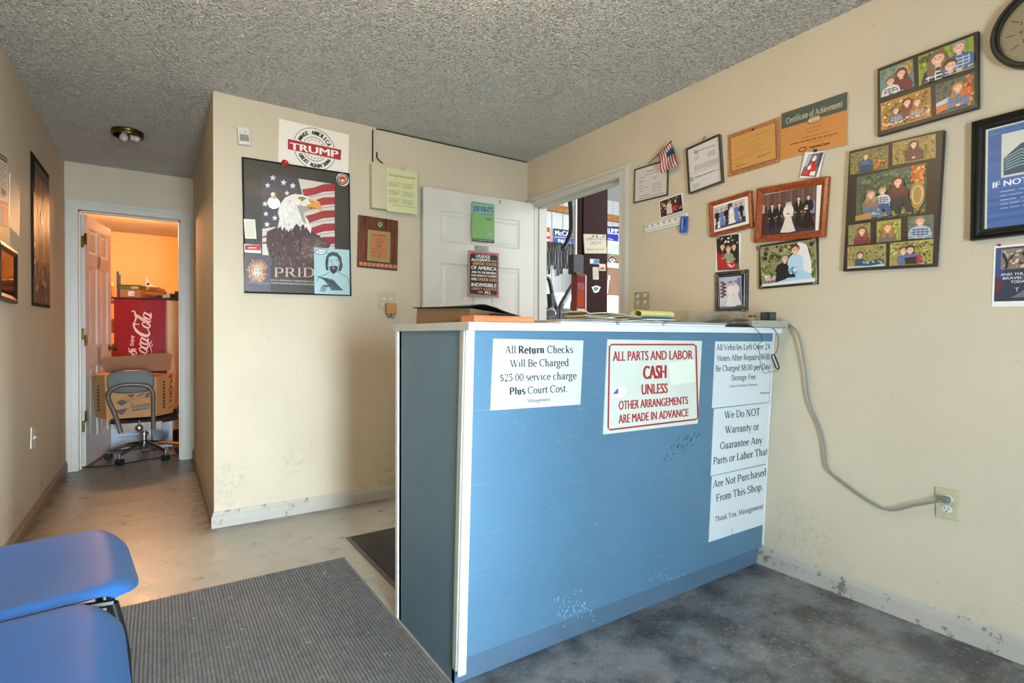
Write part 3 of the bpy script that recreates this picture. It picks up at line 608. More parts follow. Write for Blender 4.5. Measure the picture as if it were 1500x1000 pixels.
struct('trim_4', G().box(XR-.002, XR+T12, DO0-.015, DO0, 0, DOH).box(XR-.002, XR+T12, DO1, DO1+.015, 0, DOH).box(XR-.002, XR+T12, DO0-.015, DO1+.015, DOH, DOH+.015)
       .box(XR+.04, XR+.07, DO0, DO0+.012, 0, DOH).box(XR+.04, XR+.07, DO1-.012, DO1, 0, DOH).box(XR+.04, XR+.07, DO0, DO1, DOH-.012, DOH), M_CASE)

def six_panel(name, M, w, h, m, sides=(1,), hinge_x=0, hinges=True, rows=None, split=.0, kn=True):
    """panel door leaf in local x (0..w), z up, face towards -y; children: panel, hinge, door_knob"""
    t = .035; st = w*.14; mid = w*.13; c0, c1 = (w-mid)/2, (w+mid)/2
    rows = rows or ((.10, .395), (.48, .80), (.855, .955)); rows = [(a*h, b*h) for a, b in rows]
    g = G().box(0, st, -t, 0, 0, h).box(w-st, w, -t, 0, 0, h).box(c0, c1, -t, 0, rows[0][0], rows[-1][1])
    zz = [0]+[q for r in rows for q in r]+[h]
    for i in range(0, len(zz), 2): g.box(st, w-st, -t, 0, zz[i], zz[i+1])
    o = struct(name, g, m); o.matrix_world = M; o['label'] = 'white painted six panel interior door standing open'
    for z0, z1 in rows:
        for x0, x1 in ((st, c0), (c1, w-st)):
            q = G()
            for s in (0, 1):
                y = lambda d: (-t+d) if s == 0 else -d
                R = [(x0, z0, 0), (x1, z0, 0), (x1, z1, 0), (x0, z1, 0)]
                def ring(i, d): return [(x0+i, y(d), z0+i), (x1-i, y(d), z0+i), (x1-i, y(d), z1-i), (x0+i, y(d), z1-i)]
                r = [ring(0, .001), ring(.010, .009), ring(.022, .010), ring(.040, .004)]; vs = sum(r, [])
                fs = [(k*4+i, k*4+(i+1)%4, k*4+4+(i+1)%4, k*4+4+i) for k in range(3) for i in range(4)]+[(12, 13, 14, 15)]
                q.add(vs, fs if s == 0 else [f[::-1] for f in fs])
            q.build('panel', m, o)
    for z in (.25*h*.6+.1, h*.5, h-.2) if hinges else ():
        G().box(hinge_x-.028, hinge_x+.028, -t-.003, -t, z-.045, z+.045).cone((hinge_x, -t-.006, z-.045), (hinge_x, -t-.006, z+.045), .006).build('hinge', M_BRASS, o)
    if kn:
        kx = w-.06 if hinge_x < w/2 else .06
        G().lathe([(.03, 0), (.03, .006), (.011, .008), (.011, .03), (.026, .038), (.029, .052), (.02, .064), (.002, .066)], (kx, -t, .95), 18, Matrix.Rotation(math.pi/2, 4, 'X')).build('door_knob', M_BRASS, o, smooth=True)
    return o
d = (DH-DE); wl = d.length; M = Matrix((d.normalized(), d.normalized().cross(Z)*-1, Z)).transposed().to_4x4(); M.translation = DE+Z*.012
# local -y of the leaf must face the room
M = Matrix((d.normalized(), Z.cross(d.normalized()), Z)).transposed().to_4x4(); M.translation = DE+Z*.03+Z.cross(d.normalized())*.035
six_panel('door_2', M, wl, 2.062, M_DOOR, hinge_x=wl-.004, hinges=False, rows=((.09, .385), (.45, .755), (.825, .93)))
D0, D1 = Vector((-.492, YC+.10, 0)), Vector((-.365, 6.19, 0)); d = (D1-D0).normalized()
M = Matrix((d, Z.cross(d), Z)).transposed().to_4x4(); M.translation = D0+Z*.012+Z.cross(d)*.035
six_panel('door_3', M, (D1-D0).length, 2.045, M_DOOR, hinge_x=.004)
# hinges of the hall door seen on its frame
for k, (y0, y1) in enumerate(((345, 361), (481, 497), (617, 633))):
    a = YPL(YC+.055).hit(119.5, y0); b_ = YPL(YC+.055).hit(119.5, y1)
    tag(G().box(HD0+.001, HD0+.028, YC+.075, YC+.10, b_.z, a.z).cone((HD0+.022, YC+.072, b_.z), (HD0+.022, YC+.072, a.z), .007).build('door_hinge', M_BRASS),
        'brass hinge leaf on the hall doorway frame, ' + ('topmost', 'middle', 'lowest')[k] + ' of three', 'hinge', 'hinges of the hall doorway')

# ------------------------------------------------------------------ service counter
ct = thing('service_counter', 'blue painted service counter with white laminate top and white corner strips', 'counter', (.774, 1.474, 0))
def rel(o, g):   # shapes written in room coordinates, stored relative to the thing
    off = o.matrix_world.translation if o.matrix_world.translation.length else Vector(o.location)
    off = Vector(o.location); g.v = [tuple(Vector(v)-off) for v in g.v]; return g
XC = .776; XE = XR-.001
fy = lambda z: CY0+(CY1-CY0)*(z-CZ0)/(CZ1-CZ0)
def slabf(x0, x1, z0, z1, a, b):   # board lying on the leaning front, from a to b in front of it
    return G().hexa([(x0,fy(z0)-b,z0),(x1,fy(z0)-b,z0),(x1,fy(z0)-a,z0),(x0,fy(z0)-a,z0)], [(x0,fy(z1)-b,z1),(x1,fy(z1)-b,z1),(x1,fy(z1)-a,z1),(x0,fy(z1)-a,z1)])
rel(ct, slabf(XC, XE-.002, .085, CZ1, -.018, 0)).build('front_panel', M_BLUE, ct)
rel(ct, G().hexa([(XC-.012,1.47,0),(XC,1.47,0),(XC,1.946,0),(XC-.012,1.946,0)], [(XC-.012,1.418,CZ1),(XC,1.418,CZ1),(XC,1.946,CZ1),(XC-.012,1.946,CZ1)])).build('side_panel', M_BLUESHADE, ct)
rel(ct, G().hexa([(XC-.012,1.466,0),(XE-.018,1.466,0),(XE-.018,1.486,0),(XC-.012,1.486,0)], [(XC-.012,1.452,.088),(XE-.018,1.452,.088),(XE-.018,1.486,.088),(XC-.012,1.486,.088)])).build('kickboard', M_KICK, ct)
rel(ct, slabf(XC-.012, XC+.016, .035, CZ1, -.004, .006)).build('corner_strip', M_TRIM, ct, bevel=.002)
rel(ct, slabf(XE-.009, XE, .092, CZ1, -.002, .006)).build('corner_strip', M_TRIM, ct, bevel=.002)
rel(ct, G().box(XC-.018, XC-.004, 1.925, 1.950, .0, CZ1)).build('corner_strip', M_TRIM, ct, bevel=.002)
rel(ct, G().hexa([(XC-.017,fy(.05)+.004,.05),(XC-.010,fy(.05)+.004,.05),(XC-.010,fy(.05)+.026,.05),(XC-.017,fy(.05)+.026,.05)], [(XC-.017,fy(CZ1)+.004,CZ1),(XC-.010,fy(CZ1)+.004,CZ1),(XC-.010,fy(CZ1)+.026,CZ1),(XC-.017,fy(CZ1)+.026,CZ1)])).build('corner_strip', mat('grey_strip_paint', 'a9a79e', .45), ct)
rel(ct, G().box(XC-.012, XE, 1.905, 1.925, .0, CZ1)).build('back_panel', M_BLUESHADE, ct)
CT = 1.1245
top = rel(ct, G().box(.7555, XE, 1.362, 1.965, CZ1, CT)).build('counter_top', M_LAM, ct, bevel=.0015)
rel(ct, G().box(.7535, .7556, 1.363, 1.964, CZ1+.0005, CT-.001)).build('edge_band', mat('greyish_laminate_edge', 'b9bcb2', .45), ct)  # left end of the slab in a greyer colour
rel(ct, G().box(.757, XE, 1.3605, 1.3621, CZ1+.0005, CT-.001)).build('edge_band', M_LAM, ct)

# signs screwed to the front of the counter
C5 = (700, 480, 4.16667)
def paper(name, label, cat, pl, quad, crop, m=M_PRINT, ground='f2f0ea', th=.0012, off=0, group=None, mp=None):
    it = Item(name, label, cat, pl, quad, crop, off, th, group); it.slab('sheet', mp or M_PAPER)
    a = Art(it.T, th+.0001); a.home = a
    w, h = it.W/2, it.H/2; a.T = lambda x, y: (x, y); a.poly([(-w,-h),(w,-h),(w,h),(-w,h)], ground); a.T = it.T
    it.quad = quad; return it, a
BK = '2a2622'; RD = 'a8262c'
it, a = paper('notice_sign', 'white sign about returned checks, left end of the counter front', 'sign', FRONT, [(92,67),(638,77),(632,468),(80,503)], C5, ground='d2d6d4', th=.003)
a.serif('All *Return* Checks', (165,157), (582,154), 46, BK); a.serif('Will Be Charged', (197,240), (556,233), 45, BK)
a.serif('$25.00 service charge', (133,327), (603,312), 44, BK); a.serif('*Plus* Court Cost.', (191,409), (548,390), 44, BK); a.serif('Management.', (301,455), (447,446), 21, BK)
for x, y in ((112,76),(622,86),(100,484),(610,460),(415,465)): a.stroke([(x-9,y),(x+9,y)], 2, '8f948f')
a.build('lettering', M_PRINT, it.o)
it, a = paper('notice_sign', 'cash payment sign with red lettering and red rounded border on counter front', 'sign', FRONT, [(785,72),(1348,80),(1362,580),(773,648)], C5, ground='d4d8c8', th=.004)
B = [(815,102),(1318,102),(1331,112),(1343,545),(1331,558),(806,622),(795,612),(803,114)]; a.stroke(B, 10, RD, closed=True)
a.poly([(1160,215),(1320,190),(1330,330),(1180,350)], 'e3e8d2')
a.sans('ALL PARTS AND LABOR', (823,203), (1311,190), 60, RD, 53, bold=.012); a.sans('CASH', (1007,313), (1152,306), 80, RD, bold=.02)
a.sans('UNLESS', (998,408), (1159,397), 64, RD, 60, bold=.014); a.sans('OTHER ARRANGEMENTS', (859,501), (1283,464), 55, RD, 46, bold=.012); a.sans('ARE MADE IN ADVANCE', (858,584), (1286,538), 54, RD, 46, bold=.012)
a.poly([(820,362),(907,362),(907,400),(885,430),(820,432)], 'f4f4f0'); a.poly([(856,365),(856,402),(822,404)], '4653a8'); a.stroke([(820,432),(885,430),(907,400)], 2, 'b0b0a8')
a.build('lettering', M_PRINT, it.o)
C6 = (1020, 480, 2.943)
it, a = paper('notice_sign', 'white sign about storage fees, top of the three stacked sheets on the counter', 'sign', FRONT, [(78,58),(322,60),(317,318),(74,346)], C6, ground='d6dcdc', th=.0025, group=None)
a.serif('All Vehicles Left Over 24', (86,97), (318,92), 25, BK); a.serif('Hours After Repairs Will', (90,143), (316,136), 25, BK); a.serif('Be Charged $8.00 per Day', (83,188), (318,179), 25, BK)
a.serif('Storage Fee.', (150,227), (260,222), 24, BK); a.serif('(Cause of Insurance Purposes)', (142,256), (264,248), 10, BK); a.serif('Management', (274,285), (316,282), 9, BK)
a.build('lettering', M_PRINT, it.o)
it, a = paper('notice_sign', 'white sign denying warranty, middle of the three stacked sheets on the counter', 'sign', FRONT, [(74,350),(316,322),(309,583),(66,637)], C6, ground='d6dcdc', th=.0025)
a.serif('We Do NOT', (122,391), (275,377), 31, BK); a.serif('Warranty or', (125,455), (270,439), 31, BK); a.serif('Guarantee Any', (102,524), (285,497), 31, BK); a.serif('Parts or Labor That', (72,590), (308,546), 31, BK)
a.build('lettering', M_PRINT, it.o)
it, a = paper('notice_sign', 'white sign signed management, lowest of the three stacked sheets on the counter', 'sign', FRONT, [(66,641),(308,587),(297,845),(57,922)], C6, ground='d6dcdc', th=.0025)
a.serif('Are Not Purchased', (72,690), (303,635), 31, BK); a.serif('From This Shop.', (84,750), (288,697), 31, BK); a.serif('Thank You, Management', (80,836), (288,778), 22, BK)
a.stroke([(152,860),(155,885),(153,905)], 1.5, '5b5b58'); a.build('lettering', M_PRINT, it.o)

# scuffs and chips on the counter paint
rnd = random.Random(21)
def fp_(x, y): p = FRONT.hit(x, y, .0008); return p
g = G()
def mark(x, y, l, ang, w):
    p, q_ = fp_(x, y), fp_(x+l*math.cos(ang), y+l*math.sin(ang)); d_ = (q_-p); n_ = FRONT.n.cross(d_).normalized()*w; o3 = FRONT.n*.0003
    g.hexa([p-n_, q_-n_, q_+n_, p+n_], [p-n_+o3, q_-n_+o3, q_+n_+o3, p+n_+o3])
for k in range(46): t = rnd.random(); mark(975+48*t+rnd.uniform(-6, 6), 672-42*t+rnd.uniform(-9, 9), rnd.uniform(2, 7), rnd.uniform(-1.6, -.3), .0007)
rel(ct, g).build('scuff_mark', mat('dark_scuff', '36485a', .6), ct, kind='stuff'); g = G()
for k in range(60): mark(rnd.gauss(838, 16), rnd.gauss(888, 12), rnd.uniform(1, 4), rnd.uniform(1, 2.2), .0011)
for k in range(30): mark(rnd.gauss(975, 16), rnd.gauss(842, 7), rnd.uniform(1, 3), rnd.uniform(1, 2.2), .0010)
for k in range(30): mark(rnd.uniform(700, 1100), rnd.uniform(520, 800), rnd.uniform(1, 2.5), rnd.uniform(1, 2.2), .0007)
rel(ct, g).build('paint_chip', mat('pale_chip', 'a9c2d4', .6), ct, kind='stuff')
# ------------------------------------------------------------------ things on the counter top
def onslab(px, Y, z=CT):   # point on the counter top at depth Y seen in column px
    p = YPL(Y).hit(px, 480); return Vector((p.x, Y, z))
E0 = .0006
b = onslab(687, 1.485); bk = thing('telephone_book', 'thick worn book with brown page edges and curled black cover on the counter', 'book', (b.x, b.y, CT+E0), math.radians(10))
g = G().hexa([(0,0,0),(.22,0,0),(.22,.30,0),(0,.30,0)], [(.004,0,.046),(.214,0,.028),(.214,.30,.032),(.004,.30,.056)])
mp = mat('brown_page_edges', '6e5536', .85, var=.3, vs=8); N, L, bb = nodes(mp); tc = [n for n in N if n.type == 'TEX_COORD'][0]; mg = N.new('ShaderNodeMapping'); mg.inputs['Scale'].default_value = (6, 6, 90)
L.new(tc.outputs['Object'], mg.inputs[0]); L.new(mg.outputs[0], [n for n in N if n.type == 'TEX_NOISE'][0].inputs['Vector']); g.build('pages', mp, bk)
G().grid(lambda u, v: (-.008+u*.240, -.006+v*.315, .049+.010*v*(1-u)+.012*math.exp(-((u-.25)/.22)**2)*(1-.8*v)-.024*max(0, (u-.5)/.5)), 22, 4, .003).build('cover', M_BLACK, bk, smooth=True)
b0 = onslab(695, 1.385); b1 = onslab(783, 1.385)
cb = thing('wooden_board', 'orange varnished wooden board lying in front of the thick book on the counter', 'board', (b0.x, 1.385, CT+E0))
G().box(0, b1.x-b0.x, 0, .085, 0, .016).build('board', M_ORANGEW, cb, bevel=.002)
G().box(0, (b1.x-b0.x)*.96, .002, .08, .0162, .020).build('upper_board', M_ORANGEW, cb, bevel=.001)
for k, (u0, u1, c) in enumerate(((.07, .17, M_BLACK), (.09, .16, M_DKGRY))):
    tag(G().tube([(b0.x+u0, 1.415+k*.02, CT+.0255), (b0.x+u1, 1.425+k*.02, CT+.0255)], .0042, 8).build('ballpoint_pen', c),
        ('long black pen lying on the orange board', 'short grey pen behind the black pen on the orange board')[k], 'pen', 'pens on the board')
# loose papers
def sheet_stack(name, label, x0, x1, y0, y1, z0, n, rot, m, seed, cat='papers', curl=.007, dz=.0019, group=None):
    rnd = random.Random(seed); o = thing(name, label, cat, ((x0+x1)/2, (y0+y1)/2, z0), rot, group); w, h = (x1-x0)/2, (y1-y0)/2
    G().box(-w, w, -h, h, 0, .0065).build('lower_sheets', m, o)
    for k in range(n):
        dx, dy, c = rnd.uniform(-.008, .008), rnd.uniform(-.008, .008), rnd.uniform(0, curl)
        G().grid(lambda u, v: (-w+dx+u*2*w, -h+dy+v*2*h, .0072+k*dz*.7+c*(k > 0)*(k/n)*abs(math.sin(u*4+seed+k))), 10, 2, .0008).build('sheet', m, o)
    return o
PW = M_PAPER
xs = [onslab(p, 1.45).x for p in (800, 862, 950, 1046)]
sheet_stack('paper_stack', 'flat white papers on the counter edge above the returned checks sign', xs[0], xs[1]+.06, 1.372, 1.56, CT+E0, 5, .02, PW, 2)
sheet_stack('paper_stack', 'flat white papers on the counter edge above the cash sign', xs[1]+.075, xs[2]-.02, 1.366, 1.55, CT+E0, 7, -.01, PW, 5)
sheet_stack('paper_stack', 'flat white papers on the counter beside the charcoal handset', xs[2], xs[3]-.04, 1.366, 1.55, CT+E0, 6, .01, PW, 8)
x0, x1 = onslab(864, 1.46).x, onslab(944, 1.46).x
fp = thing('folded_newspaper', 'folded yellowed papers piled on the counter left of the yellow pad', 'newspaper', (x0, 1.46, CT+.0155))
MY = mat('yellowed_paper', 'c9bd8c', .75, var=.08, vs=20); MG = mat('grey_newsprint', '9d9a8c', .8, var=.1, vs=40)
for k in range(6):
    G().grid(lambda u, v: ((x1-x0)*u-.004*k*(k % 2), (x1-x0)*0+.004*k+v*.12, .005+k*.0052+.0035*math.sin(u*6+k)+(.010*(u < .08) if k == 5 else 0)), 16, 3, .004).build('leaf', MY if k in (3, 5) else MG, fp, smooth=True)
x0, x1 = onslab(947, 1.45).x, onslab(992, 1.45).x
np_ = thing('notepad', 'blue and white notepad under the rolled yellow paper on the counter', 'notepad', (x0, 1.45, CT+.0155))
MBL = mat('blue_pad_cover', '3d5a8a', .5)
for k, (m_, e) in enumerate(((M_BLACK, 0), (MBL, .005), (M_PAPER, .002), (MBL, .006))): G().box(e, x1-x0-.012, 0, .10, k*.0045, k*.0045+.0043).build('layer', m_, np_)
M_YEL = mat('yellow_legal_paper', 'd9d58c', .6, var=.05, vs=15)
yr = thing('legal_pad', 'yellow legal paper rolled loosely, lying on the blue notepad', 'pad', (x0, 1.45, CT+.0155+.0185))
pts = [(.014*math.cos(t)*1.25, .014+.0135*math.sin(t)) for t in [math.pi*k/10 for k in range(-6, 13)]]
G().grid(lambda u, v: (-.01+v*(x1-x0+.012), .045-pts[min(18, int(u*18+.001))][0]*1.6, pts[min(18, int(u*18+.001))][1]*1.0+.001), 18, 4, .0016).build('rolled_sheet', M_YEL, yr, smooth=True)
p = onslab(1001, 1.52); tag(G().hexa([(p.x-.02,1.52,CT+E0),(p.x+.018,1.52,CT+E0),(p.x+.018,1.56,CT+E0),(p.x-.02,1.56,CT+E0)], [(p.x-.024,1.52,CT+.026),(p.x+.02,1.52,CT+.022),(p.x+.02,1.56,CT+.022),(p.x-.024,1.56,CT+.026)]).build('tape_holder', mat('dark_brown_plastic', '2e2019', .4)),
    'small dark brown holder between the yellow pad and the clear tray', 'holder')
# clear ribbed tray
x0, x1 = onslab(1012, 1.50).x, onslab(1092, 1.50).x
tr = thing('desk_tray', 'smoky clear ribbed plastic tray standing on the counter by the wall', 'tray', (x0, 1.50, CT+E0))
w = x1-x0
G().box(0, w, 0, .004, 0, .068).box(0, w, .15, .154, 0, .068).box(0, .004, .004, .15, 0, .068).box(w-.004, w, .004, .15, 0, .068).box(.004, w-.004, .004, .15, 0, .004).build('shell', M_CLEARP, tr)
for k in range(9): G().box(w*(k+.5)/9.2, w*(k+.5)/9.2+.004, -.0035, -.0003, .002, .066).build('rib', M_CLEARP, tr)
G().box(-.004, w+.004, -.006, .158, .0685, .073).build('lid', M_CLEARP, tr, bevel=.001)
tag(G().box(x0+.02, x1-.02, 1.53, 1.62, CT+.0052, CT+.060).build('card_pack', mat('tan_card', 'b9a585', .7, var=.25, vs=60)), 'tan cards filed inside the clear plastic tray', 'cards')
# charcoal handset
x0, x1 = onslab(1043, 1.42).x, onslab(1083, 1.42).x; w = x1-x0
hs = thing('card_terminal', 'charcoal wedge-shaped desk device on the counter edge in front of the clear tray', 'device', (x0, 1.375, CT+E0))
G().grid(lambda u, v: (u*w, v*.10, .010+.026*math.sin(min(1, u*1.15)*math.pi*.62)**1.1), 16, 4, .006).build('grey_shell', M_DKGRY, hs, smooth=True)
G().add([(0,.003,0),(w,.003,0),(w,.097,0),(0,.097,0),(0,.003,.006),(w,.003,.016),(w,.097,.016),(0,.097,.006)], [(3,2,1,0),(4,5,6,7),(0,1,5,4),(1,2,6,5),(2,3,7,6),(3,0,4,7)]).build('base', M_BLACK, hs)
G().tube([(w*.1,-.002,.020),(w*.35,-.002,.036),(w*.7,-.002,.040),(w*.97,-.002,.033)], .0025, 8, 6).build('silver_edge', M_CHROME, hs)
tag(G().box(x1+.004, x1+.05, 1.40, 1.44, CT+E0, CT+.014).build('cable_plug', M_BLACK, bevel=.003), 'black cable plug on the counter edge beside the charcoal device', 'plug')
p = onslab(1102, 1.45)
jr = thing('glass_jar', 'small clear glass jar with dark lid standing at the right end of the counter', 'jar', (p.x, 1.45, CT+E0)); jr2 = (.017)
G().lathe([(.012,0),(.018,.002),(.018,.046),(.014,.050)], n=20).build('body', M_CLEARP, jr, smooth=True)
G().lathe([(.0165,.0502),(.0165,.058),(.002,.0585)], n=20).build('lid', M_DKGRY, jr, smooth=True)
# power strip, its adapter, the cords
s0, s1 = Vector((2.185, 1.388, CT+.0006)), Vector((2.376, 1.332, CT+.0006)); d = (s1-s0).normalized()
ps = thing('power_strip', 'dirty ivory power strip lying along the right end of the counter top', 'power strip', s0, math.atan2(d.y, d.x)); Ls = (s1-s0).length
M_PS = worn('dirty_ivory_plastic', 'a39f92', '4b463f', .5, .6, 60, False)
G().box(0, Ls, -.022, .022, 0, .032).build('body', M_PS, ps, bevel=.006)
for k in range(3): G().box(.02+k*.06, .05+k*.06, -.012, .012, .0321, .0335).build('socket', M_BLACK, ps)
G().tube([(Ls, 0, .018), (Ls+.016, 0, .018)], .011, 12).build('strain_relief', M_PS, ps)
p = onslab(1124.5, 1.385); ad = thing('power_adapter', 'black cube power adapter plugged into the power strip', 'adapter', (p.x, 1.383, CT+.0345), math.atan2(d.y, d.x))
G().box(-.027, .027, -.022, .022, 0, .038).build('body', M_DKGRY, ad, bevel=.004); G().box(-.0265, -.012, -.0235, -.0221, .004, .034).build('dark_face', M_BLACK, ad)
C9 = (1000, 440, 8.3333); PF = Plane((0, 1.352, 0), (1,0,0), (0,-1,0))
h = lambda x, y, o=0: PF.hit(C9[0]+x/C9[2], C9[1]+y/C9[2], o)
tag(G().tube([Vector((onslab(1092, 1.43).x, 1.43, CT+.012)), h(850,318), h(900,350,.004), h(955,425), h(966,490), h(925,550), h(940,650), h(945,740), h(960,820), h(1000,885), h(1060,872), h(1150,858), h(1178,832)], .0013, 6, 6).build('charging_cable', M_BLACK),
    'thin black cable hanging in a loop over the counter front near the wall', 'cable')
tag(G().tube([Vector((onslab(1122, 1.37).x, 1.352, CT+.036)), h(1030,275), h(1095,325), h(1150,400), h(1168,500), h(1155,590), h(1130,655)], .0013, 6, 6).build('adapter_cable', M_BLACK),
    'thin black cable hanging from the cube adapter beside the counter corner', 'cable')
tag(G().tube([h(1085,672), h(1110,660), h(1130,690), h(1172,800), h(1170,830), h(1145,828), h(1125,790), h(1090,700)], .0030, 8, 4, closed=True).build('cable_connector', M_BLACK),
    'black elongated ring connector dangling at the end of the adapter cable', 'connector')
PC = Plane((XR, 0, 0), (0,-1,0), (-1,0,0)); q = lambda x, y, o=.016: PC.hit(x, y, o)
cg = [s1+Vector((.014, -.004, .018)), q(1166, 484, .03), q(1174, 506, .03), q(1180,542,.025), q(1186,588,.022), q(1202,628,.02), q(1209,658,.02), q(1213,686,.02), q(1236,706,.02), q(1272,732,.02), q(1304,746.8,.022), q(1340,740,.026), q(1366,735.5,.03), q(1378,732.5,.034)]
tag(G().tube(cg, .0050, 8, 8).build('extension_cord', mat('grey_cord', '8d8a80', .45)), 'grey power cord drooping down the right wall to the outlet', 'cord')

# ------------------------------------------------------------------ outlets, switches
def duplex(it, cx, cy, k=1.0):
    r = G().lathe([(.0165*k, 0), (.0165*k, .0022), (.015*k, .003)], (cx, cy, it.th), 20, Matrix.Diagonal((1, .86, 1))).build('socket', M_WHITEP, it.o)
    G().box(cx-.0075*k, cx-.0052*k, cy-.001, cy+.0075*k, it.th+.003, it.th+.0034).box(cx+.0052*k, cx+.0075*k, cy-.001, cy+.0065*k, it.th+.003, it.th+.0034).cone((cx, cy-.008*k, it.th+.003), (cx, cy-.008*k, it.th+.0034), .0024*k, n=10).build('slot', M_BLACK, it.o)
CO = (1350, 690, 11.11)
it = Item('wall_outlet', 'ivory duplex outlet plate low on the right wall with the grey cord plugged in', 'outlet', RIGHT, [(228,248),(607,315),(600,822),(218,740)], CO, 0, .006)
it.slab('plate', M_IVORY, bevel=.002); c = it.T(408, 615); duplex(it, *c); c = it.T(420, 450); duplex(it, *c)
G().box(c[0]-.014, c[0]+.012, c[1]-.011, c[1]+.011, .0098, .034).build('plug', mat('grey_plug', '77736c', .5), it.o, bevel=.004)
it = Item('wall_outlet', 'ivory four-socket outlet plate on the back wall left of the counter', 'outlet', BACK, [(155,205),(430,210),(430,498),(155,492)], (540,410,11.11), 0, .005)
it.slab('plate', M_IVORY, bevel=.002)
for x, y in ((250,305),(355,305),(250,395),(355,395)): duplex(it, *it.T(x, y), .8)
t2 = Item('transformer_plug', 'tan plug-in transformer with short looped wires on the back wall outlet', 'transformer', BACK, [(300,372),(462,378),(462,555),(300,548)], (540,410,11.11), .0085, .045)
t2.slab('body', mat('tan_transformer_plastic', 'a98e66', .5), bevel=.004); t2.slab('label_plate', mat('orange_tan_label', 'b98549', .6), t2.th, t2.th+.0006, inset=.006)
w, hh = t2.W/2, t2.H/2
for s in (-.5, .25): G().tube([(w*s, -hh+.002, .02), (w*s-.004, -hh-.016, .02), (w*s+.010, -hh-.026, .018), (w*s+.020, -hh-.012, .014), (w*s+.022, -hh+.002, .012)], .0016, 6, 5).build('wire', M_BLACK, t2.o)
it = Item('wall_outlet', 'dirty ivory four-socket plate on the right wall beside the garage doorway', 'outlet', RIGHT, [(275,262),(715,235),(712,795),(275,810)], (915,415,20), 0, .005)
it.slab('plate', worn('greasy_ivory', 'a9a27c', '38332a', .5, .56, 90, False), bevel=.002)
for x, y in ((385,370),(600,350),(385,560),(600,545)): duplex(it, *it.T(x, y), .8)
it = Item('light_switch', 'white light switch plate on the left wall of the hall', 'switch', LEFT, [(46.5,625),(52.5,626.5),(52.5,656),(46.5,658)], (0,0,1), 0, .006)
it.slab('plate', M_WHITEP, bevel=.002)
G().box(-.005, .005, -.012, .012, .006, .008).hexa([(-.004,-.004,.0078),(.004,-.004,.0078),(.004,.006,.0078),(-.004,.006,.0078)], [(-.003,.003,.018),(.003,.003,.018),(.003,.008,.018),(-.003,.008,.018)]).build('toggle', M_WHITEP, it.o)

# ------------------------------------------------------------------ floor mats
def mat_slab(name, label, pts, th, m, rib=None, edge=None):
    xs_ = [p[0] for p in pts]; c = Vector((sum(xs_)/len(pts), sum(p[1] for p in pts)/len(pts), .0004))
    o = thing(name, label, 'floor mat', c); q = [(x-c.x, y-c.y) for x, y in pts]
    G().prism(q, 0, th).build('backing', edge or m, o)
    return o, q, c
M_RIB = mat('ribbed_grey_mat', '6e7072', .95, var=.25, vs=40, bump=.6, bs=300)
N, L, bb = nodes(M_RIB); gg = N.new('ShaderNodeNewGeometry'); base = bb.inputs['Base Color'].links[0].from_socket
sw = mixc(N, L, math_(N, L, 'MULTIPLY', ramp(N, L, noise(N, L, 210, 2, gg.outputs['Position'], .5), .69, .72), .8), base, hx('c9c4b8'))
sw = mixc(N, L, math_(N, L, 'MULTIPLY', ramp(N, L, noise(N, L, 2.5, 3, gg.outputs['Position']), .4, .7), .30), sw, hx('85857f')); L.new(sw, bb.inputs['Base Color'])
c1, c2, c4 = LEVEL(.006).hit(203, 884), LEVEL(.006).hit(503, 814), LEVEL(.006).hit(664, 1000)
mx1 = c2.x; my = (c1.y+c2.y)/2; q = [(-.14, my-.0), (mx1, my), (mx1+.006, .55), (-.14, .55)]
o, qq, c = mat_slab('ribbed_mat', 'grey ribbed entrance mat on the floor left of the counter', q, .004, M_RIB)
g = G(); n = 74
for k in range(n):
    x = qq[0][0]+.004+(qq[1][0]-qq[0][0]-.008)*k/n; w = (qq[1][0]-qq[0][0])/n*.58
    g.prism([(x, qq[0][1]-.012), (x+w, qq[0][1]-.012), (x+w, qq[2][1]+.012), (x, qq[2][1]+.012)], .0038, .0085)
g.build('rib', M_RIB, o, kind='stuff')
rnd = random.Random(4); g = G()
for k in range(60):
    x, y, a_ = rnd.uniform(qq[0][0]+.05, qq[1][0]-.05), rnd.uniform(qq[2][1]+.05, qq[0][1]-.05), rnd.uniform(-.6, .6); l = rnd.uniform(.004, .018)
    g.tube([(x, y, .0092), (x+l*math.cos(a_), y+l*math.sin(a_), .0092)], .0006, 4)
tag(g.build('straw_litter', mat('pale_straw', 'cfc7ae', .8), o), kind='stuff')
d1, d2, d3 = LEVEL(.004).hit(507, 787), LEVEL(.004).hit(582, 865), LEVEL(.004).hit(585, 769)
M_DM = mat('dark_brown_mat', '36312a', .95, var=.35, vs=14, bump=.6, bs=260)
o, qq, c = mat_slab('dark_mat', 'dark brown mat behind the counter, its corner showing left of it', [(d1.x, d1.y), (d1.x+1.0, d1.y+.02), (d1.x+1.0, 2.0), (d1.x+.01, 2.0)], .004, M_DM, edge=mat('rubber_mat_edge', '5c5850', .7))
G().prism([(qq[0][0]+.022, qq[0][1]-.02), (qq[1][0]-.02, qq[1][1]-.02), (qq[2][0]-.02, qq[2][1]+.02), (qq[3][0]+.022, qq[3][1]+.02)], .0041, .0075).build('pile', M_DM, o)

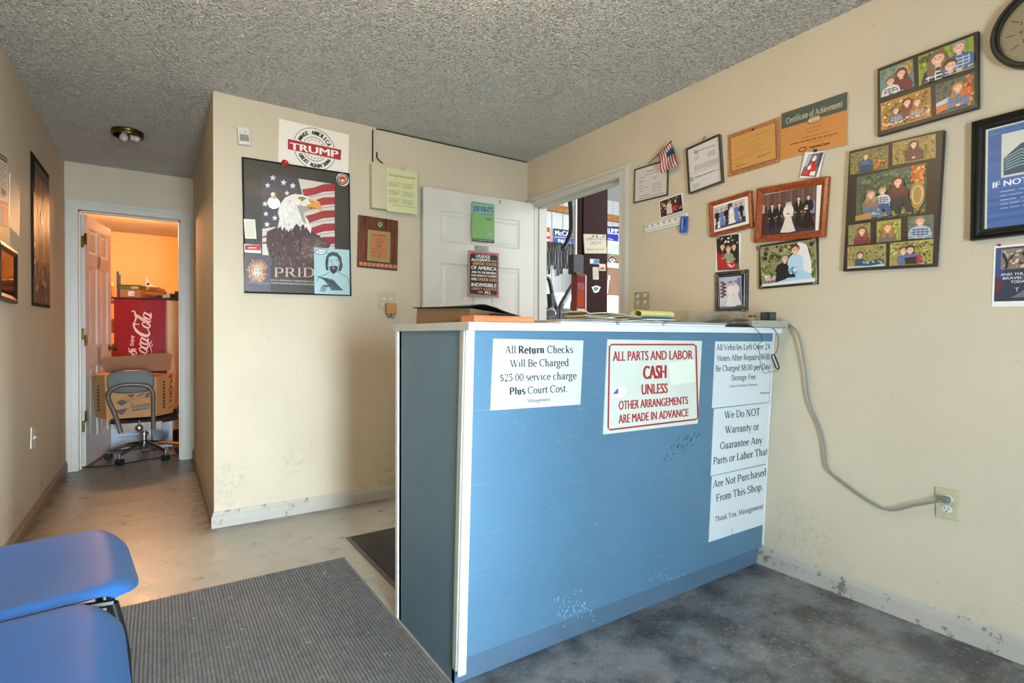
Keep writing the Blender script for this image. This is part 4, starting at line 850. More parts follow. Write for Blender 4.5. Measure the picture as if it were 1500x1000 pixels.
# ------------------------------------------------------------------ blue chairs along the left wall
M_SEAT = worn('blue_moulded_plastic', '2d64a4', 'a9bfe0', .5, .73, 60, False); M_SEAT.node_tree.nodes['Principled BSDF'].inputs['Specular IOR Level'].default_value = .3
def blue_chair(label, loc, rz):
    """local: x forwards, y across"""
    o = thing('blue_plastic_chair', label, 'chair', loc, rz, 'blue chairs along the left wall')
    D, W, sz = .50, .280, .445
    def seat(u, v):
        s = v*2-1; c = 1-abs(s)**6*.055*(u > .0); x = -D*.98+D*u*1.0
        x = -D+D*u; edge = max(0, (u-.80)/.20); drop = .042*edge**2.6*(1-.35*abs(s)**8); x -= .012*edge**2
        x -= .060*abs(s)**7*max(0, (u-.5)/.5)
        yy = W*s*(1-.05*edge**2); side = max(0, (abs(s)-.88)/.12)
        return (x, yy, sz-drop-.016*side**2*(1-.6*edge)+.004*abs(s)**2-.010*math.exp(-((u-.4)/.25)**2)*(1-s*s)+.004)
    G().grid(seat, 28, 28, .006).build('seat', M_SEAT, o, smooth=True)
    def back(u, v):
        s = v*2-1; zz = sz+.10+u*.34; k = .03*s*s
        return (-D-.02-u*.05+k, W*.92*s*(1-.18*u**4), zz)
    G().grid(lambda u, v: back(1-u, v), 14, 14, .006).build('backrest', M_SEAT, o, smooth=True)
    for s in (-1, 1):
        y = s*(W-.035)
        G().tube([(-.075,y,sz-.045),(-.052,y*1.02,sz-.18),(-.048,y*1.06,.06),(-.065,y*1.06,.014),(-.12,y*1.06,.013),(-.42,y*1.06,.013),(-.50,y*1.06,.02),(-.52,y*1.04,.08),(-.53,y,sz-.1),(-.535,y*.97,sz+.10),(-.575,y*.95,sz+.30)], .012, 10, 6).build('leg_frame', M_BLKFR, o, smooth=True)
        G().tube([(-.075,y,sz-.045),(-.25,y,sz-.030),(-.535,y,sz-.045)], .010, 8, 4).build('seat_rail', M_BLKFR, o, smooth=True)
    G().tube([(-.10,-W+.04,sz-.048),(-.10,W-.04,sz-.048)], .009, 8).build('crossbar', M_BLKFR, o)
    return o
blue_chair('moulded blue plastic chair farther from the camera, rounded seat corner nearest the hall', (-.052, 1.918, .0085), math.radians(7))
blue_chair('moulded blue plastic chair at the bottom left corner, nearest the camera', (-.040, 1.332, .0085), math.radians(5))

# ------------------------------------------------------------------ on the back wall
C4 = (340, 160, 3.5714)
it = Item('motion_sensor', 'white motion sensor high on the back wall near the hall corner', 'sensor', BACK, [(30,88),(95,95),(97,188),(30,180)], C4, 0, .03)
it.slab('body', M_WHITEP, bevel=.006); w, h_ = it.W/2, it.H/2
G().box(-w*.72, w*.72, -h_*.62, h_*.12, .0301, .034).build('lens', mat('sensor_lens', '8f8d84', .3), it.o, bevel=.002); G().cone((w*.25, h_*.45, .0301), (w*.25, h_*.45, .032), .003).build('indicator', M_BLACK, it.o)
CS = (400, 165, 11.108)
it, a = paper('campaign_sign', 'white rectangular political sign with red name bar, tucked behind the eagle poster', 'sign', BACK, [(108,95),(1245,365),(1215,1010),(75,800)], CS, th=.004, ground='efe8d8')
cx, cy = 672, 592; A_ = math.atan2(345, 880)*.0
def rp(r, t, k=1.0):   # the sign's round emblem is sheared along with the sign
    t = math.radians(t); return (cx+r*math.cos(t)*k, cy+r*math.sin(t)*1.0+.22*r*math.cos(t)*k)
for r in (338, 192): a.stroke([rp(r, t) for t in range(0, 360, 8)], 9, '2b2b30', closed=True)
def arc_text(a, txt, r, t0, t1, hh, inner=False):
    n = len(txt)
    for i, ch in enumerate(txt):
        if ch == ' ': continue
        t = t0+(t1-t0)*(i+.5)/n; V, P = sans_tris(ch, .012); p = Vector(rp(r, t)); e = Vector(rp(r, t+1))-Vector(rp(r, t-1)); e = e.normalized(); a.up()
        if inner: e = -e
        o_ = Vector(rp(r+10, t))-p; o_ = o_.normalized()*(-1 if inner else 1); wd = 40 if ch not in 'I1' else 12; wd = 52 if ch == 'M' else wd
        for q in (-5, 0, 5): a.up(); a.raw([tuple(p+e*((u-.5)*wd+q)+o_*v*hh) for u, v in V], P, '2b2b30')
arc_text(a, 'MAKE AMERICA', 232, 203, 338, 66); arc_text(a, 'GREAT AGAIN 2016', 296, 152, 26, 60, True)
for k in range(5):
    t = 232+k*22; a.star(*rp(152, t), 15, '2b2b30'); t = 128-k*20; a.star(*rp(150, t), 15, '2b2b30')
a.poly([(232,418),(1118,598),(1104,785),(228,602)], 'f1e9db'); a.poly([(240,428),(1110,606),(1097,775),(237,594)], 'ad2630')
a.sans('TRUMP', (270,592), (1062,735), 108, 'f6f0e6', 108, bold=.03, vert=(.0, -1)); a.build('print', M_PRINT, it.o)

CP = (350, 230, 4.7647)
it = Item('framed_poster', 'large framed eagle and flag poster with black metal frame on the back wall', 'poster', BACK, [(30,0),(780,112),(780,970),(30,945)], CP, .004, .016)
it.slab('backing', M_BLKFR, 0, .008, inset=.001); it.frame(M_BLKFR, .0085, .0, .016)
a = Art(it.T, .0085); a.home = a; it.off -= .008
w, h_ = it.W/2, it.H/2; a.T = lambda x, y: (x, y); a.poly([(-w+.005,-h_+.005),(w-.005,-h_+.005),(w-.005,h_-.005),(-w+.005,h_-.005)], '3a362b'); a.T = it.T
a.poly([(160,115),(425,150),(460,300),(420,700),(163,690)], '45404a')
a.poly([(415,150),(668,190),(668,640),(163,690),(163,500),(300,480),(450,300)], 'd9d2c4')
for k in range(6):   # wind-blown stripes
    y0 = 165+k*92; P = [(668,y0+22),(668,y0+72),(590,y0+78),(520,y0+100),(455,y0+112+6*k),(440,y0+60+4*k),(520,y0+48),(590,y0+24)]
    if y0 < 600: a.poly(P, ('b2242c','b32b30','a82329','a6242a','9d2530','8f2029')[k]); a.stroke([(450,y0+126),(540,y0+104),(668,y0+86)], 6, 'a59c94', sub=4)
a.stroke([(165,560),(270,530)], 14, 'a82a30'); a.stroke([(165,600),(250,590)], 14, 'a82a30')
for x, y, r in ((237,145,24),(312,178,25),(375,200,24),(200,198,22),(335,252,20),(182,327,22),(188,396,21),(250,425,22),(196,470,23),(235,260,20),(395,262,12)): a.star(x, y, r, 'e6e4dc', .1)
# the eagle: body, wing, head, beak
BD = [(195,520),(240,500),(290,470),(360,460),(430,440),(500,510),(570,560),(640,610),(600,680),(540,740),(450,760),(360,770),(270,750),(210,690),(190,600)]
a.poly(BD, '4a3330'); rnd = random.Random(9)
for k in range(170):
    x, y = rnd.uniform(205, 600), rnd.uniform(500, 745)
    if y < 470+abs(x-370)*.32 or y > 760-abs(x-380)*.12: continue
    l = rnd.uniform(16, 34); a.poly([(x-5,y),(x+5,y-2),(x+8,y+l*.6),(x+2,y+l),(x-5,y+l*.6)], rnd.choice(('5d4340','6f5450','3a2726','7b6056','54393a','2e1f20')))
a.poly([(430,600),(470,545),(520,550),(580,570),(640,615),(590,660),(520,700),(500,750),(450,700)], '604640')
for k in range(46):
    x, y = rnd.uniform(440, 600), rnd.uniform(555, 690)
    if y > 560+(x-430)*.0 and y < 700-(x-500)*.3: a.ring(x, y, 12, 14, 2.6, rnd.choice(('9a8478','8c766c','b09a8c')), 10, 0, 180)
HD = [(268,500),(282,430),(270,390),(285,330),(320,285),(370,262),(430,262),(480,278),(515,295),(520,330),(500,345),(460,352),(452,400),(480,440),(505,500),(498,535),(470,490),(445,470),(425,490),(400,465),(372,505),(352,490),(345,525),(318,485),(300,515),(290,480)]
a.poly(HD, 'e4e0d6')
for k in range(80):
    x, y = rnd.uniform(280, 470), rnd.uniform(285, 485)
    if x < 285+(y-300)*-.05 or (y < 330 and x > 500) or x > 455+(y-400)*.3 or y < 300: continue
    l = rnd.uniform(18, 40); a.poly([(x-4,y),(x+4,y),(x+3,y+l*.7),(x-1,y+l)], rnd.choice(('f3f1ea','cbc5ba','b9b2a8','f8f6f0','d6cfc4')))
a.poly([(400,335),(440,350),(500,350),(450,395),(470,470),(440,450),(425,400)], 'a9a097')
a.poly([(478,292),(520,292),(560,318),(574,350),(568,384),(556,366),(530,358),(480,350),(468,335),(500,330)], 'dd9a44')
a.poly([(485,292),(525,293),(560,320),(520,312)], 'f0bd68'); a.stroke([(420,343),(480,350),(535,360)], 4, '8a5520'); a.ell(515, 312, 6, 3, '6a3d12')
a.poly([(408,285),(440,278),(468,290),(450,300),(420,298)], '8a7f74'); a.ell(438, 300, 14, 12, 'e8c45a'); a.ell(440, 300, 7, 7, '17110c'); a.stroke([(415,290),(440,286),(466,294)], 5, '4b3f37')
a.serif('PRIDE', (238,838), (608,838), 66, 'd8a79c', T=.10, t=.04)
for x in (305,370,437,508): a.ell(x, 806, 3, 3, 'd8a79c')
a.serif('PRIDE IS A PERSONAL COMMITMENT IT IS AN', (196,862), (560,876), 10, 'd9cfc4'); a.serif('WHICH SEPARATES EXCELLENCE FROM', (222,884), (540,896), 11, 'd9cfc4')
pr = a.build('print', M_GLOSS, it.o)
w, h_ = it.W/2-.008, it.H/2-.008; G().box(-w, w, -h_, h_, .0125, .0135).build('glass', M_GLASS, it.o)
def stuck(name, label, cat, quad, crop, off, draw, m=M_PRINT, ground='f2f0ea', plane=BACK, th=.0008, group=None):
    it, a = paper(name, label, cat, plane, quad, crop, m, ground, th, off, group); draw(it, a); a.build('print', m, it.o); return it
OF = .004+.0165
def d_round(it, a):
    a.ell(723,157,42,44,'23241f'); a.ring(723,157,36,38,6,'d9d6cc'); a.ell(723,157,28,30,'c8242a'); a.poly([(700,150),(712,158),(723,148),(735,158),(748,148),(738,168),(723,172),(708,168)],'dba840'); a.ell(724,162,9,8,'e8d8a8'); a.greek((692,128),(750,120),5,'d8d8cc',3); a.greek((700,192),(745,194),5,'d8d8cc',4)
it = Item('round_sticker', 'round red and black crest sticker on the poster glass, upper right corner', 'sticker', BACK, [(681,115),(767,120),(767,200),(681,195)], CP, OF, .0008)
G().lathe([(it.W/2, 0), (it.W/2, .0008)], n=32).build('disc', M_PAPER, it.o)
a = Art(it.T, .0009); a.home = a; a.ell(723,157,40,38,'e6e2d6'); a.ring(723,157,34,33,9,'2a2b26'); a.greek((700,128),(748,128),4,'e0ddd0',3); a.ell(723,158,25,25,'c8242a')
a.poly([(703,150),(714,160),(723,147),(733,160),(745,150),(736,170),(723,176),(710,170)],'dba840'); a.ell(723,163,8,8,'e8dcb8'); a.build('print', M_PRINT, it.o)
stuck('paper_card', 'small cream typed card on the left edge of the eagle poster', 'card', [(38,432),(118,436),(118,570),(38,568)], CP, OF,
      lambda it, a: [a.greek((48,445+k*9),(108,447+k*9), 2.4, '8b8674', k) for k in range(13)], ground='e4dfcc')
def d_red(it, a):
    a.poly([(42,612),(152,614),(150,652),(42,648)],'c22a30'); a.serif("Sea Food", (66,636), (122,638), 12, 'f4ece4'); a.greek((52,660),(142,664),2,'99938a',3)
def d_redg(it, a):
    a.poly([(42,612),(152,614),(150,652),(42,648)],'c22a30'); a.greek((66,632),(122,633),7,'f4ece4',5,.95); a.greek((52,660),(142,664),2,'99938a',3); a.greek((60,643),(130,645),2,'e8a8a4',8)
stuck('business_card', 'red and white card on the left edge of the eagle poster', 'card', [(38,608),(155,612),(150,672),(38,664)], CP, OF, d_redg)
def d_third(it, a):
    rnd = random.Random(2)
    for k in range(9): a.ell(127, 800, 84-k*8, 105-k*11, ('4a4346','5d5050','7b5f55','9c7360','c08a68','d8a47c','ecc49c','f5dcc0','fdf0e0')[k])
    for k in range(70):
        t = rnd.uniform(0, 6.28); r0, r1 = rnd.uniform(.35, .6), rnd.uniform(.7, .98); a.stroke([(127+84*r0*math.cos(t), 800+105*r0*math.sin(t)), (127+84*r1*math.cos(t), 800+105*r1*math.sin(t))], 2.5, rnd.choice(('e7a070','a86a4a','584a48','f2cfa8','6d5a5c')))
    a.poly([(42,880),(220,895),(220,930),(42,925)],'4d4c55'); a.poly([(60,865),(205,875),(210,890),(55,880)],'6b6568')
    a.serif('THIRD', (72,802), (192,812), 27, '2d2622', T=.11, t=.05); a.serif('DAY', (84,838), (160,842), 29, '2d2622', T=.11, t=.05); a.greek((95,770),(150,772),5,'2d2622',2)
stuck('small_poster', 'small dark print of a glowing burst at the lower left of the eagle poster', 'poster', [(38,672),(222,686),(222,940),(38,930)], CP, OF, d_third, M_GLOSS, '554a4c')
def d_man(it, a):
    K = '26303a'
    a.poly([(608,700),(622,672),(655,660),(690,668),(714,700),(722,760),(715,790),(690,800),(705,740),(690,700),(655,690),(630,700),(618,740),(625,790),(606,785),(603,740)], '3f4a50')
    a.poly([(626,700),(655,686),(690,700),(694,745),(684,790),(658,808),(636,790),(624,745)], 'a9cccf')
    for p in (((632,720),(645,714),(652,720)),((668,718),(680,712),(690,718)),((655,725),(650,748),(662,750)),((640,768),(658,762),(678,768)),((626,700),(622,745),(636,790)),((690,700),(696,745),(684,790))): a.stroke(p, 3, K, sub=4)
    a.poly([(632,768),(645,758),(660,762),(676,756),(690,768),(684,798),(660,818),(640,800)], '2f3a42'); a.poly([(648,772),(672,772),(668,778),(652,778)], 'c79a94'); a.ell(642,728,5,3,K,8); a.ell(681,726,5,3,K,8)
    for k in range(14): a.stroke([(612+k*.8,690+k*3),(606+k*.5,740+k*2),(614+k,790)], 2.2, K, sub=3); a.stroke([(706+k*.8,690+k*3),(716+k*.4,740+k*2),(708-k*.5,796)], 2.2, K, sub=3)
    for k in range(12): a.stroke([(548+k*10,832+k*2),(600+k*9,860+k*4),(650+k*7,930)], 3.6 if k % 3 else 7, '34424a', sub=5)
    for k in range(6): a.stroke([(570+k*6,940),(575+k*8,905),(600+k*10,890+k*2)], 3, K, sub=4)
    a.stroke([(635,800),(600,822),(560,835),(545,870)], 3, K, sub=4); a.stroke([(685,800),(720,820),(760,845),(768,900)], 3, K, sub=4)
    a.ell(572, 660, 44, 20, K); a.ell(572, 660, 39, 16, 'eef0ea'); a.serif('The Man', (541,667), (606,667), 15, K)
stuck('drawing_print', 'pale blue ink drawing of a bearded man at lower right of the eagle poster', 'print', [(527,630),(773,648),(772,962),(524,952)], CP, OF, d_man, ground='a5c9cc')
it = Item('push_pin', 'red rosette-like pin on the top edge of the eagle poster', 'pin', BACK, [(296,20),(345,20),(345,66),(296,66)], CP, .021, .001)
G().lathe([(.004, 0), (it.W*.48, .003), (it.W*.5, .008), (it.W*.3, .012), (it.W*.14, .010), (it.W*.16, .016), (.0005, .018)], n=14).build('head', M_PIN, it.o, smooth=True)
# electric box with conduit, and the note hung on it
CB = (530, 170, 6.67)
it = Item('electrical_box', 'shallow cream metal wiring box on the back wall behind the pale green note', 'electrical box', BACK, [(100,452),(540,520),(540,955),(98,885)], CB, 0, .055)
M_BOX = mat('cream_painted_metal', 'c9bea0', .5, var=.03); it.slab('body', M_BOX, 0, .05, bevel=.002); it.slab('cover', M_BOX, .0502, .055, bevel=.002)
w, h_ = it.W/2, it.H/2
for y in (.7, .2, -.5): G().cone((-w-.001, h_*y, .025), (-w+.001, h_*y, .025), .004, n=8).build('screw', M_DKGRY, it.o)
pt = BACK.hit(547.6, 184); pb = BACK.hit(548.5, 240)
tag(G().box(pt.x-.006, pt.x+.012, YB-.012, YB, pb.z+.004, H-.006).build('cable_duct', M_BOX, bevel=.002), 'narrow cream cable duct rising from the wiring box to the ceiling', 'duct')
tag(G().tube([(pt.x-.010, YB-.005, pb.z+.008), (pt.x-.010, YB-.005, H-.03), (pt.x-.002, YB-.006, H-.012), (pt.x+.05, YB-.006, H-.008), (pt.x+.5, YB-.006, H-.008), (XR-.01, YB-.006, H-.008)], .004, 6).build('ceiling_cable', M_BLACK), 'black cable running along the top of the back wall under the ceiling', 'cable')
tag(G().tube([(pt.x+.017, YB-.008, pb.z+.075), (pt.x+.02, YB-.014, pb.z+.035), (pt.x+.05, YB-.03, pb.z+.004)], .004, 6, 4).build('branch_cable', M_BLACK), 'short black cable bending into the wiring box beside the duct', 'cable')
def d_note(it, a):
    a.serif('The Legend of the Sand Dollar', (262,580), (522,618), 17, '2b2e20', T=.12, t=.06)
    for c in (0, 1):
        for r in range(3):
            for k in range(4): x = 262+c*132; y = 640+r*78+k*13+c*20; a.greek((x,y),(x+118-(k%2)*22,y+16), 4, '4a4b38', r*5+k+c*9)
    a.greek((290,868),(520,892),4,'4a4b38',33)
it = stuck('note_sheet', 'pale green typed note hanging by a ring on the wiring box', 'note', [(243,500),(542,550),(542,965),(243,925)], CB, .058, d_note, ground='cfcf9c')
w, h_ = it.W/2, it.H/2; G().tube([(-.012*math.cos(t)+.004, h_+.004+.012*math.sin(t), .003) for t in [k*.628 for k in range(10)]], .0009, 6, closed=True).build('ring', M_DKGRY, it.o)
# plaque
CQ = (515, 305, 10)
it = Item('award_plaque', 'walnut award plaque with copper plate on the back wall under the wiring box', 'plaque', BACK, [(102,90),(690,180),(672,912),(84,858)], CQ, 0, .016)
it.slab('board', M_WALNUT, bevel=.004)
def plate(it, nm, quad, z0, z1, m, bevel=.001):
    P = [it.T(*p) for p in quad]; return G().prism(P, z0, z1).build(nm, m, it.o, bevel=bevel)
plate(it, 'brass_border', [(240,312),(568,352),(560,800),(226,762)], .0161, .0185, mat('greenish_brass', '9c9a6c', .35, .5)); plate(it, 'copper_plate', [(274,345),(540,372),(530,762),(262,725)], .0186, .0195, mat('copper_plate', 'bd8150', .35, .4, var=.05))
a = Art(it.T, .0197); a.home = a; T_ = '55301c'
for k, (x0, x1, y, w_) in enumerate(((300,510,395,18),(380,430,430,8),(350,450,458,12),(340,465,492,12),(370,440,518,8),(355,450,545,14),(375,425,568,14),(290,500,592,8),(300,500,612,6),(300,490,630,6),(280,500,650,8),(285,345,692,12),(455,505,706,10))): a.greek((x0,y-5),(x1,y+8), w_*.7, T_, k)
a.ring(400,700,26,26,6,T_); a.ell(400,700,8,8,T_); a.build('engraving', M_PRINT, it.o)
c = it.T(416, 238); G().lathe([(.0165,0),(.0165,.003),(.0135,.004),(.0135,.003)], (c[0],c[1],.016), 28).build('medallion', mat('antique_brass', 'a8965a', .35, .8), it.o, smooth=True)
a = Art(it.T, .0202); a.ell(416,238,42,48,'26331f'); a.ell(416,238,34,38,'8fa37e'); a.poly([(395,255),(420,205),(440,260),(418,240)],'2c3a2a'); a.build('medallion_print', M_PRINT, it.o)
for k in range(9):
    x, y = 140+k*62, 812+k*5.5; plate(it, 'year_tag', [(x-26,y-28),(x+24,y-24),(x+24,y+26),(x-26,y+22)], .0161, .0178, M_TAG if k else (M_TAG := mat('copper_tag', 'c98d62', .4, .3))); a = Art(it.T, .0179); a.poly([(x-8,y+10),(x+8,y+10),(x,y-12)], '6b4126'); a.build('tag_mark', M_PRINT, it.o)
# posters on the open door leaf
def d_joe(it, a):
    a.poly([(75,62),(272,92),(272,440),(75,420)], '76a45e'); a.poly([(77,78),(270,106),(270,186),(77,160)], '7fa3a8')
    a.sans("JOE FIX-IT'S", (84,146), (264,166), 46, '24424e', 50, bold=.012); a.greek((150,176),(262,186),9,'3f6a74',3)
    a.greek((190,216),(262,222),7,'2c3a24',5); a.greek((205,232),(258,238),6,'2c3a24',6)
    a.ell(235,362,22,14,'9a95a6'); a.poly([(75,398),(272,416),(272,446),(75,424)], '22262a'); a.serif('WHO "KNOW" YOU CAN GET', (84,416), (264,434), 12, 'd9d9d2')
C10 = (680, 285, 6.25)
stuck('comic_poster', 'green comic repair poster, upper one on the open door', 'poster', [(72,60),(276,90),(276,446),(72,426)], C10, .036, d_joe, plane=LEAF, ground='6d9c54')
def d_pledge(it, a):
    a.poly([(48,524),(310,548),(308,928),(46,912)], 'a8323a'); a.poly([(56,540),(300,560),(298,918),(54,902)], '17140f')
    for p in (((40,512),(80,516),(44,560)),((312,536),(280,540),(316,580)),((318,940),(280,936),(316,900)),((40,928),(76,930),(44,890))): a.poly(p, 'c8646a')
    W_, O_ = 'e9e4d6', 'd59a6a'
    for t, x0, x1, y0, y1, hh, c in (('I PLEDGE',106,238,576,584,26,W_),('ALLEGIANCE',64,238,605,613,24,W_),('TO THE FLAG',242,296,612,616,10,W_),('UNITED STATES',78,296,640,655,27,O_),('OF AMERICA',64,296,680,698,32,W_),('AND TO THE REPUBLIC',66,296,716,732,20,W_),('FOR WHICH IT STANDS',66,296,746,760,18,W_),('ONE',64,116,782,786,24,W_),('UNDER GOD',124,296,786,798,27,O_),('INDIVISIBLE',64,296,838,850,33,W_),('LIBERTY & JUSTICE',66,296,868,880,22,O_),('ALL',182,246,906,910,26,W_),('FOR',128,170,896,899,13,W_)):
        a.sans(t, (x0,y0), (x1,y1), hh, c, bold=.02)
stuck('pledge_poster', 'black poster of a pledge in white and orange capitals, lower one on the door', 'poster', [(38,508),(318,534),(318,944),(38,932)], C10, .036, d_pledge, plane=LEAF, ground='8d8a80')
# screw hook on the door
p = LEAF.hit(731, 295, .037); tag(G().tube([p, p+Vector((0,-.012,.004)), p+Vector((.002,-.016,-.010)), p+Vector((0,-.010,-.018))], .0022, 6, 4).build('coat_hook', M_BLACK), 'tiny black hook high on the open door beside the green poster', 'hook')

# ------------------------------------------------------------------ on the right wall
C7 = (915, 195, 6.6667)
def lines(a, pts, w, col, s): 
    for k, (x0, y0, x1, y1) in enumerate(pts): a.greek((x0,y0),(x1,y1), w, col, s+k)
it = Item('framed_license', 'framed typed licence with thin dark frame, beside the garage doorway', 'certificate', RIGHT, [(90,352),(412,252),(420,600),(82,684)], C7, 0, .014)
it.slab('backing', M_PAPERG, 0, .007); it.frame(mat('dark_bronze_frame', '4a4536', .4, .4), .007, 0, .014)
a = Art(it.T, .0075); a.home = a; a.poly([(105,366),(398,280),(402,592),(100,670)], 'd5cbc4')
lines(a, [(200,380,280,355),(215,372,270,350),(190,410,320,370),(130,440,190,425),(265,430,320,412),(135,470,190,458),(130,485,175,475),(265,445,300,436),(260,500,350,475),(125,520,180,508),(130,545,220,520),(262,520,350,498),(130,575,170,565),(265,545,355,520),(262,570,355,548),(130,620,240,590),(135,640,390,575)], 5, '5a534e', 3)
a.build('print', M_PHOTO, it.o)
it = Item('framed_letter', 'framed typed letter in a deep dark frame on the right wall, right of the flag', 'certificate', RIGHT, [(592,150),(916,8),(948,470),(620,594)], C7, 0, .026)
it.slab('backing', M_PAPERG, 0, .016); it.frame(mat('dark_pewter_frame', '3c3a33', .4, .3), .008, 0, .026)
a = Art(it.T, .0165); a.home = a; a.poly([(612,160),(902,34),(930,455),(634,568)], 'd6d0cb')
a.ring(686,182,16,16,6,'45454a'); a.ell(686,182,6,6,'45454a'); a.ring(643,447,15,17,6,'45454a'); a.ell(643,447,6,6,'45454a')
lines(a, [(705,172,880,108)], 7, '4a4a4e', 1); lines(a, [(672,238,722,215),(672,250,715,232),(672,262,700,252)]+[(800,180+k*11,875,155+k*11) for k in range(5)]+[(672,320+k*11,905,238+k*11) for k in range(5)]+[(650,572+k*12-60,720,545+k*12-60) for k in range(3)], 4, '6c6866', 7)
lines(a, [(675,432,905,350)], 8, '3f3f44', 40); lines(a, [(640,398,900,300)], 3, '4a4a4e', 44); lines(a, [(740,460,830,432)], 4, 'b07058', 50); a.build('print', M_PHOTO, it.o)
w, h_ = it.W/2, it.H/2; G().tube([(-.002, h_+.0, .012), (.0, h_+.018, .012), (.012, h_+.026, .012), (.014, h_+.016, .012), (.002, h_+.012, .012)], .0014, 6, 4).build('hanging_hook', M_DKGRY, it.o)
# flag on a stick
s0 = RIGHT.hit(915+235/6.667, 195+298/6.667, .02); s1 = RIGHT.hit(915+452/6.667, 195+82/6.667, .05)
fl = thing('small_flag', 'small striped American flag on a dark stick above the framed licence', 'flag', s0)
G().tube([Vector((0,0,0)), s1-s0], .0025, 8).build('stick', M_BLKFR, fl); G().ball(s1-s0, .0055).build('finial', M_BRASS, fl, smooth=True)
PFL = Plane((XR,0,0), (0,-1,0), (-1,0,0)); fz = .045
FT = lambda x, y: PFL.hit(915+x/6.667, 195+y/6.667, fz-.012*math.sin((x+y*.4)*.05))
def fq(u, v):   # u across the stripes, v along them
    A0, A1, B0, B1 = (325,205), (450,92), (362,392), (525,305)
    x = (A0[0]*(1-u)+A1[0]*u)*(1-v)+(B0[0]*(1-u)+B1[0]*u)*v; y = (A0[1]*(1-u)+A1[1]*u)*(1-v)+(B0[1]*(1-u)+B1[1]*u)*v
    return (x-14*math.sin(v*3.1)*(1-u)*0+6*math.sin(v*6), y)
def flag_strips(cols, us, vr, name):
    g = G(); n = 10
    for u0, u1 in us:
        for j in range(n):
            v0, v1 = vr[0]+(vr[1]-vr[0])*j/n, vr[0]+(vr[1]-vr[0])*(j+1)/n
            P = [FT(*fq(*k))-s0 for k in ((u0,v0),(u1,v0),(u1,v1),(u0,v1))]; Q = [p+Vector((.0008,0,0)) for p in P]; g.hexa(Q, P)
    return g.build(name, cols, fl)
FR, FW, FB = mat('flag_red', '9c2230', .7), mat('flag_white', 'd9cfc2', .7), mat('flag_blue', '26304e', .7)
flag_strips(FR, [(k/13, (k+1)/13) for k in range(0, 13, 2)], (0, 1), 'red_stripes'); flag_strips(FW, [(k/13, (k+1)/13) for k in range(1, 13, 2)], (0, 1), 'white_stripes')
fz += .0012; flag_strips(FB, [(6/13, 1)], (0, .45), 'canton'); fz += .0012; g = G()
for r in range(8):
    for c_ in range(5):
        u, v = .49+c_*.11+(r % 2)*.04, .03+r*.053
        if u < .98: P = [FT(*fq(u+.018*math.cos(t), v+.014*math.sin(t)))-s0 for t in (0, 1.57, 3.14, 4.71)]; g.add(P, [(0,1,2,3)])
g.build('stars', FW, fl, kind='stuff'); fz -= .0024
# art of the photographs
AUT = ('8a7a3e', 'b58a3c', '6f7d3c', 'c9a24a', '4f5a34', 'd1b56a', '9c5a2c', '394028'); GRN = ('5f7d3e', '7f9a50', '3e5a30', 'a5b26a', '2f4428', 'c5c98e')
def autumn(b, seed, base='7d7a48', n=70, r=.07, cols=AUT): fill(b, base); blobs(b, n, cols, r, seed)
def photo_print(it, quads, draws, m=M_PHOTO, z=.001, border=None):
    """each mounted picture is a part of its own"""
    for q, dr in zip(quads, draws):
        a = Art(it.T, it.th+z if border is None else border); a.home = a; b = a.sub(q); dr(b); a.build('photograph', m, it.o)
C11 = (1280, 40, 5.88)
it = Item('collage_frame', 'dark landscape family photo collage high on the right wall under the clock', 'picture', RIGHT, [(20,362),(893,30),(915,690),(40,938)], C11, 0, .02)
it.slab('board', mat('espresso_frame', '2b211b', .4, var=.1, vs=30), bevel=.003)
def c1(b):
    fill(b, '6f8a86'); blobs(b, 26, ('5c7a74','8a9a70','a8a87a','4f6a58'), .12, 1, y1=.5); blobs(b, 20, ('c79a5a','9c7a48'), .1, 2, x0=.75, y0=.0, y1=.5)
    bust(b, .64, .36, .15, '6e2c30', '6b2f20', True, drop=4.2); bust(b, .32, .52, .13, 'd8d8d4', '8a6a44', stripe='3a4350', drop=4)
def c2(b):
    fill(b, '8a9a3c'); blobs(b, 40, ('9aae40','b5bc52','7d8c38','6a7a34'), .1, 3); blobs(b, 16, ('4f5530','39402a','6a5a34'), .09, 4, x1=.5, y1=.3)
    bust(b, .36, .30, .20, '2a2c34', '7b5f4a', True, stripe='d8d8dc', drop=3.8); bust(b, .74, .2, .17, '4a5f8c', '9a948c', stripe='b9c4d8', drop=4.4, w=2.4); head(b, .58, .68, .17, '5a3826')
def c3(b):
    autumn(b, 5, 'a8803c', 80, .08, ('c8a04a','e0b868','8a6a30','b5752e','6d5c30','f0d890')); blobs(b, 14, ('e08a48','f0b070','f8e0b8'), .12, 6, y0=.72)
    bust(b, .54, .28, .12, '7b2f26', '6b2c1c', True, drop=4.6); bust(b, .32, .44, .10, '4b5a6c', '8a6844', stripe='a8b0b8', drop=4.2); bust(b, .74, .38, .11, '8a6a5c', 'a8642c', True, drop=4.6, stripe='c0b0a0')
def c4(b):
    fill(b, '55604e'); blobs(b, 40, ('46523e','6a7258','3a4434'), .1, 7); blobs(b, 20, ('c8652c','e08a3c','a84e20'), .1, 8, x0=.72); b.poly([(.01,.62),(.5,.5),(.55,.64),(.01,.75)], 'b5c4cc'); b.poly([(.01,.76),(.5,.64),(.5,.86),(.01,.97)], 'c9702e')
    bust(b, .58, .3, .13, '6b7f9c', 'a87444', True, drop=4.8, stripe='4c5f7c'); b.ell(.78, .52, .07, .10, 'd9541e')
photo_print(it, [[(52,378),(338,270),(350,510),(58,612)], [(382,254),(860,72),(866,345),(390,510)], [(58,658),(490,512),(497,770),(65,893)], [(532,498),(868,386),(872,665),(540,760)]], [c1, c2, c3, c4])
C12 = (1220, 180, 3.5714)
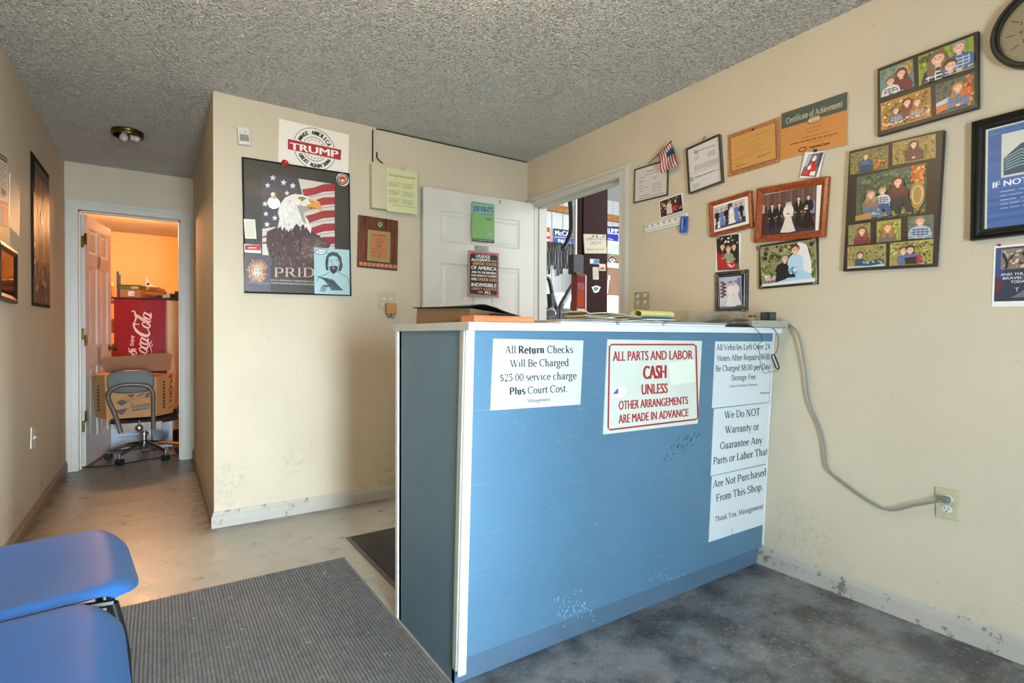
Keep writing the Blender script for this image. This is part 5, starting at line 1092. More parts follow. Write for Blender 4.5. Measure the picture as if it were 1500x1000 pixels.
it = Item('collage_frame', 'dark upright family photo collage of eight pictures, below the landscape collage', 'picture', RIGHT, [(75,150),(571,38),(553,748),(62,776)], C12, 0, .022)
it.slab('board', mat('espresso_frame_two', '2a221c', .4, var=.1, vs=30), bevel=.003)
def k1(b): autumn(b, 11); bust(b, .42, .3, .12, '31507c', '8a6a44', stripe='5a78a8', drop=5); blobs(b, 8, ('d0672a','e08838'), .1, 12, x0=.62, y0=.5); b.poly([(.3,.7),(.55,.7),(.6,.97),(.27,.97)], '2c3f68')
def k2(b): autumn(b, 13, 'a08a4a'); bust(b, .5, .26, .13, '5d3a30', '5b3020', True, drop=5.2, w=2.3)
def k3(b):
    fill(b, '50604a'); blobs(b, 60, ('465640','5f6e50','3a4a38','74805a'), .09, 14, y1=.6); blobs(b, 30, ('c8602c','d98a3c','b04c24','e0a850'), .08, 15, x0=.76, y1=.45); b.ell(.88, .62, .11, .28, 'a8834a'); b.ring(.88, .62, .07, .18, .02, 'd9b878'); blobs(b, 30, ('9a8450','b59a5c','6a5c38'), .07, 16, y0=.85)
    bust(b, .60, .28, .085, '5d2a2c', '6b3420', True, drop=5, w=2.2); b.poly([(.50,.62),(.70,.60),(.80,.70),(.80,.95),(.73,.95),(.70,.76),(.62,.78),(.66,.96),(.58,.96)], '2a2a2e')
    bust(b, .385, .42, .068, 'c9ccd0', 'b08a5a', stripe='3a4254', drop=5); b.poly([(.32,.70),(.48,.70),(.53,.95),(.46,.95),(.40,.78),(.38,.97),(.31,.97)], '3c5484')
    bust(b, .22, .45, .07, '8a7058', 'a8825a', True, drop=5); b.poly([(.12,.74),(.32,.72),(.42,.93),(.38,.98),(.12,.92)], '5c7284'); blobs(b, 10, ('a8b8c0','3c5060'), .03, 17, x0=.14, x1=.36, y0=.76, y1=.92)
    b.poly([(.01,.88),(.24,.84),(.24,.985),(.01,.985)], 'b5844a')
def k4(b): autumn(b, 18, '8a8a5c', 30); bust(b, .62, .36, .17, '7a3038', '8a4428', True, drop=4)
def k5(b): autumn(b, 19, 'a09a4c', 40, .09, ('c8b84c','e0d070','7d8a3c','5c6a34')); bust(b, .46, .34, .17, '6e6a60', 'b0743c', True, drop=4)
def k6(b): fill(b, '5f6c58'); blobs(b, 20, ('4f5c4a','74806a'), .12, 20); bust(b, .48, .24, .17, 'a8b4c4', 'a87c50', stripe='3c4a64', drop=4.6, w=2.3)
def k7(b):
    autumn(b, 21, '9a9058', 60, .08); head(b, .34, .42, .13, '6b4430'); b.poly([(.22,.6),(.42,.58),(.5,.75),(.92,.66),(.98,.86),(.5,.95),(.2,.93)], '2f5468'); blobs(b, 24, ('7aa0b0','1f3c50','b5c8cc'), .05, 22, x0=.4, x1=.95, y0=.7, y1=.9); b.poly([(.02,.9),(.6,.94),(.98,.88),(.98,.98),(.02,.98)], 'c9ccc8')
def k8(b):
    autumn(b, 23, 'a89c54', 90, .07, ('c8b85c','5a5c34','e0d8a0','2c3020','8a8048')); head(b, .33, .38, .15, '7a5038'); head(b, .48, .36, .15, '2c2428'); b.poly([(.2,.62),(.42,.55),(.62,.55),(.72,.66),(.7,.97),(.22,.97)], '5b6c98'); b.poly([(.36,.7),(.66,.66),(.68,.97),(.38,.97)], '3a1f22'); b.poly([(.64,.62),(.76,.66),(.74,.95),(.64,.95)], 'a83050')
photo_print(it, [[(92,160),(292,115),(290,238),(92,272)],[(313,105),(539,56),(539,182),(313,223)],[(127,284),(494,206),(488,470),(120,518)],[(82,537),(198,520),(197,628),(82,640)],[(230,516),(358,501),(356,613),(230,626)],[(392,491),(529,477),(527,601),(392,608)],[(78,648),(280,631),(278,749),(76,763)],[(300,628),(527,606),(522,736),(297,748)]], [k1,k2,k3,k4,k5,k6,k7,k8])
# wooden framed wedding photographs
C13 = (1100, 250, 5.5556)
it = Item('wooden_picture_frame', 'large cherry wood framed wedding group photograph on the right wall', 'picture', RIGHT, [(40,148),(622,40),(600,536),(24,582)], C13, 0, .024)
it.slab('backing', M_PAPER, 0, .010, inset=.003); it.frame(M_CHERRY, .030, 0, .024, slope=.5)
def w1(b):
    fill(b, '5a4440')
    for k in range(14): b.poly([(.02+k*.07,.01),(.07+k*.07,.01),(.07+k*.07,.55),(.02+k*.07,.55)], ('6e5048','7c5c50','5f463f')[k % 3])
    b.poly([(.01,.72),(.99,.62),(.99,.99),(.01,.99)], '3a2c38'); b.poly([(.01,.3),(.10,.3),(.14,.95),(.01,.97)], '47261f'); b.poly([(.02,.25),(.06,.25),(.06,.45),(.02,.45)], 'b9b4c0'); b.poly([(.88,.35),(.98,.33),(.98,.6),(.88,.62)], '8488b0'); b.poly([(.86,.7),(.98,.68),(.98,.8),(.86,.82)], '8a2c30')
    stand(b, .20, .26, .66, '17181c', '17181c', shirt='e8e4de'); stand(b, .33, .26, .62, '1b1c20', '1b1c20', shirt='d8d4ce'); stand(b, .68, .18, .70, '1a1a1e', '1a1a1e', shirt='e8e4de')
    stand(b, .86, .18, .74, '141216', '141216', dress=True); stand(b, .50, .24, .74, 'e6ddd2', 'dfd4c6', dress=True, veil='d5cdc4'); blobs(b, 8, ('2a3c2c','f0e8e0','5c2c34'), .035, 4, x0=.46, x1=.55, y0=.5, y1=.62); blobs(b, 8, ('e8e0dc','7c8c70'), .035, 5, x0=.78, x1=.87, y0=.38, y1=.52)
a = Art(it.T, .0102); a.home = a; a.T = it.T; it.off -= .012
b = a.sub([(86,200),(534,118),(522,486),(78,532)]); w1(b); a.build('photograph', M_PHOTO, it.o); it.off += .012
C14 = (910, 190, 4.1667)
it = Item('wooden_picture_frame', 'small cherry wood framed wedding party photograph, left of the larger wooden frame', 'picture', RIGHT, [(530,447),(787,368),(800,590),(540,655)], C14, 0, .022)
it.slab('backing', M_PAPER, 0, .010, inset=.003); it.frame(M_CHERRY, .021, 0, .022, slope=.5)
def w2(b):
    fill(b, 'c6bec0'); b.poly([(.01,.80),(.99,.74),(.99,.99),(.01,.99)], '4a4458'); b.poly([(.45,.02),(.6,.02),(.6,.3),(.45,.3)], '3a3c48')
    for x, t, bt, dr in ((.10,'1c1e26','1c1e26',0),(.25,'6a80b8','6a80b8',1),(.40,'1b1c22','1b1c22',0),(.72,'5f78b4','5f78b4',1),(.88,'1c1e26','1c1e26',0)): stand(b, x, .14, .76, t, bt, dress=bool(dr))
    stand(b, .56, .16, .76, 'efe8e2', 'efe8e2', dress=True, veil='e2dcd8'); stand(b, .14, .62, .34, 'f0ece8', 'f0ece8', dress=True); stand(b, .85, .72, .22, 'd8dce8', '6a80b8', dress=True)
it.off -= .011; a = Art(it.T, .0102); a.home = a; b = a.sub([(562,478),(752,418),(762,560),(572,612)]); w2(b); a.build('photograph', M_PHOTO, it.o)
it = Item('glass_picture_frame', 'photograph of a bridal couple in a park, under the large wooden frame', 'picture', RIGHT, [(50,610),(536,535),(548,918),(72,962)], C13, 0, .012)
it.slab('backing', M_BLKFR, 0, .006); w, h_ = it.W/2, it.H/2; G().box(-w, w, -h_, h_, .0095, .012).build('glass', M_GLASS, it.o)
def w3(b):
    fill(b, 'c5cdb8'); blobs(b, 40, GRN, .11, 31, y1=.45); blobs(b, 12, ('e8ecdc','d5dcc8'), .09, 32, x0=.2, x1=.75, y0=.05, y1=.35); blobs(b, 60, ('7d9a4c','a0b060','5c7c3c','c4c88a'), .08, 33, y0=.42, y1=.9); blobs(b, 10, ('e8dce0','d8a8b8'), .05, 34, x1=.3, y0=.7, y1=.9)
    b.poly([(.28,.98),(.34,.72),(.5,.6),(.75,.6),(.9,.8),(.97,.98)], 'a9cfe6'); b.poly([(.60,.12),(.72,.02),(.85,.12),(.92,.5),(.92,.8),(.78,.7)], 'e6e4dc')
    bust(b, .45, .36, .085, '1c1d20', '8a7a68', drop=5.6, w=2.6); b.poly([(.26,.92),(.32,.58),(.44,.5),(.5,.58),(.46,.86)], '1d1e22'); bust(b, .64, .18, .10, 'b4d4e8', '5a3c2c', drop=5, w=1.7); blobs(b, 18, ('4f86b4','7fb0d0','2f5f8c','dfeaf0'), .05, 35, x0=.5, x1=.68, y0=.55, y1=.78)
    b.poly([(.02,.93),(.98,.90),(.98,.985),(.02,.985)], 'e4e2dc')
photo_print(it, [[(66,622),(524,552),(534,905),(84,948)]], [w3], border=.0062)
for x, y in ((62,628),(512,562),(520,905),(90,945)): c = it.T(x, y); G().box(c[0]-.010, c[0]+.010, c[1]-.008, c[1]+.008, .0121, .0145).build('corner_clip', M_CHROME, it.o, bevel=.001)
C15 = (1030, 330, 7.143)
def w4(b):
    fill(b, '1f1e1c'); blobs(b, 14, ('e8e4d8','8a8478','d0c8b8'), .04, 41, y1=.28); b.poly([(.01,.75),(.99,.72),(.99,.99),(.01,.99)], '7a4a3c')
    bust(b, .26, .30, .085, 'a8242c', '2c1c18', True, drop=6, w=2.1); bust(b, .78, .34, .08, '26262a', '4a3426', drop=6, w=2.0); bust(b, .53, .40, .085, '8aa07a', 'a88458', drop=4.6, w=1.8); b.poly([(.04,.7),(.42,.66),(.45,.95),(.04,.97)], 'b0282e'); b.poly([(.4,.86),(.8,.74),(.85,.92),(.5,.98)], 'c02830'); blobs(b, 8, ('f0e8e0',), .03, 42, x0=.45, x1=.8, y0=.78, y1=.95)
def single(name, label, quad, crop, draw, th=.002, off=0, border='e9e6de', inset=None, cat='photograph', m=M_GLOSS):
    it, a = paper(name, label, cat, RIGHT, quad, crop, m, border, th, off)
    q = inset or quad; b = a.sub(q); draw(b); b.done(); a.build('print', m, it.o); return it
single('photo_print', 'photograph of three children in red and green against black, above the silver-cornered frame', [(132,112),(380,78),(388,470),(140,480)], C15, w4, .004, inset=[(140,120),(372,88),(378,462),(148,472)])
it = Item('silver_corner_frame', 'black and silver framed photo of two women in white, behind the counter tray', 'picture', RIGHT, [(118,500),(455,455),(465,892),(124,892)], C15, 0, .014)
it.slab('backing', M_BLKFR, 0, .006); it.frame(mat('dark_mottled_silver', '5a5a5e', .35, .6, var=.4, vs=60), .012, 0, .014); it.frame(M_CHROME, .004, .006, .010, name='inner_frame', inset=.017)
def w5(b):
    fill(b, 'b4bccb'); b.poly([(.01,.9),(.99,.82),(.99,.99),(.01,.99)], '5c5878'); b.poly([(.80,.05),(.98,.05),(.98,.9),(.80,.9)], '747ca8')
    for k in range(5): b.poly([(.03+k*.07,.55),(.07+k*.07,.55),(.07+k*.07,.95),(.03+k*.07,.95)], 'd8e4e4')
    for k in range(9): b.ell(.12+.1*(k % 2), .16+k*.055, .09, .03, ('8a2438','20242c')[k % 2])
    stand(b, .50, .15, .80, 'e9e6e0', 'e9e6e0', dress=True, hair='2a2020'); stand(b, .74, .15, .74, 'e4e0dc', 'e4e0dc', dress=True, hair='2a2020')
photo_print(it, [[(160,545),(390,525),(398,870),(165,885)]], [w5], border=.0064)
for x, y in ((140,530),(415,490),(425,885)): c = it.T(x, y); G().prism([(c[0]-.014,c[1]),(c[0],c[1]+.012),(c[0]+.014,c[1]+.004),(c[0]+.006,c[1]-.012)], .0142, .017).build('corner_ornament', M_CHROME, it.o, bevel=.001)
def w6(b):
    fill(b, '33241f'); blobs(b, 40, ('8a2a24','b8342c','4a3a30','c9a888','2c3c3a','e0c8b0'), .11, 51); b.poly([(.32,.35),(.42,.25),(.52,.38),(.55,.95),(.28,.95)], 'd8c8bc'); b.poly([(.5,.62),(.7,.5),(.82,.62),(.62,.82)], 'c8302c'); head(b, .42, .28, .1, '7a5a3c'); head(b, .2, .3, .09, '5a3c2c'); head(b, .72, .26, .09, '4a3020'); b.ell(.42,.08,.07,.06,'4f7d5c')
single('photo_print', 'small photograph of a red Christmas scene leaning above the white hook rail', [(332,662),(558,580),(580,762),(345,835)], C7, w6, .003, off=.002, inset=[(344,668),(552,594),(570,756),(354,822)])
C16 = (1010, 100, 5)
def w7(b):
    fill(b, '6d6a74'); b.poly([(.02,.02),(.25,.02),(.2,.5),(.02,.6)], 'b9bcc4'); b.poly([(.75,.02),(.98,.02),(.98,.6),(.8,.6)], '41485a'); b.poly([(.02,.86),(.98,.84),(.98,.98),(.02,.98)], 'b02a20')
    b.poly([(.28,.40),(.5,.30),(.72,.40),(.82,.8),(.60,.92),(.4,.92),(.2,.8)], 'c0281f'); b.ell(.5,.22,.13,.10,'e8d8c8'); b.poly([(.36,.18),(.5,.08),(.64,.18)], 'f0ece6'); b.ell(.5,.28,.12,.06,'f4f0ea'); b.ell(.46,.2,.015,.012,'2a1c18',6); b.ell(.55,.2,.015,.012,'2a1c18',6)
    b.ell(.38,.62,.12,.09,'f0ece6'); b.ell(.60,.66,.12,.1,'d8342c'); b.poly([(.1,.8),(.35,.72),(.42,.95),(.1,.96)], 'd83a30'); b.poly([(.55,.8),(.85,.76),(.9,.95),(.55,.95)], 'f0ece8'); b.ell(.40,.50,.06,.06,'e3b496')
single('photo_print', 'small tilted photograph of a white-bearded man in a red suit under the certificates', [(858,622),(1000,598),(935,806),(796,796)], C16, w7, .002, off=.008, inset=[(872,632),(984,612),(926,796),(812,788)])
def cert1(it, a):
    q = [(272,492),(665,350),(672,688),(285,802)]; b = a.sub(q); b.poly([(.02,.02),(.98,.02),(.98,.98),(.02,.98)], 'a86a48')
    rnd = random.Random(6)
    for k in range(260):
        t = rnd.random(); s_ = rnd.choice((0,1,2,3)); e = rnd.uniform(.025, .085)
        x, y = ((t, e*1.2), (t, 1-e*1.2), (e*.8, t), (1-e*.8, t))[s_]; x = min(.96, max(.03, x)); y = min(.95, max(.04, y)); b.ring(x, y, .012, .016, .005, 'd5a06c', 6, rnd.uniform(0, 180), rnd.uniform(200, 360))
    b.poly([(.085,.115),(.915,.115),(.915,.885),(.085,.885)], 'c8954e'); b.serif('Certificate of Appreciation', (.2,.27), (.82,.26), .06, '9a6a38', T=.06, t=.03)
    for k, (x0, x1, y) in enumerate(((.38,.62,.36),(.28,.72,.44),(.3,.72,.50),(.38,.64,.57),(.16,.86,.62),(.15,.5,.66),(.12,.3,.74))): b.greek((x0,y),(x1,y), .008, '8a5c30', k+60)
    b.stroke([(.56,.76),(.6,.72),(.62,.77),(.66,.72),(.7,.76),(.76,.73),(.82,.74)], .010, '3a2a1c', sub=4); b.stroke([(.16,.82),(.2,.79),(.22,.83),(.27,.80),(.36,.81)], .010, '2c2018', sub=4); b.done()
stuck('paper_certificate', 'orange-brown certificate with ornate border pinned high on the right wall', 'certificate', [(272,492),(665,350),(672,688),(285,802)], C16, .001, cert1, ground='c8954e', plane=RIGHT, th=.0015)
p = RIGHT.hit(1010+463/5, 100+447/5, .004); tag(G().ball(p, .006, .006, .006, 10, 8).build('push_pin', mat('maroon_pin', '5c1c24', .3), smooth=True), 'dark maroon push pin at the top of the bordered certificate', 'pin')
def cert2(it, a):
    q = [(675,335),(1155,172),(1152,560),(672,662)]; b = a.sub(q); fill(b, 'c98844'); b.poly([(0,0),(1,0),(1,.34),(0,.34)], '46564e')
    b.serif('Certificate of Achievement', (.07,.255), (.93,.25), .125, 'dcc7a4', T=.10, t=.05)
    b.poly([(.38,.34),(.44,.26),(.56,.26),(.62,.34),(.56,.42),(.44,.42)], 'b8935c'); b.stroke([(.38,.34),(.44,.265),(.56,.265),(.62,.34),(.56,.415),(.44,.415)], .012, '3d4a44', closed=True); b.sans('INSTITUTE', (.42,.365), (.58,.365), .05, 'efe2c8', bold=.01)
    for k, (x0, x1, y, w_) in enumerate(((.38,.62,.49,.010),(.30,.74,.66,.010),(.14,.86,.735,.020))): b.greek((x0,y),(x1,y), w_, '54391f', k+70)
    b.serif('Sears', (.38,.59), (.58,.59), .05, 'c98844') if 0 else b.stroke([(.38,.575),(.41,.55),(.43,.58),(.48,.56),(.53,.575),(.58,.56)], .010, '7a5a34', sub=4)
    b.stroke([(.42,.80),(.46,.77),(.50,.81),(.56,.78),(.62,.80),(.68,.77),(.78,.78)], .008, '8a6236', sub=4); b.poly([(.25,.90),(.29,.85),(.36,.85),(.40,.90),(.36,.95),(.29,.95)], '54391f'); b.poly([(.27,.90),(.30,.87),(.35,.87),(.38,.90),(.35,.93),(.30,.93)], 'c98844')
    b.sans('Temperature Control', (.42,.915), (.74,.915), .055, '4a3018', bold=.015); b.done()
it = stuck('paper_certificate', 'achievement certificate with dark green heading band, rightmost of the two certificates', 'certificate', [(675,335),(1155,172),(1152,560),(672,662)], C16, .006, cert2, ground='c98844', plane=RIGHT, th=.0015)
c = it.T(926, 604); G().box(c[0]-.008, c[0]+.006, c[1]-.006, c[1]+.006, .0016, .008).build('clip', M_BLACK, it.o, bevel=.001)
# white hook rail and the blue tag on it
it = Item('hook_rail', 'white rail with small black hooks under the little Christmas photograph', 'rail', RIGHT, [(190,885),(600,782),(610,872),(194,978)], C7, 0, .012)
it.slab('board', M_TRIM, bevel=.002); a = Art(it.T, .0121); a.home = a
a.stroke([(196,898),(600,796)], 3, '2a2c3a'); a.stroke([(196,958),(604,858)], 3, '2a2c3a'); a.build('pinstripe', M_PRINT, it.o)
for k in range(6): c = it.T(222+k*56, 910-k*14); G().tube([(c[0],c[1]+.004,.012),(c[0]+.001,c[1],.022),(c[0]+.007,c[1]-.010,.024),(c[0]+.012,c[1]-.010,.030)], .0016, 6, 3).build('hook', M_BLACK, it.o)
it = Item('blue_tag', 'small blue plastic tag hanging at the right end of the hook rail', 'tag', RIGHT, [(540,815),(608,806),(602,968),(534,970)], C7, .013, .012)
it.slab('body', mat('blue_tag_plastic', '2c58a8', .35), bevel=.003); a = Art(it.T, .0122); a.home = a; a.poly([(560,830),(570,829),(566,945),(556,946)], '9ab8dc'); a.poly([(580,835),(598,833),(594,900),(578,902)], '1c3c80'); a.build('print', M_GLOSS, it.o)
# clock
cc = Vector((XR, .490, 2.095)); cr = .134; M = Matrix(((0,-1,0),(0,0,1),(-1,0,0))).transposed().to_4x4(); M.translation = cc
ck = thing('wall_clock', 'round black-rimmed wall clock at the top right corner', 'clock', M=M)
G().lathe([(cr*.97,0),(cr,.006),(cr,.030),(cr*.96,.038),(cr*.90,.038),(cr*.86,.028),(cr*.85,.012),(.001,.0115)], n=64).build('rim', M_BLKFR, ck, smooth=True)
G().lathe([(cr*.845,.0117),(cr*.845,.0127),(.001,.0128)], n=48).build('face', mat('clock_face', 'bdb89c', .5, var=.02), ck)
a = Art(None, .0130); R_ = cr*.84
for k in range(60):
    t = math.radians(k*6); l = .66 if k % 5 == 0 else .93; a.stroke([(R_*l*math.sin(t), R_*l*math.cos(t)), (R_*(.86 if k % 5 == 0 else .96)*math.sin(t), R_*(.86 if k % 5 == 0 else .96)*math.cos(t))], .0024 if k % 5 == 0 else .001, '33312c')
for k in range(1, 13):
    t = math.radians(k*30); x, y = R_*.52*math.sin(t), R_*.52*math.cos(t)-.002; s_ = str(k); w_ = .004*len(s_); a.sans(s_, (x-w_, y-.004), (x+w_, y-.004), .012, '33312c', vert=(0, 1))
a.build('dial_marks', M_PRINT, ck)
for nm, L_, t, wd in (('hour_hand', .055, 305, .005), ('minute_hand', .085, 60, .0035)):
    t = math.radians(t); dx, dy = math.sin(t), math.cos(t); G().prism([(-dx*.012-dy*wd, -dy*.012+dx*wd), (-dx*.012+dy*wd, -dy*.012-dx*wd), (dx*L_, dy*L_)], .0165 if L_ < .07 else .0185, .0175 if L_ < .07 else .0195).build(nm, M_BLACK, ck)
G().lathe([(cr*.86,.0300),(cr*.86,.0312)], n=48).build('glass', M_GLASS, ck)
# big blue poster in a ridged black frame, running out of the photograph
def wallq(y0, y1, z1, z0): return [(y0, z1), (y1, z1), (y1, z0), (y0, z0)]
def wall_item(name, label, cat, y0, y1, z1, z0, th, tilt=0):
    it = Item.__new__(Item); it.pl = RIGHT; it.crop = (0,0,1); it.off = 0; it.th = th; it.W = abs(y1-y0); it.H = z1-z0
    c_, s_ = math.cos(tilt), math.sin(tilt); u = Vector((0,-c_,s_)); v = RIGHT.n.cross(u); M = Matrix((u, v, RIGHT.n)).transposed().to_4x4(); M.translation = Vector((XR, (y0+y1)/2, (z0+z1)/2))
    it.M = M; it.Mi = M.inverted(); it.o = thing(name, label, cat, M=M); return it
it = wall_item('framed_poster', 'blue printed poster in a ridged black frame cut by the right edge of the photo', 'poster', .672, .20, 1.838, 1.424, .028)
it.slab('backing', M_BLKFR, 0, .010, inset=.002); it.frame(M_BLKFR, .012, 0, .028); it.frame(M_CHROME, .0022, .010, .0262, inset=.0125, name='silver_bead'); it.frame(M_BLKFR, .010, .008, .024, inset=.0152, name='inner_frame'); it.frame(M_CHROME, .002, .010, .021, inset=.0255, name='silver_bead'); it.frame(M_BLKFR, .007, .008, .019, inset=.028, name='inner_frame')
w, h_ = it.W/2-.034, it.H/2-.034; a = Art(None, .0102); a.poly([(-w,-h_),(w,-h_),(w,h_),(-w,h_)], 'dcd8c4'); w -= .007; a.poly([(-w,-h_),(w,-h_),(w,h_-.006),(-w,h_-.006)], '2f5f9e')
rnd = random.Random(3)
for k in range(26): y = -h_+2*h_*k/26; a.poly([(-w,y),(w,y+.004),(w,y+.010),(-w,y+.007)], rnd.choice(('2c5994','35669f','2a5590','3a6ca8')))
px0 = -w+.036; a.poly([(px0,-.005),(w-.03,-.005),(w-.03,h_-.03),(px0,h_-.03)], 'c8ccc0'); a.poly([(px0+.006,.002),(w-.036,.002),(w-.036,.09),(px0+.05,.10),(px0+.006,.06)], '2c4c60')
for k in range(6): a.stroke([(px0+.01,.06-k*.008),(px0+.05,.08-k*.010),(px0+.1,.05-k*.006)], .003, '8aa8b4')
a.sans('IF NOT', (-w+.014,-.034), (-w+.105,-.034), .019, 'e8ecf0', vert=(0,1), bold=.02)
for k in range(5): a.greek((-w+.035,-.052-k*.014),(w-.03,-.052-k*.014), .003, '9ab4d4', k)
a.build('print', M_PHOTO, it.o)
it = wall_item('pinned_print', 'white-bordered tree print with white capitals pinned under the blue framed poster', 'print', .616, .22, 1.395, 1.186, .002, -.02)
it.slab('sheet', M_PAPER); w, h_ = it.W/2, it.H/2; a = Art(None, .0022); a.poly([(-w+.006,-h_+.018),(w-.006,-h_+.018),(w-.006,h_-.008),(-w+.006,h_-.008)], '2c3648'); a.poly([(-w+.006,-.01),(-w+.03,-.01),(-w+.03,h_-.008),(-w+.006,h_-.008)], '2d4c80'); a.poly([(-w+.006,-.06),(-w+.022,-.06),(-w+.03,-.01),(-w+.006,-.005)], '5c2c34')
a.asp = 1
rnd = random.Random(8); a.poly([(-w+.02,.022),(w-.02,.022),(w-.02,h_-.014),(-w+.02,h_-.014)], '8a7468')
for k in range(160):
    x, y = rnd.uniform(-w+.024, w-.03), rnd.uniform(.026, h_-.02); r = rnd.uniform(.003, .008); a.ell(x, y, r, r*.6, rnd.choice(('c8b08c','5c8494','3a3c40','a86c50','8ab0b8','d8c8a8','2c2c30')), 7, rnd.random()*3)
for k in range(5): x = -w+.035+k*.05; a.stroke([(x,.024),(x+.003,.045),(x-.008,.075)], .006, '1c1e22'); a.stroke([(x+.003,.045),(x+.018,.07)], .004, '1c1e22')
a.sans('AND THUS', (-w+.022,.000), (-w+.090,.000), .0085, 'e4e8ee', vert=(0,1), bold=.01); a.sans('BRAVELY', (-w+.028,-.013), (-w+.088,-.013), .0085, 'e4e8ee', vert=(0,1), bold=.01); a.sans('TODAY', (-w+.048,-.026), (-w+.092,-.026), .0085, 'e4e8ee', vert=(0,1), bold=.01)
a.poly([(-w+.05,-.075),(-w+.09,-.045),(w-.02,-.045),(w-.02,-.08)], '66706e'); a.sans('T', (-w+.060,-.055), (-w+.070,-.055), .013, 'd8dce0', vert=(0,1)); a.build('print', M_GLOSS, it.o)
p = RIGHT.hit(1463.8, 358.8, .005); tag(G().ball(p, .0045, .0045, .0045, 10, 8).build('push_pin', M_PIN, smooth=True), 'dark red push pin above the tree print, under the blue framed poster', 'pin')

# ------------------------------------------------------------------ on the left wall
it = Item('wall_poster', 'tall glossy brown western poster in a dark border on the left wall', 'poster', LEFT, [(48,225.5),(73,257),(72.5,452.5),(46.5,445)], (0,0,1), 0, .006)
it.slab('backing', mat('matte_black_border', '16130f', .85, spec=.15)); w, h_ = it.W/2, it.H/2; a = Art(None, .0062); a.asp = 1; a.poly([(-w+.02,-h_+.02),(w-.004,-h_+.02),(w-.004,h_-.03),(-w+.10,h_-.03)], '8a5a38')
a.poly([(-w+.10,h_-.10),(w-.02,h_-.10),(w-.02,h_-.03),(-w+.10,h_-.03)], '2c2420'); a.poly([(-w+.02,-h_+.02),(w-.004,-h_+.02),(w-.004,-h_+.30),(-w+.05,-h_+.26)], '33262a')
rnd = random.Random(5)
for k in range(60): x, y = rnd.uniform(-w+.14, w-.04), rnd.uniform(-h_+.3, h_-.14); r = rnd.uniform(.02, .05); a.ell(x, y, r*.5, r*1.4, rnd.choice(('9c6a40','7c4c2c','b07a4c','a8683c','6d4428')), 8, rnd.uniform(-.3, .3))
for k in range(16): x, y = rnd.uniform(-w+.06, w-.03), rnd.uniform(-h_+.05, -h_+.26); a.ell(x, y, .02, .035, rnd.choice(('8a6a60','1c1a20','b09a90','5c3c3c')), 8, rnd.random()*3)
for k in range(5): a.stroke([(-w+.16+k*.05,h_-.16),(-w+.15+k*.05,h_-.22)], .02, '4a3a34')
a.ell(0, h_-.34, .05, .035, 'a89c8c'); a.ell(0, h_-.32, .03, .03, '5c4a3c')
a.poly([(-w+.03,-.28),(-w+.07,-.28),(-w+.07,.22),(-w+.03,.22)], '3c3a4a'); a.poly([(-w+.035,-.20),(-w+.06,-.20),(-w+.06,-.17),(-w+.035,-.17)], 'd8d4cc'); a.poly([(-w+.035,-.1),(-w+.06,-.1),(-w+.06,-.07),(-w+.035,-.07)], 'd8d4cc'); a.build('print', M_PRINT, it.o)
def lw(name, label, cat, pts, th, ground, draw):
    P = [LEFT.hit(*p, th) for p in pts[:2]]; it = Item(name, label, cat, LEFT, pts, (0,0,1), 0, th); it.slab('sheet', M_PAPER); w, h_ = it.W/2, it.H/2
    a = Art(None, th+.0002); a.asp = 1; a.poly([(-w,-h_),(w,-h_),(w,h_),(-w,h_)], ground); draw(a, w, h_); a.build('print', M_PRINT, it.o); return it
def d_not(a, w, h_):
    a.poly([(-w,h_*.86),(w*.96,h_*.86),(w*.96,h_*.98),(-w,h_*.98)], '2a2b2e'); a.sans('NOTICE', (-w*.3,h_*.89), (w*.85,h_*.89), h_*.06, 'e8e4dc', vert=(0,1), bold=.02)
    for k in range(12): a.greek((-w*.9,h_*(.78-k*.06)),(w*(.85-.3*(k%3==2)),h_*(.78-k*.06)), h_*.018, '4a4844', k)
    a.poly([(w*.2,h_*.15),(w*.7,h_*.15),(w*.7,h_*.28),(w*.2,h_*.28)], '2c3c60'); a.poly([(-w,-h_*.05),(w*.96,-h_*.05),(w*.96,h_*.03),(-w,h_*.03)], 'b4502c'); a.poly([(-w,-h_*.5),(w*.9,-h_*.5),(w*.9,-h_*.07),(-w,-h_*.07)], '8a4a2c')
    for k in range(3): a.poly([(w*(-.85+k*.58),-h_*.46),(w*(-.35+k*.58),-h_*.46),(w*(-.35+k*.58),-h_*.12),(w*(-.85+k*.58),-h_*.12)], ('6b4a5c','5c6a8a','a8603c')[k])
    a.poly([(-w,-h_*.8),(w*.9,-h_*.8),(w*.9,-h_*.52),(-w,-h_*.52)], 'd0b078')
    for k in range(5): a.greek((-w*.9,-h_*(.84+k*.03)),(w*.8,-h_*(.84+k*.03)), h_*.012, '4a4844', k+30)
lw('notice_poster', 'large labour law notice poster cut by the left edge of the photo', 'poster', [(-16,208),(12.8,236),(12.8,364),(-16,371)], .003, 'd8d0bc', d_not)
def d_let(a, w, h_):
    a.ring(w*.5,h_*.8,w*.14,h_*.05,w*.04,'6a665c',12)
    for k in range(14): a.greek((-w*.8,h_*(.6-k*.08)),(w*(.8-.4*(k%4==3)),h_*(.6-k*.08)), h_*.014, '6a665c', k+5)
lw('pinned_letter', 'pale letter sheet on the left wall beside the labour notice poster', 'letter', [(14.3,252),(30,277),(28,345),(14.3,334)], .002, 'c6beaa', d_let)
it = Item('picture_frame', 'black framed certificate hanging crooked on the left wall', 'picture', LEFT, [(6,361),(31,376.5),(22.5,439),(-4,429)], (0,0,1), .0, .025)
it.slab('backing', M_PAPERG, 0, .012); it.frame(M_BLKFR, .035, 0, .025, slope=.4); w, h_ = it.W/2-.035, it.H/2-.035; a = Art(None, .0122); a.asp = 1; a.poly([(-w,-h_),(w,-h_),(w,h_),(-w,h_)], '8a8478')
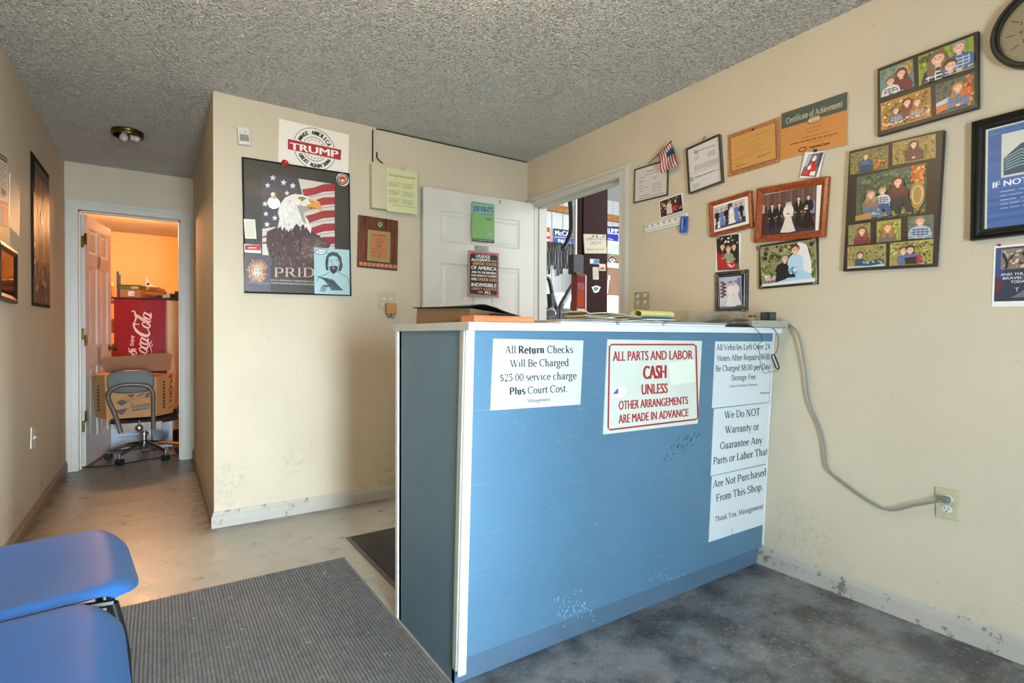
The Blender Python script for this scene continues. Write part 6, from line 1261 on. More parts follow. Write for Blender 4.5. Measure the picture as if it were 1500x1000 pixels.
for k in range(9): a.greek((-w*.8,h_*(.5-k*.15)),(w*.8,h_*(.5-k*.15)), h_*.04, '3f3a34', k)
a.poly([(-w,h_*.6),(w,h_*.6),(w,h_),(-w,h_)], 'c0a078'); a.build('print', M_PHOTO, it.o); G().box(-w, w, -h_, h_, .0165, .0175).build('glass', M_GLASS, it.o)

# ------------------------------------------------------------------ hall ceiling light
p = LEVEL(H).hit(187, 192)
lf = thing('ceiling_light', 'brass ceiling light pan with two bare bulbs in the hall', 'lamp', (p.x, p.y, H))
G().lathe([(.088,-.0005),(.092,-.008),(.088,-.018),(.092,-.026),(.088,-.036),(.080,-.034),(.078,-.010),(.002,-.008)], n=40).build('pan', M_BRASS, lf, smooth=True)
M_BULB = mat('frosted_bulb_glass', 'b9b0a4', .25, var=.03)
G().ball((-.02,-.015,-.052), .026).cone((-.02,-.015,-.03), (-.02,-.015,-.010), .014).build('bulb', M_BULB, lf, smooth=True)
G().tube([(.012,-.02,-.045),(.048,-.012,-.045)], .020, 12).ball((.05,-.012,-.045), .022).build('bulb', M_BULB, lf, smooth=True)
G().tube([(.0,.0,-.01),(.002,-.085,-.012),(.004,-.092,-.034)], .004, 6).build('clip', M_CHROME, lf)
# the shop's warm lamp and an added fill lamp, both out of view
M_EM = bpy.data.materials.new('warm_lamp_globe'); M_EM.use_nodes = True; N, L, b = nodes(M_EM); b.inputs['Emission Color'].default_value = (1, .72, .4, 1); b.inputs['Emission Strength'].default_value = 7; b.inputs['Base Color'].default_value = (.9, .85, .75, 1)
for k, (x, y) in enumerate(((.92, 1.28), (LX, LY))):
    o = thing('shop_and_fill_lamp', ('warm globe ceiling lamp above the counter, out of frame', 'added warm globe lamp, out of frame, as fill for hall and back wall')[k], 'lamp', (x, y, H), group='shop ceiling lamps')
    G().lathe([(.06,-.0005),(.062,-.012),(.04,-.018),(.030,-.028)], n=24).build('holder', M_BRASS, o, smooth=True)
    G().lathe([(.012,-.0285),(.022,-.034),(.026,-.046),(.022,-.060),(.010,-.068),(.001,-.0685)], n=24).build('globe', M_EM, o, smooth=True)

# ------------------------------------------------------------------ office chair with its cardboard box in the hall doorway
ox, oy = -.105, 5.66
oc = thing('office_chair', 'old steel swivel office chair standing in the hall doorway with its back to the room', 'chair', (ox, oy, 0))
for k in range(5):
    t = math.radians(-127+k*72); dx, dy = math.cos(t), math.sin(t); e = Vector((dx*.27, dy*.27, .085))
    G().tube([Vector((dx*.02, dy*.02, .135)), Vector((dx*.14, dy*.14, .12)), e], [.024, .020, .015], 8, flat=.7).cone(e+Vector((0,0,.012)), e-Vector((0,0,.03)), .008).build('base_leg', M_CHROME, oc, smooth=True)
    c = e+Vector((0, 0, -.056)); G().cone(c+Vector((-dy*.022, dx*.022, 0)), c+Vector((-dy*.006, dx*.006, 0)), .028, n=18).cone(c+Vector((dy*.022, -dx*.022, 0)), c+Vector((dy*.006, -dx*.006, 0)), .028, n=18).box(c.x-.008, c.x+.008, c.y-.008, c.y+.008, .03, .062).build('caster', M_BLACK, oc)
G().lathe([(.030,.09),(.036,.10),(.036,.15),(.030,.155),(.022,.16),(.022,.20),(.034,.205),(.034,.23),(.014,.235),(.014,.31)], n=20).build('column', M_CHROME, oc, smooth=True)
G().box(-.17, .13, -.20, -.17, .275, .345).box(-.13, .10, -.17, .12, .30, .325).build('seat_bracket', M_STEEL, oc, bevel=.003)
G().ball((-.03,-.215,.30), .030, .02, .030).cone((-.03,-.23,.30), (-.03,-.17,.30), .012).cone((-.03,-.21,.325), (-.03,-.21,.36), .008).build('tension_knob', M_CHROME, oc, smooth=True)
G().grid(lambda u, v: (-.22+u*.46, -.17+v*.42, .365+.025*abs(u*2-1)**3+.0*v), 14, 8, .045).build('seat', mat('brown_vinyl', '2a1c15', .8, var=.2, spec=.15), oc, smooth=True)
# tubular back support, an arch whose feet spread
P_ = [(-.155,-.205,.27),(-.19,-.215,.42),(-.232,-.23,.55),(-.232,-.235,.60),(-.20,-.24,.645),(-.13,-.243,.668),(-.06,-.243,.668),(.02,-.24,.655),(.06,-.235,.61),(.068,-.23,.55),(.068,-.215,.42),(.068,-.205,.275)]
G().tube(P_, .017, 10, 6).build('back_support', M_STEEL, oc, smooth=True)
def bk(u, v):
    s = v*2-1; e = 1-.10*abs(s)**5; z = .60+(u*.235)*1.0; k = (u*2-1); xx = (s*.152)*(1-.10*abs(k)**5)-.085
    return (xx, -.205-.018*(1-s*s)+.012*(k*k), .690+k*.088*(1-.22*abs(s)**5))
G().grid(lambda u, v: bk(1-u, v), 14, 18, .022).build('backrest', worn('grey_worn_vinyl', '5e6460', '2f2f2d', .6, .66, 60, False), oc, smooth=True)
G().tube([Vector(bk(*q))-Vector((0,-.01,0)) for q in [(0,i/10) for i in range(11)]+[(i/8,1) for i in range(1,9)]+[(1,1-i/10) for i in range(1,11)]+[(1-i/8,0) for i in range(1,8)]], .007, 6, closed=True).build('piping', M_BLACK, oc, smooth=True)
# carton
bx = thing('cardboard_box', 'open cardboard carton with black print riding on the office chair seat', 'box', (ox+.0, oy-.02, .382))
q0 = [(-.33,.02,.03),(-.24,-.16,.0),(.16,-.16,.0),(.30,.03,.02),(.30,.20,.02),(-.33,.20,.03)]
B_ = [(-.25,-.150),(.09,-.150),(.215,.02),(.20,.24),(-.26,.24),(-.335,.03)]; T_ = [(x*1.06, y*1.04) for x, y in B_]; n = 6; hh = .37
g = G(); th = .006
for i in range(n):
    j = (i+1) % n; a0, a1, b0, b1 = Vector(B_[i]), Vector(B_[j]), Vector(T_[i]), Vector(T_[j]); g = G()
    inn = lambda p: p*(1-.02)
    z0 = .003; g.hexa([(*a0,z0),(*a1,z0),(*inn(a1),z0),(*inn(a0),z0)], [(*b0,hh-.03*(i%2)),(*b1,hh-.03*(j%2)),(*inn(b1),hh-.03*(j%2)),(*inn(b0),hh-.03*(i%2))]); g.build('side', M_CARD, bx)
G().prism([(x*.97, y*.97) for x, y in B_], .001, .006).build('bottom', M_CARDD, bx)
G().add([(-.28,.245,.36),(.20,.245,.37),(.215,.23,.52),(.18,.226,.535),(-.29,.228,.50),(-.32,.232,.47)]+[(-.28,.251,.36),(.20,.251,.37),(.215,.236,.52),(.18,.232,.535),(-.29,.234,.50),(-.32,.238,.47)], [(0,1,2,3,4,5),(11,10,9,8,7,6)]+[(i,6+i,6+(i+1)%6,(i+1)%6) for i in range(6)]).build('flap', M_CARDD, bx)
G().hexa([(-.38,.03,.36),(-.27,-.15,.36),(-.10,-.15,.372),(-.30,.10,.372)], [(-.38,.03,.364),(-.27,-.15,.364),(-.10,-.15,.377),(-.30,.10,.377)]).build('flap', M_CARD, bx)
# print on the carton's front and right faces
def face_art(o, p0, p1, z0, z1, off, draw, name='print'):
    p0, p1 = Vector((*p0, 0)), Vector((*p1, 0)); u = (p1-p0); Lw = u.length; u.normalize(); nrm = u.cross(Z); M = Matrix((u, Z, nrm)).transposed().to_4x4(); M.translation = p0+nrm*off
    a = Art(None, 0); a.T = lambda x, y: (x*Lw, z0+(1-y)*(z1-z0)); a.asp = Lw/(z1-z0); draw(a); r = a.build(name, M_PRINT, o); r.matrix_local = M; return r
def d_box(a):
    K = '2c2420'; a.poly([(.18,.62),(.30,.55),(.42,.62),(.30,.70)], K); a.poly([(.16,.80),(.42,.76),(.30,.92)], K); a.stroke([(.42,.56),(.52,.68),(.42,.80)], .012, K)
    a.poly([(.50,.72),(.86,.68),(.86,.80),(.50,.84)], K)
    for k in range(8): a.poly([(.515+k*.043,.735-k*.004),(.535+k*.043,.733-k*.004),(.535+k*.043,.81-k*.004),(.515+k*.043,.812-k*.004)], 'b07f4c')
    a.poly([(.40,.46),(.55,.44),(.50,.54)], K); a.stroke([(.6,.5),(.75,.44)], .03, K); a.poly([(.78,.44),(.86,.43),(.84,.53),(.76,.54)], K); a.stroke([(.4,.58),(.86,.53)], .006, K)
face_art(bx, B_[0], B_[1], .0, hh*.98, .012, d_box)
def d_side(a):
    K = '2c2420'
    for k in range(9): a.poly([(.30+.02*(k%2),.18+k*.075),(.42,.18+k*.075),(.42,.225+k*.075),(.30,.225+k*.075)], K)
    a.ring(.78,.42,.08,.10,.04,K,16); a.stroke([(.66,.10),(.80,.06),(.86,.20),(.74,.24)], .05, K); a.stroke([(.7,.6),(.86,.56)], .03, K); a.stroke([(.7,.7),(.86,.66)], .03, K); a.stroke([(.62,.86),(.88,.80)], .02, K)
face_art(bx, B_[1], B_[2], .0, hh*.98, .013, d_side)
def d_left(a):
    for k in range(8): a.poly([(.30+.03*(k%2),.22+k*.08),(.50,.22+k*.08),(.50,.27+k*.08),(.30,.27+k*.08)], '2c2420')
    a.stroke([(.6,.12),(.7,.11),(.7,.16)], .012, '2c2420')
face_art(bx, B_[5], B_[0], .0, hh*.98, .013, d_left)
tag(G().tube([(ox+.245,oy-.05,.395),(ox+.275,oy-.02,.43),(ox+.29,oy+.0,.48),(ox+.285,oy+.02,.53)], [.02,.028,.024,.012], 10, 5).build('brown_bag', mat('brown_leatherette', '5a3c2c', .45, var=.2)), 'brown soft leatherette strap lump hanging beside the carton on the chair', 'bag')

# ------------------------------------------------------------------ storeroom seen through the hall doorway
FD = 6.05                                  # distance of the drinks cooler's face, in Y at its left edge
PFR = Plane(YPL(6.25).hit(205, 480), _R, Vector((-math.sin(_y-.25), -math.cos(_y-.25), 0)))
nf = Vector((-math.sin(math.radians(18)), -math.cos(math.radians(18)), 0)); rf = Z.cross(nf)*-1; rf = Vector((math.cos(math.radians(18)), -math.sin(math.radians(18)), 0))
PFR = Plane(YPL(6.5).hit(205, 480), rf, nf)
a0, a1, a2 = PFR.hit(166.5, 437), PFR.hit(243.5, 437), PFR.hit(262, 437.5)
M = Matrix((rf, Z, nf)).transposed().to_4x4(); M.translation = Vector((a0.x, a0.y, 0)); zt = a0.z; wf = (a1-a0).length; wt = (a2-a0).length
fr = thing('drinks_cooler', 'tall red beverage cooler with white script logo and cream edge panel in the storeroom', 'cooler', M=M)
M_RED = worn('red_enamel', '8c1a2e', 'd8b0b0', .25, .76, 60, False); M_CRM = mat('cream_enamel', 'c9bd94', .3, var=.06, vs=4)
G().box(0, wf, .06, zt, -.55, 0).build('body', M_RED, fr, bevel=.006); G().box(wf+.002, wt, .12, zt-.006, -.55, -.004).build('side_panel', M_CRM, fr, bevel=.004)
G().box(.02, wt-.01, .0, .0595, -.5, -.03).build('plinth', M_BLACK, fr); G().box(-.012, wt+.012, zt+.0005, zt+.012, -.56, .012).build('top_cap', mat('dark_brown_edge', '3a2018', .5), fr)
for k in range(7): G().cone((wf+.03, .25+k*.17, -.0038), (wf+.03, .25+k*.17, -.001), .004, n=8).build('rivet', M_DKGRY, fr)
CC = (150, 430, 7.69)
def fT(x, y): q = fr.matrix_world.inverted() @ PFR.hit(CC[0]+x/CC[2], CC[1]+y/CC[2], .001); return (q.x, q.y)
bpy.context.view_layer.update(); a = Art(fT, .0012, dz=1e-4); CR = 'ecd9cf'
S = lambda pts, w, sub=5: a.stroke(pts, [q*.72 for q in w] if isinstance(w, list) else w*.72, CR, sub=sub)
def SC_(u0, pts, w, sub=5):   # script letters written along a line that climbs the door
    out = []
    for u, v in pts: U = u0+u+.38*v; out.append((500+55*U/475-v, 725-U))
    a.stroke(out, w, CR, sub=sub)
def so(u0, k=1): SC_(u0, [(27+25*math.cos(t)*k, 50+46*math.sin(t)) for t in [i*6.283/16+1 for i in range(17)]], [11,20,11,20,11])
def sc(u0): SC_(u0, [(50,72),(42,92),(22,94),(4,60),(4,25),(22,4),(44,10),(62,30)], [14,12,16,22,20,12,8])
def sa(u0): so(u0); SC_(u0, [(56,92),(52,45),(52,12),(66,4),(84,22)], [20,20,18,12,8])
def sC(u0, sw): SC_(u0, [(92,128),(84,168),(52,186),(14,150),(-4,90),(4,30),(38,2),(76,22),(98,52)], [10,16,20,30,34,30,20,12,8]); SC_(u0, sw, [8,14,20,18,10])
sC(-45, [(28,150),(50,120),(70,150),(40,200),(80,215)]); so(42); sc(96); sa(140); SC_(0, [(218,46),(240,46)], 14)
sC(236, [(20,165),(60,196),(120,178),(170,176),(215,205),(196,232)]); so(326); SC_(0, [(378,60),(404,170),(420,190),(418,150),(398,40),(408,6),(428,18)], [12,18,12,16,20,14,8]); sa(424)
S([(560,520),(545,545),(528,575),(548,620),(560,700)], [6,14,24,14,8]); S([(545,545),(565,580),(540,590)], [8,12,6])
a.T = lambda x, y, T0=fT: T0(352+y, 585-x)
a.sans('Enjoy', (0,0), (118,0), 40, CR, bold=.015)
a.build('lettering', M_PRINT, fr)
def put(px, base=None): q = PFR.hit(px, 436, -.12); return Vector((q.x, q.y, zt+.0135))
CF = (155, 400, 12.5)
def tb(name, label, cat, x0, x1, hpx, dep, m, back=.1, up=0, group=None, ry=0):
    """box on the cooler between photo columns x0 and x1"""
    q0, q1 = PFR.hit(x0, 436, -back), PFR.hit(x1, 436, -back); w = (q1-q0).length; k = w/(x1-x0); o = thing(name, label, cat, (q0.x, q0.y, zt+.0135+up), math.radians(-18), group)
    G().box(0, w, 0, dep, 0, hpx*k).build('body', m, o, bevel=.002); return o, w, hpx*k
o, w, h_ = tb('cardboard_box', 'brown carton with white label on top of the red cooler', 'box', 175.5, 205.5, 14.5, .22, M_CARD, .12)
G().box(w*.4, w*.72, -.0012, -.0002, h_*.25, h_*.82).build('label', M_PAPER, o); a = Art(None, 0)
G().box(w*.64, w*.67, -.0020, -.0013, h_*.4, h_*.6).build('label_mark', M_BLACK, o)
o, w, h2 = tb('green_box', 'flat green box on top of the brown carton on the red cooler', 'box', 174, 203.5, 7.0, .20, mat('green_card', '5f7a3a', .5, var=.1), .13, up=h_+.001)
G().box(w*.62, w*.98, -.0012, -.0002, h2*.2, h2*.75).build('label', mat('grey_white_label', 'b9b9a4', .6), o); G().box(-.003, w+.003, -.003, .203, h2+.0003, h2+.006).build('lid', M_BLACK, o)
b_ = PFR.hit(221, 436, -.14); b_ += Vector((.030,-.009,.012)); bg_ = thing('leather_bag', 'slumped brown leather bag on top of the red cooler', 'bag', (b_.x, b_.y, zt+.0135), math.radians(-18))
M_LEA = mat('tan_leather', '9a6238', .5, var=.25, vs=14); G().ball((0,.05,.042), .10, .05, .040, 18, 12).build('body', M_LEA, bg_, smooth=True)
G().tube([(-.075,.05,.075),(-.05,.05,.105),(.0,.05,.10),(.05,.05,.085),(.085,.05,.06)], [.02,.036,.036,.03,.02], 12, 5).build('upper_fold', M_LEA, bg_, smooth=True)
G().box(.02, .10, -.004, .02, .002, .035).build('pocket', M_BLACK, bg_, bevel=.004)
b_ = PFR.hit(220, 436, -.33); pn = thing('paper_cone', 'cream folded paper triangle rising behind the leather bag', 'paper', (b_.x, b_.y, zt+.0135), math.radians(-18))
G().hexa([(-.045,0,0),(.09,0,0),(.09,.002,0),(-.045,.002,0)], [(-.043,.01,.255),(-.040,.01,.255),(-.040,.012,.255),(-.043,.012,.255)]).build('sheet', M_PAPER, pn); G().cone((-.02,.004,.165), (-.02,.001,.165), .012, n=10).build('mark', M_BLACK, pn)
tb('junk_tray', 'flat black tray on the right end of the red cooler top', 'tray', 239, 262, 1.6, .2, M_BLACK, .10)
for k, (x0, x1, hp, m_, nm, lb) in enumerate(((238,243,6,M_IVORY,'small_carton','small cream carton right of the leather bag on the cooler'),(243.5,248.5,8.5,M_PAPERG,'silver_tin','grey white tin on the cooler, right of the cream carton'),(249.5,254,7,M_BLACK,'black_canister','black canister on the cooler between tin and blue-black pack'),(255.5,262.5,11,mat('navy_pack', '232a3c', .4),'navy_pack','dark navy pack at the right end of the cooler top'))):
    tb(nm, lb, 'package', x0, x1, hp, .06, m_, .13, up=.012 if x0 > 239 else 0)
# shelf unit left of the cooler, half hidden by the door
sx = YPL(7.3).hit(157, 480).x
sh = thing('shelf_rack', 'dark shelf rack behind the storeroom door left of the red cooler', 'shelf', (sx-.4, 7.0, 0))
for z in (.45, .80, 1.10, 1.42): G().box(0, .52, 0, .35, z, z+.015).build('shelf', M_BLKFR, sh)
for x in (0, .50): G().box(x, x+.02, 0, .02, 0, 1.75).box(x, x+.02, .33, .35, 0, 1.75).build('upright', M_BLKFR, sh)
RR = mat('red_can_paint', 'b8221c', .35); cols = (M_BLACK, RR, M_DKGRY, M_CARD, RR, M_WHITEP, M_CARD, M_LEA, M_WHITEP)
nmz = ('lowest', 'second', 'third', 'top')
for i, z in enumerate((.45, .80, 1.10, 1.42)):
    for k in range(3):
        x = sx-.4+.30+k*.075; o = thing('storage_jar', ('black', 'red', 'pale')[k]+' lidded jar on the '+nmz[i]+' shelf beside the red cooler', 'jar', (x, 7.08, z+.0155), group='jars on the storeroom shelves')
        r_, hh = .030, (.17, .14, .20)[(i+k) % 3]; G().lathe([(r_,0),(r_,hh*.8),(r_*.6,hh*.9)], n=14).build('body', (M_BLACK, RR, M_CARD)[k], o); G().lathe([(r_*.7,hh*.901),(r_*.7,hh)], n=14).build('lid', (RR, M_BLACK, M_WHITEP)[k], o)
# white computer case and old monitor on the floor behind the chair
p0, p1 = YPL(6.15).hit(162, 600), YPL(6.15).hit(222, 600)
o = thing('white_case', 'low pale blue-white appliance case on the floor behind the office chair', 'appliance', (p0.x, 6.15, 0)); w = p1.x-p0.x
G().box(0, w, 0, .3, .012, .36).build('body', mat('blue_white_enamel', 'a9b4c2', .35), o, bevel=.006)
for k in range(4): G().box(.06, w-.10, -.003, -.0003, .12+k*.035, .132+k*.035).build('vent', mat('case_vent_grey', '7c8798', .4) if k == 0 else bpy.data.materials['case_vent_grey'], o)
for x in (.03, w-.03): G().box(x-.015, x+.015, .02, .28, 0, .0118).build('foot', M_BLACK, o)
p0, p1 = YPL(6.0).hit(223, 600), YPL(6.0).hit(253, 600)
o = thing('old_monitor', 'old computer monitor with dark screen on the floor right of the office chair', 'monitor', (p0.x, 6.0, 0)); w = p1.x-p0.x
zt2 = YPL(6.0).hit(240, 596).z; zb = YPL(6.0).hit(240, 652).z
G().box(0, w, 0, .09, .02, zt2).hexa([(w*.1,.09,.04),(w*.9,.09,.04),(w*.8,.17,.08),(w*.2,.17,.08)], [(w*.1,.09,zt2-.02),(w*.9,.09,zt2-.02),(w*.8,.17,zt2-.06),(w*.2,.17,zt2-.06)]).build('housing', mat('grey_white_housing', '9aa2aa', .4), o, bevel=.004)
G().box(.005, w-.03, -.004, -.0003, .045, zt2-.02).build('screen', mat('dark_screen', '24343c', .2), o, bevel=.001); G().box(w*.2, w*.8, .0, .1, 0, .0198).build('foot', M_BLACK, o)
# cable on the threshold
tag(G().tube([(-.50,5.50,.008),(-.3,5.47,.006),(-.1,5.55,.006),(.1,5.62,.006),(.16,5.70,.006)], .005, 6, 6).build('floor_cable', M_BLACK), 'black cable lying on the floor under the office chair', 'cable')

# ------------------------------------------------------------------ garage seen through the doorway in the right wall
GX0, GX1, GY0, GY1, GH = XR+T12, 12, -3.5, 9.0, 4.2
def corr(name, m, n, p, w, h0, h1, along):
    g = G(); pts = []
    for k in range(n):
        x = k*p; pts += [(x, 0), (x+p*.55, 0), (x+p*.65, .02), (x+p*.9, .02)]
    pts += [(n*p, 0), (n*p, -.02), (0, -.02)]
    return pts
M_SHEET = mat('white_ribbed_sheet_metal', 'ccd0d0', .45, .1, var=.04)
g = G()
n = 32; pw = (GX1-GX0)/n
for k in range(n):
    x = GX0+k*pw; g.hexa([(x,GY1,0),(x+pw,GY1,0),(x+pw,GY1+.03,0),(x,GY1+.03,0)], [(x,GY1,GH),(x+pw,GY1,GH),(x+pw,GY1+.03,GH),(x,GY1+.03,GH)])
    g.hexa([(x+.02,GY1-.022,0),(x+.06,GY1-.022,0),(x+.08,GY1,0),(x,GY1,0)], [(x+.02,GY1-.022,GH),(x+.06,GY1-.022,GH),(x+.08,GY1,GH),(x,GY1,GH)])
struct('wall_garage_far', g, M_SHEET)
struct('wall_garage_side', G().box(GX1, GX1+.1, -3.5, GY1, 0, GH), M_SHEET); struct('wall_garage_front', G().box(GX0, GX1, GY0-.1, GY0, 0, GH), M_SHEET)
struct('ceiling_garage', G().box(XR+.121, GX1, GY0, GY1, GH, GH+.1), M_SHEET)
struct('wall_garage_upper', G().box(XR, XR+T12, GY0, GY1, H+.081, GH), M_SHEET)
PG = YPL(GY1-.04)
for k, (z) in enumerate((2.86, 1.42)):
    a = PG.hit(800, 303).z if k == 0 else PG.hit(898, 379).z
    for j, (xa, xb) in enumerate(((GX0, 7.8), (7.81, GX1)) if k == 0 else ((PG.hit(882, 379).x, GX1),)): tag(G().box(xa, xb, GY1-.09, GY1-.024, a-.07, a+.07).build('wall_girt', M_LUMBER), ('upper' if k == 0 else 'lower')+' pine girt along the far garage wall, '+('left length' if j == 0 and k == 0 else 'right length' if k == 0 else 'behind the round emblem'), 'beam')
# signs on the far wall
CG = (795, 290, 9.09)
def gsign(name, label, quad, crop, ground, draw, plane=PG, off=.002, th=.006):
    it, a = paper(name, label, 'sign', plane, quad, crop, M_PRINT, ground, th, off); draw(it, a); a.build('print', M_PRINT, it.o); return it
def s_mc(it, a):
    a.poly([(150,404),(440,445),(440,520),(150,515)], '22305e'); a.poly([(150,520),(440,548),(440,660),(150,634)], '2b4aa8'); a.stroke([(150,517),(440,532)], 8, 'e4e8ee')
    a.sans('McCAIN', (166,492), (432,515), 62, 'f0f2f6', bold=.02); a.sans('PALIN', (205,606), (372,622), 62, 'f0f2f6', bold=.02); a.ell(408,598,26,40,'3b52c8'); a.stroke([(165,630),(430,655)], 6, 'e8e8ee')
gsign('campaign_sign', 'navy political yard sign on the far garage wall above the hanging belts', [(146,400),(444,440),(444,664),(146,636)], CG, '22305e', s_mc)
def s_red(it, a): a.poly([(40,395),(100,400),(100,640),(40,640)], 'd2402c'); a.sans('a', (52,500), (98,502), 70, 'f4ece6', bold=.03); a.sans('m', (52,580), (98,582), 55, 'f4ece6', bold=.03)
gsign('red_sign', 'red sign with white letters at the left edge of the garage view', [(-60,385),(104,392),(104,650),(-60,650)], CG, 'd2402c', s_red)
CH_ = (850, 330, 10)
def s_tr(it, a): a.poly([(300,5),(570,20),(562,120),(300,100)], '1f2a7c'); a.poly([(300,112),(560,135),(556,235),(300,205)], '2c2cb4'); a.sans('TRUMP', (330,95), (560,115), 62, 'f0f0f6', bold=.02); a.stroke([(400,190),(480,210)], 10, 'e8e8f0')
gsign('campaign_sign', 'bright blue political yard sign seen right of the red post', [(298,0),(578,16),(566,245),(300,212)], CH_, 'e4e6ee', s_tr)
wq = [PG.hit(850+x/10, 330+y/10) for x, y in ((380,262),(600,262),(600,440),(380,440))]
wn = struct('window_2', G().box(wq[0].x-.3, wq[1].x+.1, GY1-.06, GY1-.024, wq[2].z, wq[0].z), mat('pale_green_pane', 'd0e2d2', .3)); 
G().box(wq[0].x-.33, wq[1].x+.13, GY1-.07, GY1-.05, wq[0].z, wq[0].z+.06).box(wq[0].x+.80, wq[0].x+.86, GY1-.075, GY1-.061, wq[2].z, wq[0].z).build('window_frame', M_TRIM, wn)
# wheel-like round emblem and white bench
it = Item('round_emblem_sign', 'round white and navy emblem sign leaning over the white bench in the garage', 'sign', PG, [(395,452),(545,468),(545,640),(395,632)], CH_, .052, .01)
G().lathe([(it.W/2,0),(it.W/2,.01)], n=32).build('disc', M_WHITEP, it.o); a = Art(None, .0102); R_ = it.W/2
a.ring(0,0,R_*.82,R_*.82,R_*.25,'27344c')
for k in range(5): t = math.radians(90+k*72); a.poly([(0,0),(R_*.62*math.cos(t-.28),R_*.62*math.sin(t-.28)),(R_*.62*math.cos(t+.28),R_*.62*math.sin(t+.28))], '42546c')
a.ell(0,0,R_*.22,R_*.22,'dfe6e4'); a.build('print', M_PRINT, it.o)
PB = YPL(8.2); b0, b1, b2 = PB.hit(850+378/10, 330+650/10), PB.hit(850+606/10, 330+560/10), PB.hit(850+606/10, 330+680/10)
wb = thing('work_bench', 'long white-topped brown bench by the far garage wall', 'bench', (b0.x-.3, 8.1, 0)); zt3 = PB.hit(895, 390).z
G().box(0, 2.6, 0, .6, zt3-.05, zt3+.06).build('worktop', M_WHITEP, wb, bevel=.01); G().box(.02, 2.58, .03, .6, 0, zt3-.051).build('brown_front', mat('brown_hardboard', '8a6650', .6, var=.05), wb)
# hanging belts and hoses
bh = thing('belt_rack', 'rack rail with hanging belt loops on the far garage wall', 'rack', (0, 0, 0)); bz = PG.hit(812, 357).z
xa, xb = PG.hit(797, 357).x, PG.hit(845, 357).x
rl = thing('belt_rail', 'black rail above the hanging belts on the far garage wall', 'rail', (xa, GY1-.06, bz)); G().tube([(0,0,0),(xb-xa,0,0)], .012, 8).build('rod', M_BLACK, rl); bpy.data.objects.remove(bh)
rnd = random.Random(12); NB = 11; ORD = 'first second third fourth fifth sixth seventh eighth ninth tenth eleventh twelfth thirteenth'.split()
for k in range(NB):
    x = xa+(xb-xa)*(k+.5)/NB; l = rnd.uniform(.42, .72); w_ = rnd.uniform(.022, .030); y = GY1-.06
    o = tag(G().tube([(x-w_*.4,y,bz),(x,y,bz+.03),(x+w_*.4,y,bz),(x+w_,y,bz-l*.5),(x+w_*.6,y,bz-l),(x,y,bz-l-.03),(x-w_*.6,y,bz-l),(x-w_,y,bz-l*.5)], .013, 6, 4, closed=True).build('drive_belt', M_BLACK if k % 4 else M_DKGRY),
        'black rubber belt loop under the yard signs, '+ORD[k]+' from the left on the garage rail', 'belt', 'belts hanging on the far garage wall')
# lift post with its notice and stickers
PY = 4.25; PPo = YPL(PY); xL, xR2 = PPo.hit(854.5, 400).x, PPo.hit(889.5, 400).x
M_POST = mat('dark_red_post_paint', '2a0908', .7, var=.12, vs=10, bump=.3, bs=120, spec=.15); M_POSTL = mat('brown_red_post_paint', '3d1a18', .6, var=.15, vs=10)
po = thing('lift_post', 'dark red steel car lift post standing just inside the garage', 'post', (xL, PY, 0))
G().box(0, xR2-xL, 0, .018, 0.02, 4.0).box(0, .018, .018, .10, 0.02, 4.0).box(xR2-xL-.018, xR2-xL, .018, .10, 0.02, 4.0).build('column', M_POST, po)
G().box(-.004, -.0002, .03, .10, 0.02, 4.0).build('side_face', M_POSTL, po); G().box(-.06, xR2-xL+.06, -.06, .16, 0, .0195).build('base_plate', M_POST, po)
G().box(-.012, -.0045, .02, .05, 0.3, 3.9).build('side_flange', M_POSTL, po)
def s_emp(it, a):
    a.serif('EMPLOYEES', (80,218), (372,214), 40, BK, T=.11, t=.05); a.serif('ONLY!!', (140,280), (312,276), 42, BK, T=.11, t=.05); a.serif('THANK YOU MGT', (86,366), (355,362), 22, BK, T=.12, t=.06)
it = gsign('employees_notice', 'cream employees only notice fixed to the dark red lift post', [(66,128),(380,135),(385,412),(48,408)], CH_, 'b8b398', s_emp, PPo, .004, .004)
for x in (190, 245, 345): c = it.T(x, 160); G().tube([(c[0],c[1]-.008,.006),(c[0],c[1]+.012,.010)], .004, 6).build('clip', M_BLACK, it.o)
def st(name, label, quad, ground, draw): 
    it, a = paper(name, label, 'sticker', PPo, quad, CH_, M_PRINT, ground, .0008, .001); draw(it, a); a.build('print', M_PRINT, it.o)
st('blue_sticker', 'pale and blue sticker on the red post under the notice', [(140,490),(278,492),(276,570),(140,560)], '8fb0bc', lambda it, a: [a.ell(238,525,38,32,'2a6c94'), a.ell(165,525,20,28,'d8e0dc'), a.stroke([(190,575-20),(260,570-20)], 10, '1c2c34')])
st('tan_sticker', 'small tan sticker at the right edge of the red post', [(275,560),(374,565),(372,668),(275,664)], 'b59a80', lambda it, a: [a.poly([(285,575),(360,578),(358,600),(285,598)], 'd8c0ac'), a.ell(322,632,30,12,'4a3024')])
st('paper_label', 'upright white paper label on the red post under the blue sticker', [(182,610),(268,612),(270,795),(186,790)], 'b9b9ae', lambda it, a: [a.greek((195,635+k*20),(258,636+k*20), 6, '55544c', k) for k in range(7)])
it = Item('round_sticker', 'blue-green crest sticker low on the red post', 'sticker', PPo, [(165,880),(300,885),(298,985),(165,985)], CH_, .001, .0008)
P = [it.T(*p) for p in ((165,905),(205,890),(235,880),(265,890),(302,905),(285,930),(270,970),(230,990),(195,975),(185,940))]; G().prism(P, 0, .0008).build('patch', M_PAPER, it.o)
a = Art(it.T, .0010); a.poly([(190,915),(230,898),(275,912),(260,935),(232,965),(205,960),(200,935)], '4d7f86'); a.stroke([(200,930),(235,915),(268,925)], 8, '1d3a40'); a.build('print', M_PRINT, it.o)
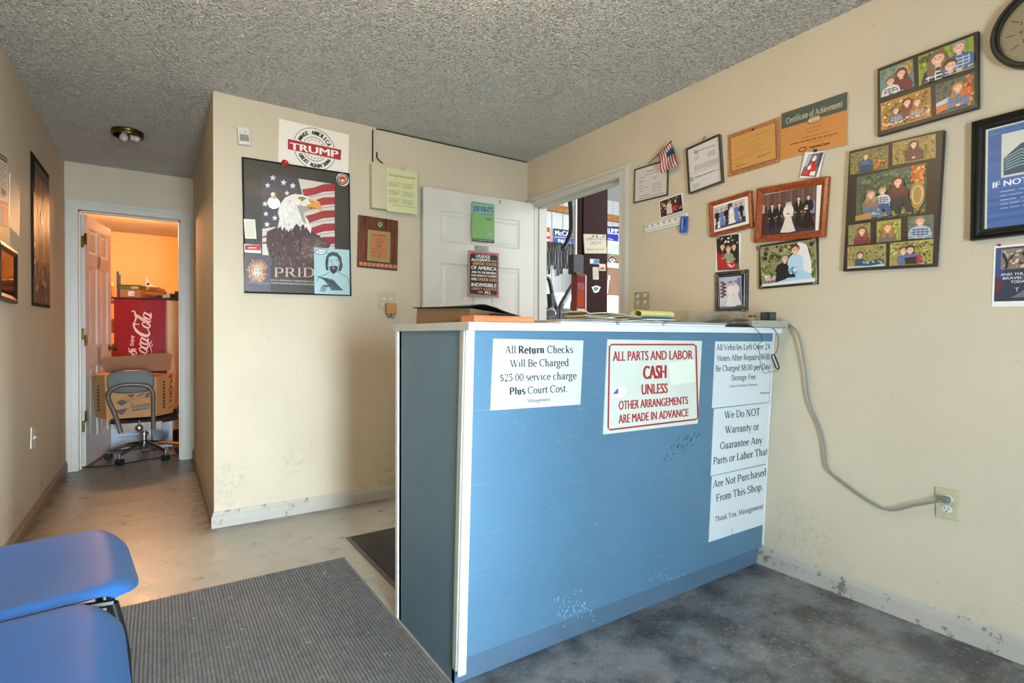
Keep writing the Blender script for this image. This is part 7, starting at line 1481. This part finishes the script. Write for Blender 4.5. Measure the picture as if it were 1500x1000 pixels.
# black control box and red lamp housing beside the post
CL = (795, 380, 10); PL_ = YPL(PY-.10)
def gbox(name, label, cat, quad, crop, plane, dep, m, **k):
    P = [plane.hit(crop[0]+x/crop[2], crop[1]+y/crop[2]) for x, y in quad]; x0, x1 = min(p.x for p in P), max(p.x for p in P); z0, z1 = min(p.z for p in P), max(p.z for p in P)
    o = thing(name, label, cat, ((x0+x1)/2, plane.p.y, (z0+z1)/2)); w, h_ = (x1-x0)/2, (z1-z0)/2; G().box(-w, w, 0, dep, -h_, h_).build('body', m, o, bevel=.006); return o, w, h_
o, w, h_ = gbox('control_box', 'black control box fixed on the side of the lift post', 'control box', [(450,-65),(598,-65),(598,205),(450,205)], CL, PL_, .085, M_BLACK)
G().box(-w*.6, w*.2, -.012, -.0003, -h_*1.0, -h_*.8).build('gland', M_DKGRY, o)
M_TL, M_TR, M_TP = mat('orange_lens', '9a3410', .2), mat('red_lens', '6e1216', .2), mat('pink_lens', '8c484e', .2)
o, w, h_ = gbox('tail_lamp_unit', 'red and orange vehicle lamp unit with pale edge bar beside the lift post', 'lamp unit', [(490,215),(632,215),(632,900),(490,900)], CL, PL_, .08, mat('red_lamp_housing', '6e1414', .3))
for nm, z0, z1, m_ in (('red_lens', .45, .92, M_TR), ('pink_lens', .30, .62, M_TP), ('orange_lens', -.42, .295, M_TL), ('red_lens', -.98, -.62, M_TR)): G().box(-w*.9, w*.55, -.008 if nm != 'pink_lens' else -.0105, -.0003 if nm != 'pink_lens' else -.0083, h_*z0, h_*z1).build(nm, m_, o, bevel=.001)
G().box(w*.72, w*.98, -.010, -.0003, -h_, h_*.95).box(-w*.9, w*.6, -.012, -.0003, -h_*.56, -h_*.48).build('edge_bar', mat('pale_pink_trim', 'c8a8a8', .3), o)
# thick black hose from above
PH = YPL(5.2); k_ = lambda x, y: PH.hit(795+x/9.09, 290+y/9.09)
tag(G().tube([Vector((k_(372,0).x, 5.2, GH-.005)), k_(372,-100), k_(380,150), k_(385,350), k_(375,460), k_(335,570), k_(270,685)], .035, 12, 6).build('air_hose', M_BLACK, smooth=True), 'thick black exhaust hose hanging from the garage roof', 'hose')
p = YPL(5.3); x_ = p.hit(845.5, 300).x; tag(G().box(x_-.02, x_+.02, 5.3, 5.34, 0, 4.1).build('white_pole', M_WHITEP), 'thin white pole left of the lift post', 'pole')
# white vehicle with black pillar and open cab
PV = YPL(6.2); v_ = lambda x, y, d=0: PV.hit(795+x/10, 380+y/10, d)
vh = thing('white_vehicle', 'white vehicle with black roof pillar and dark dashboard parked in the garage', 'vehicle', (v_(250,600).x, 6.2, 0)); off = Vector((v_(250,600).x, 6.2, 0)); R2 = lambda p: p-off
hz = v_(200, 410).z; bzz = v_(200, 730).z
G().box(-1.5, 1.9, .25, 1.9, .35, hz-.03).build('body', mat('white_car_paint', 'e6e8ea', .25, var=.01, coat=.5), vh, bevel=.06)
G().tube([R2(v_(440,375)), R2(v_(330,560)), R2(v_(255,730)), R2(v_(262,1000))], .040, 10, 6).build('roof_pillar', mat('dark_grey_pillar', '3c403e', .4), vh, smooth=True)
G().tube([R2(v_(452,380,.03)), R2(v_(300,650,.03))], .010, 8).build('pillar_trim', M_WHITEP, vh, smooth=True)
G().tube([R2(v_(20,275)), R2(v_(80,280)), R2(v_(110,360)), R2(v_(150,560)), R2(v_(210,740))], .030, 10, 6).build('window_frame', M_BLACK, vh, smooth=True)
G().tube([R2(v_(110,500,.05)), R2(v_(125,700,.05))], .055, 10).build('seat_headrest', M_BLACK, vh, smooth=True)
q0, q1 = R2(v_(20,720)), R2(v_(440,720)); G().box(q0.x-.2, q1.x+.1, -.02, .22, q0.z-.5, q0.z+.02).build('dashboard', M_BLACK, vh, bevel=.03)
c = R2(v_(90,790,.08)); G().tube([(c.x+.10*math.cos(t), c.y-.03, c.z+.06*math.sin(t)) for t in [k*math.pi/8 for k in range(16)]], .012, 8, closed=True).build('steering_wheel', M_CHROME, vh, smooth=True)
G().tube([R2(v_(450,150)), R2(v_(455,500)), R2(v_(470,560)), R2(v_(430,650)), R2(v_(420,1000))], .028, 8, 5).build('door_seal', M_BLACK, vh, smooth=True)
for x in (-1.0, 1.3):
    G().cone((x, .22, .33), (x, .42, .33), .33, n=28).build('tyre', M_BLACK, vh)
tag(G().tube([PG.hit(850+395/10, 330+750/10, .9), PG.hit(850+420/10, 330+760/10, .9), PG.hit(850+400/10, 330+840/10, .9), PG.hit(850+385/10, 330+1000/10, .9)], .03, 8, 5).build('white_hose', M_WHITEP), 'white hose hanging just right of the lift post', 'hose')
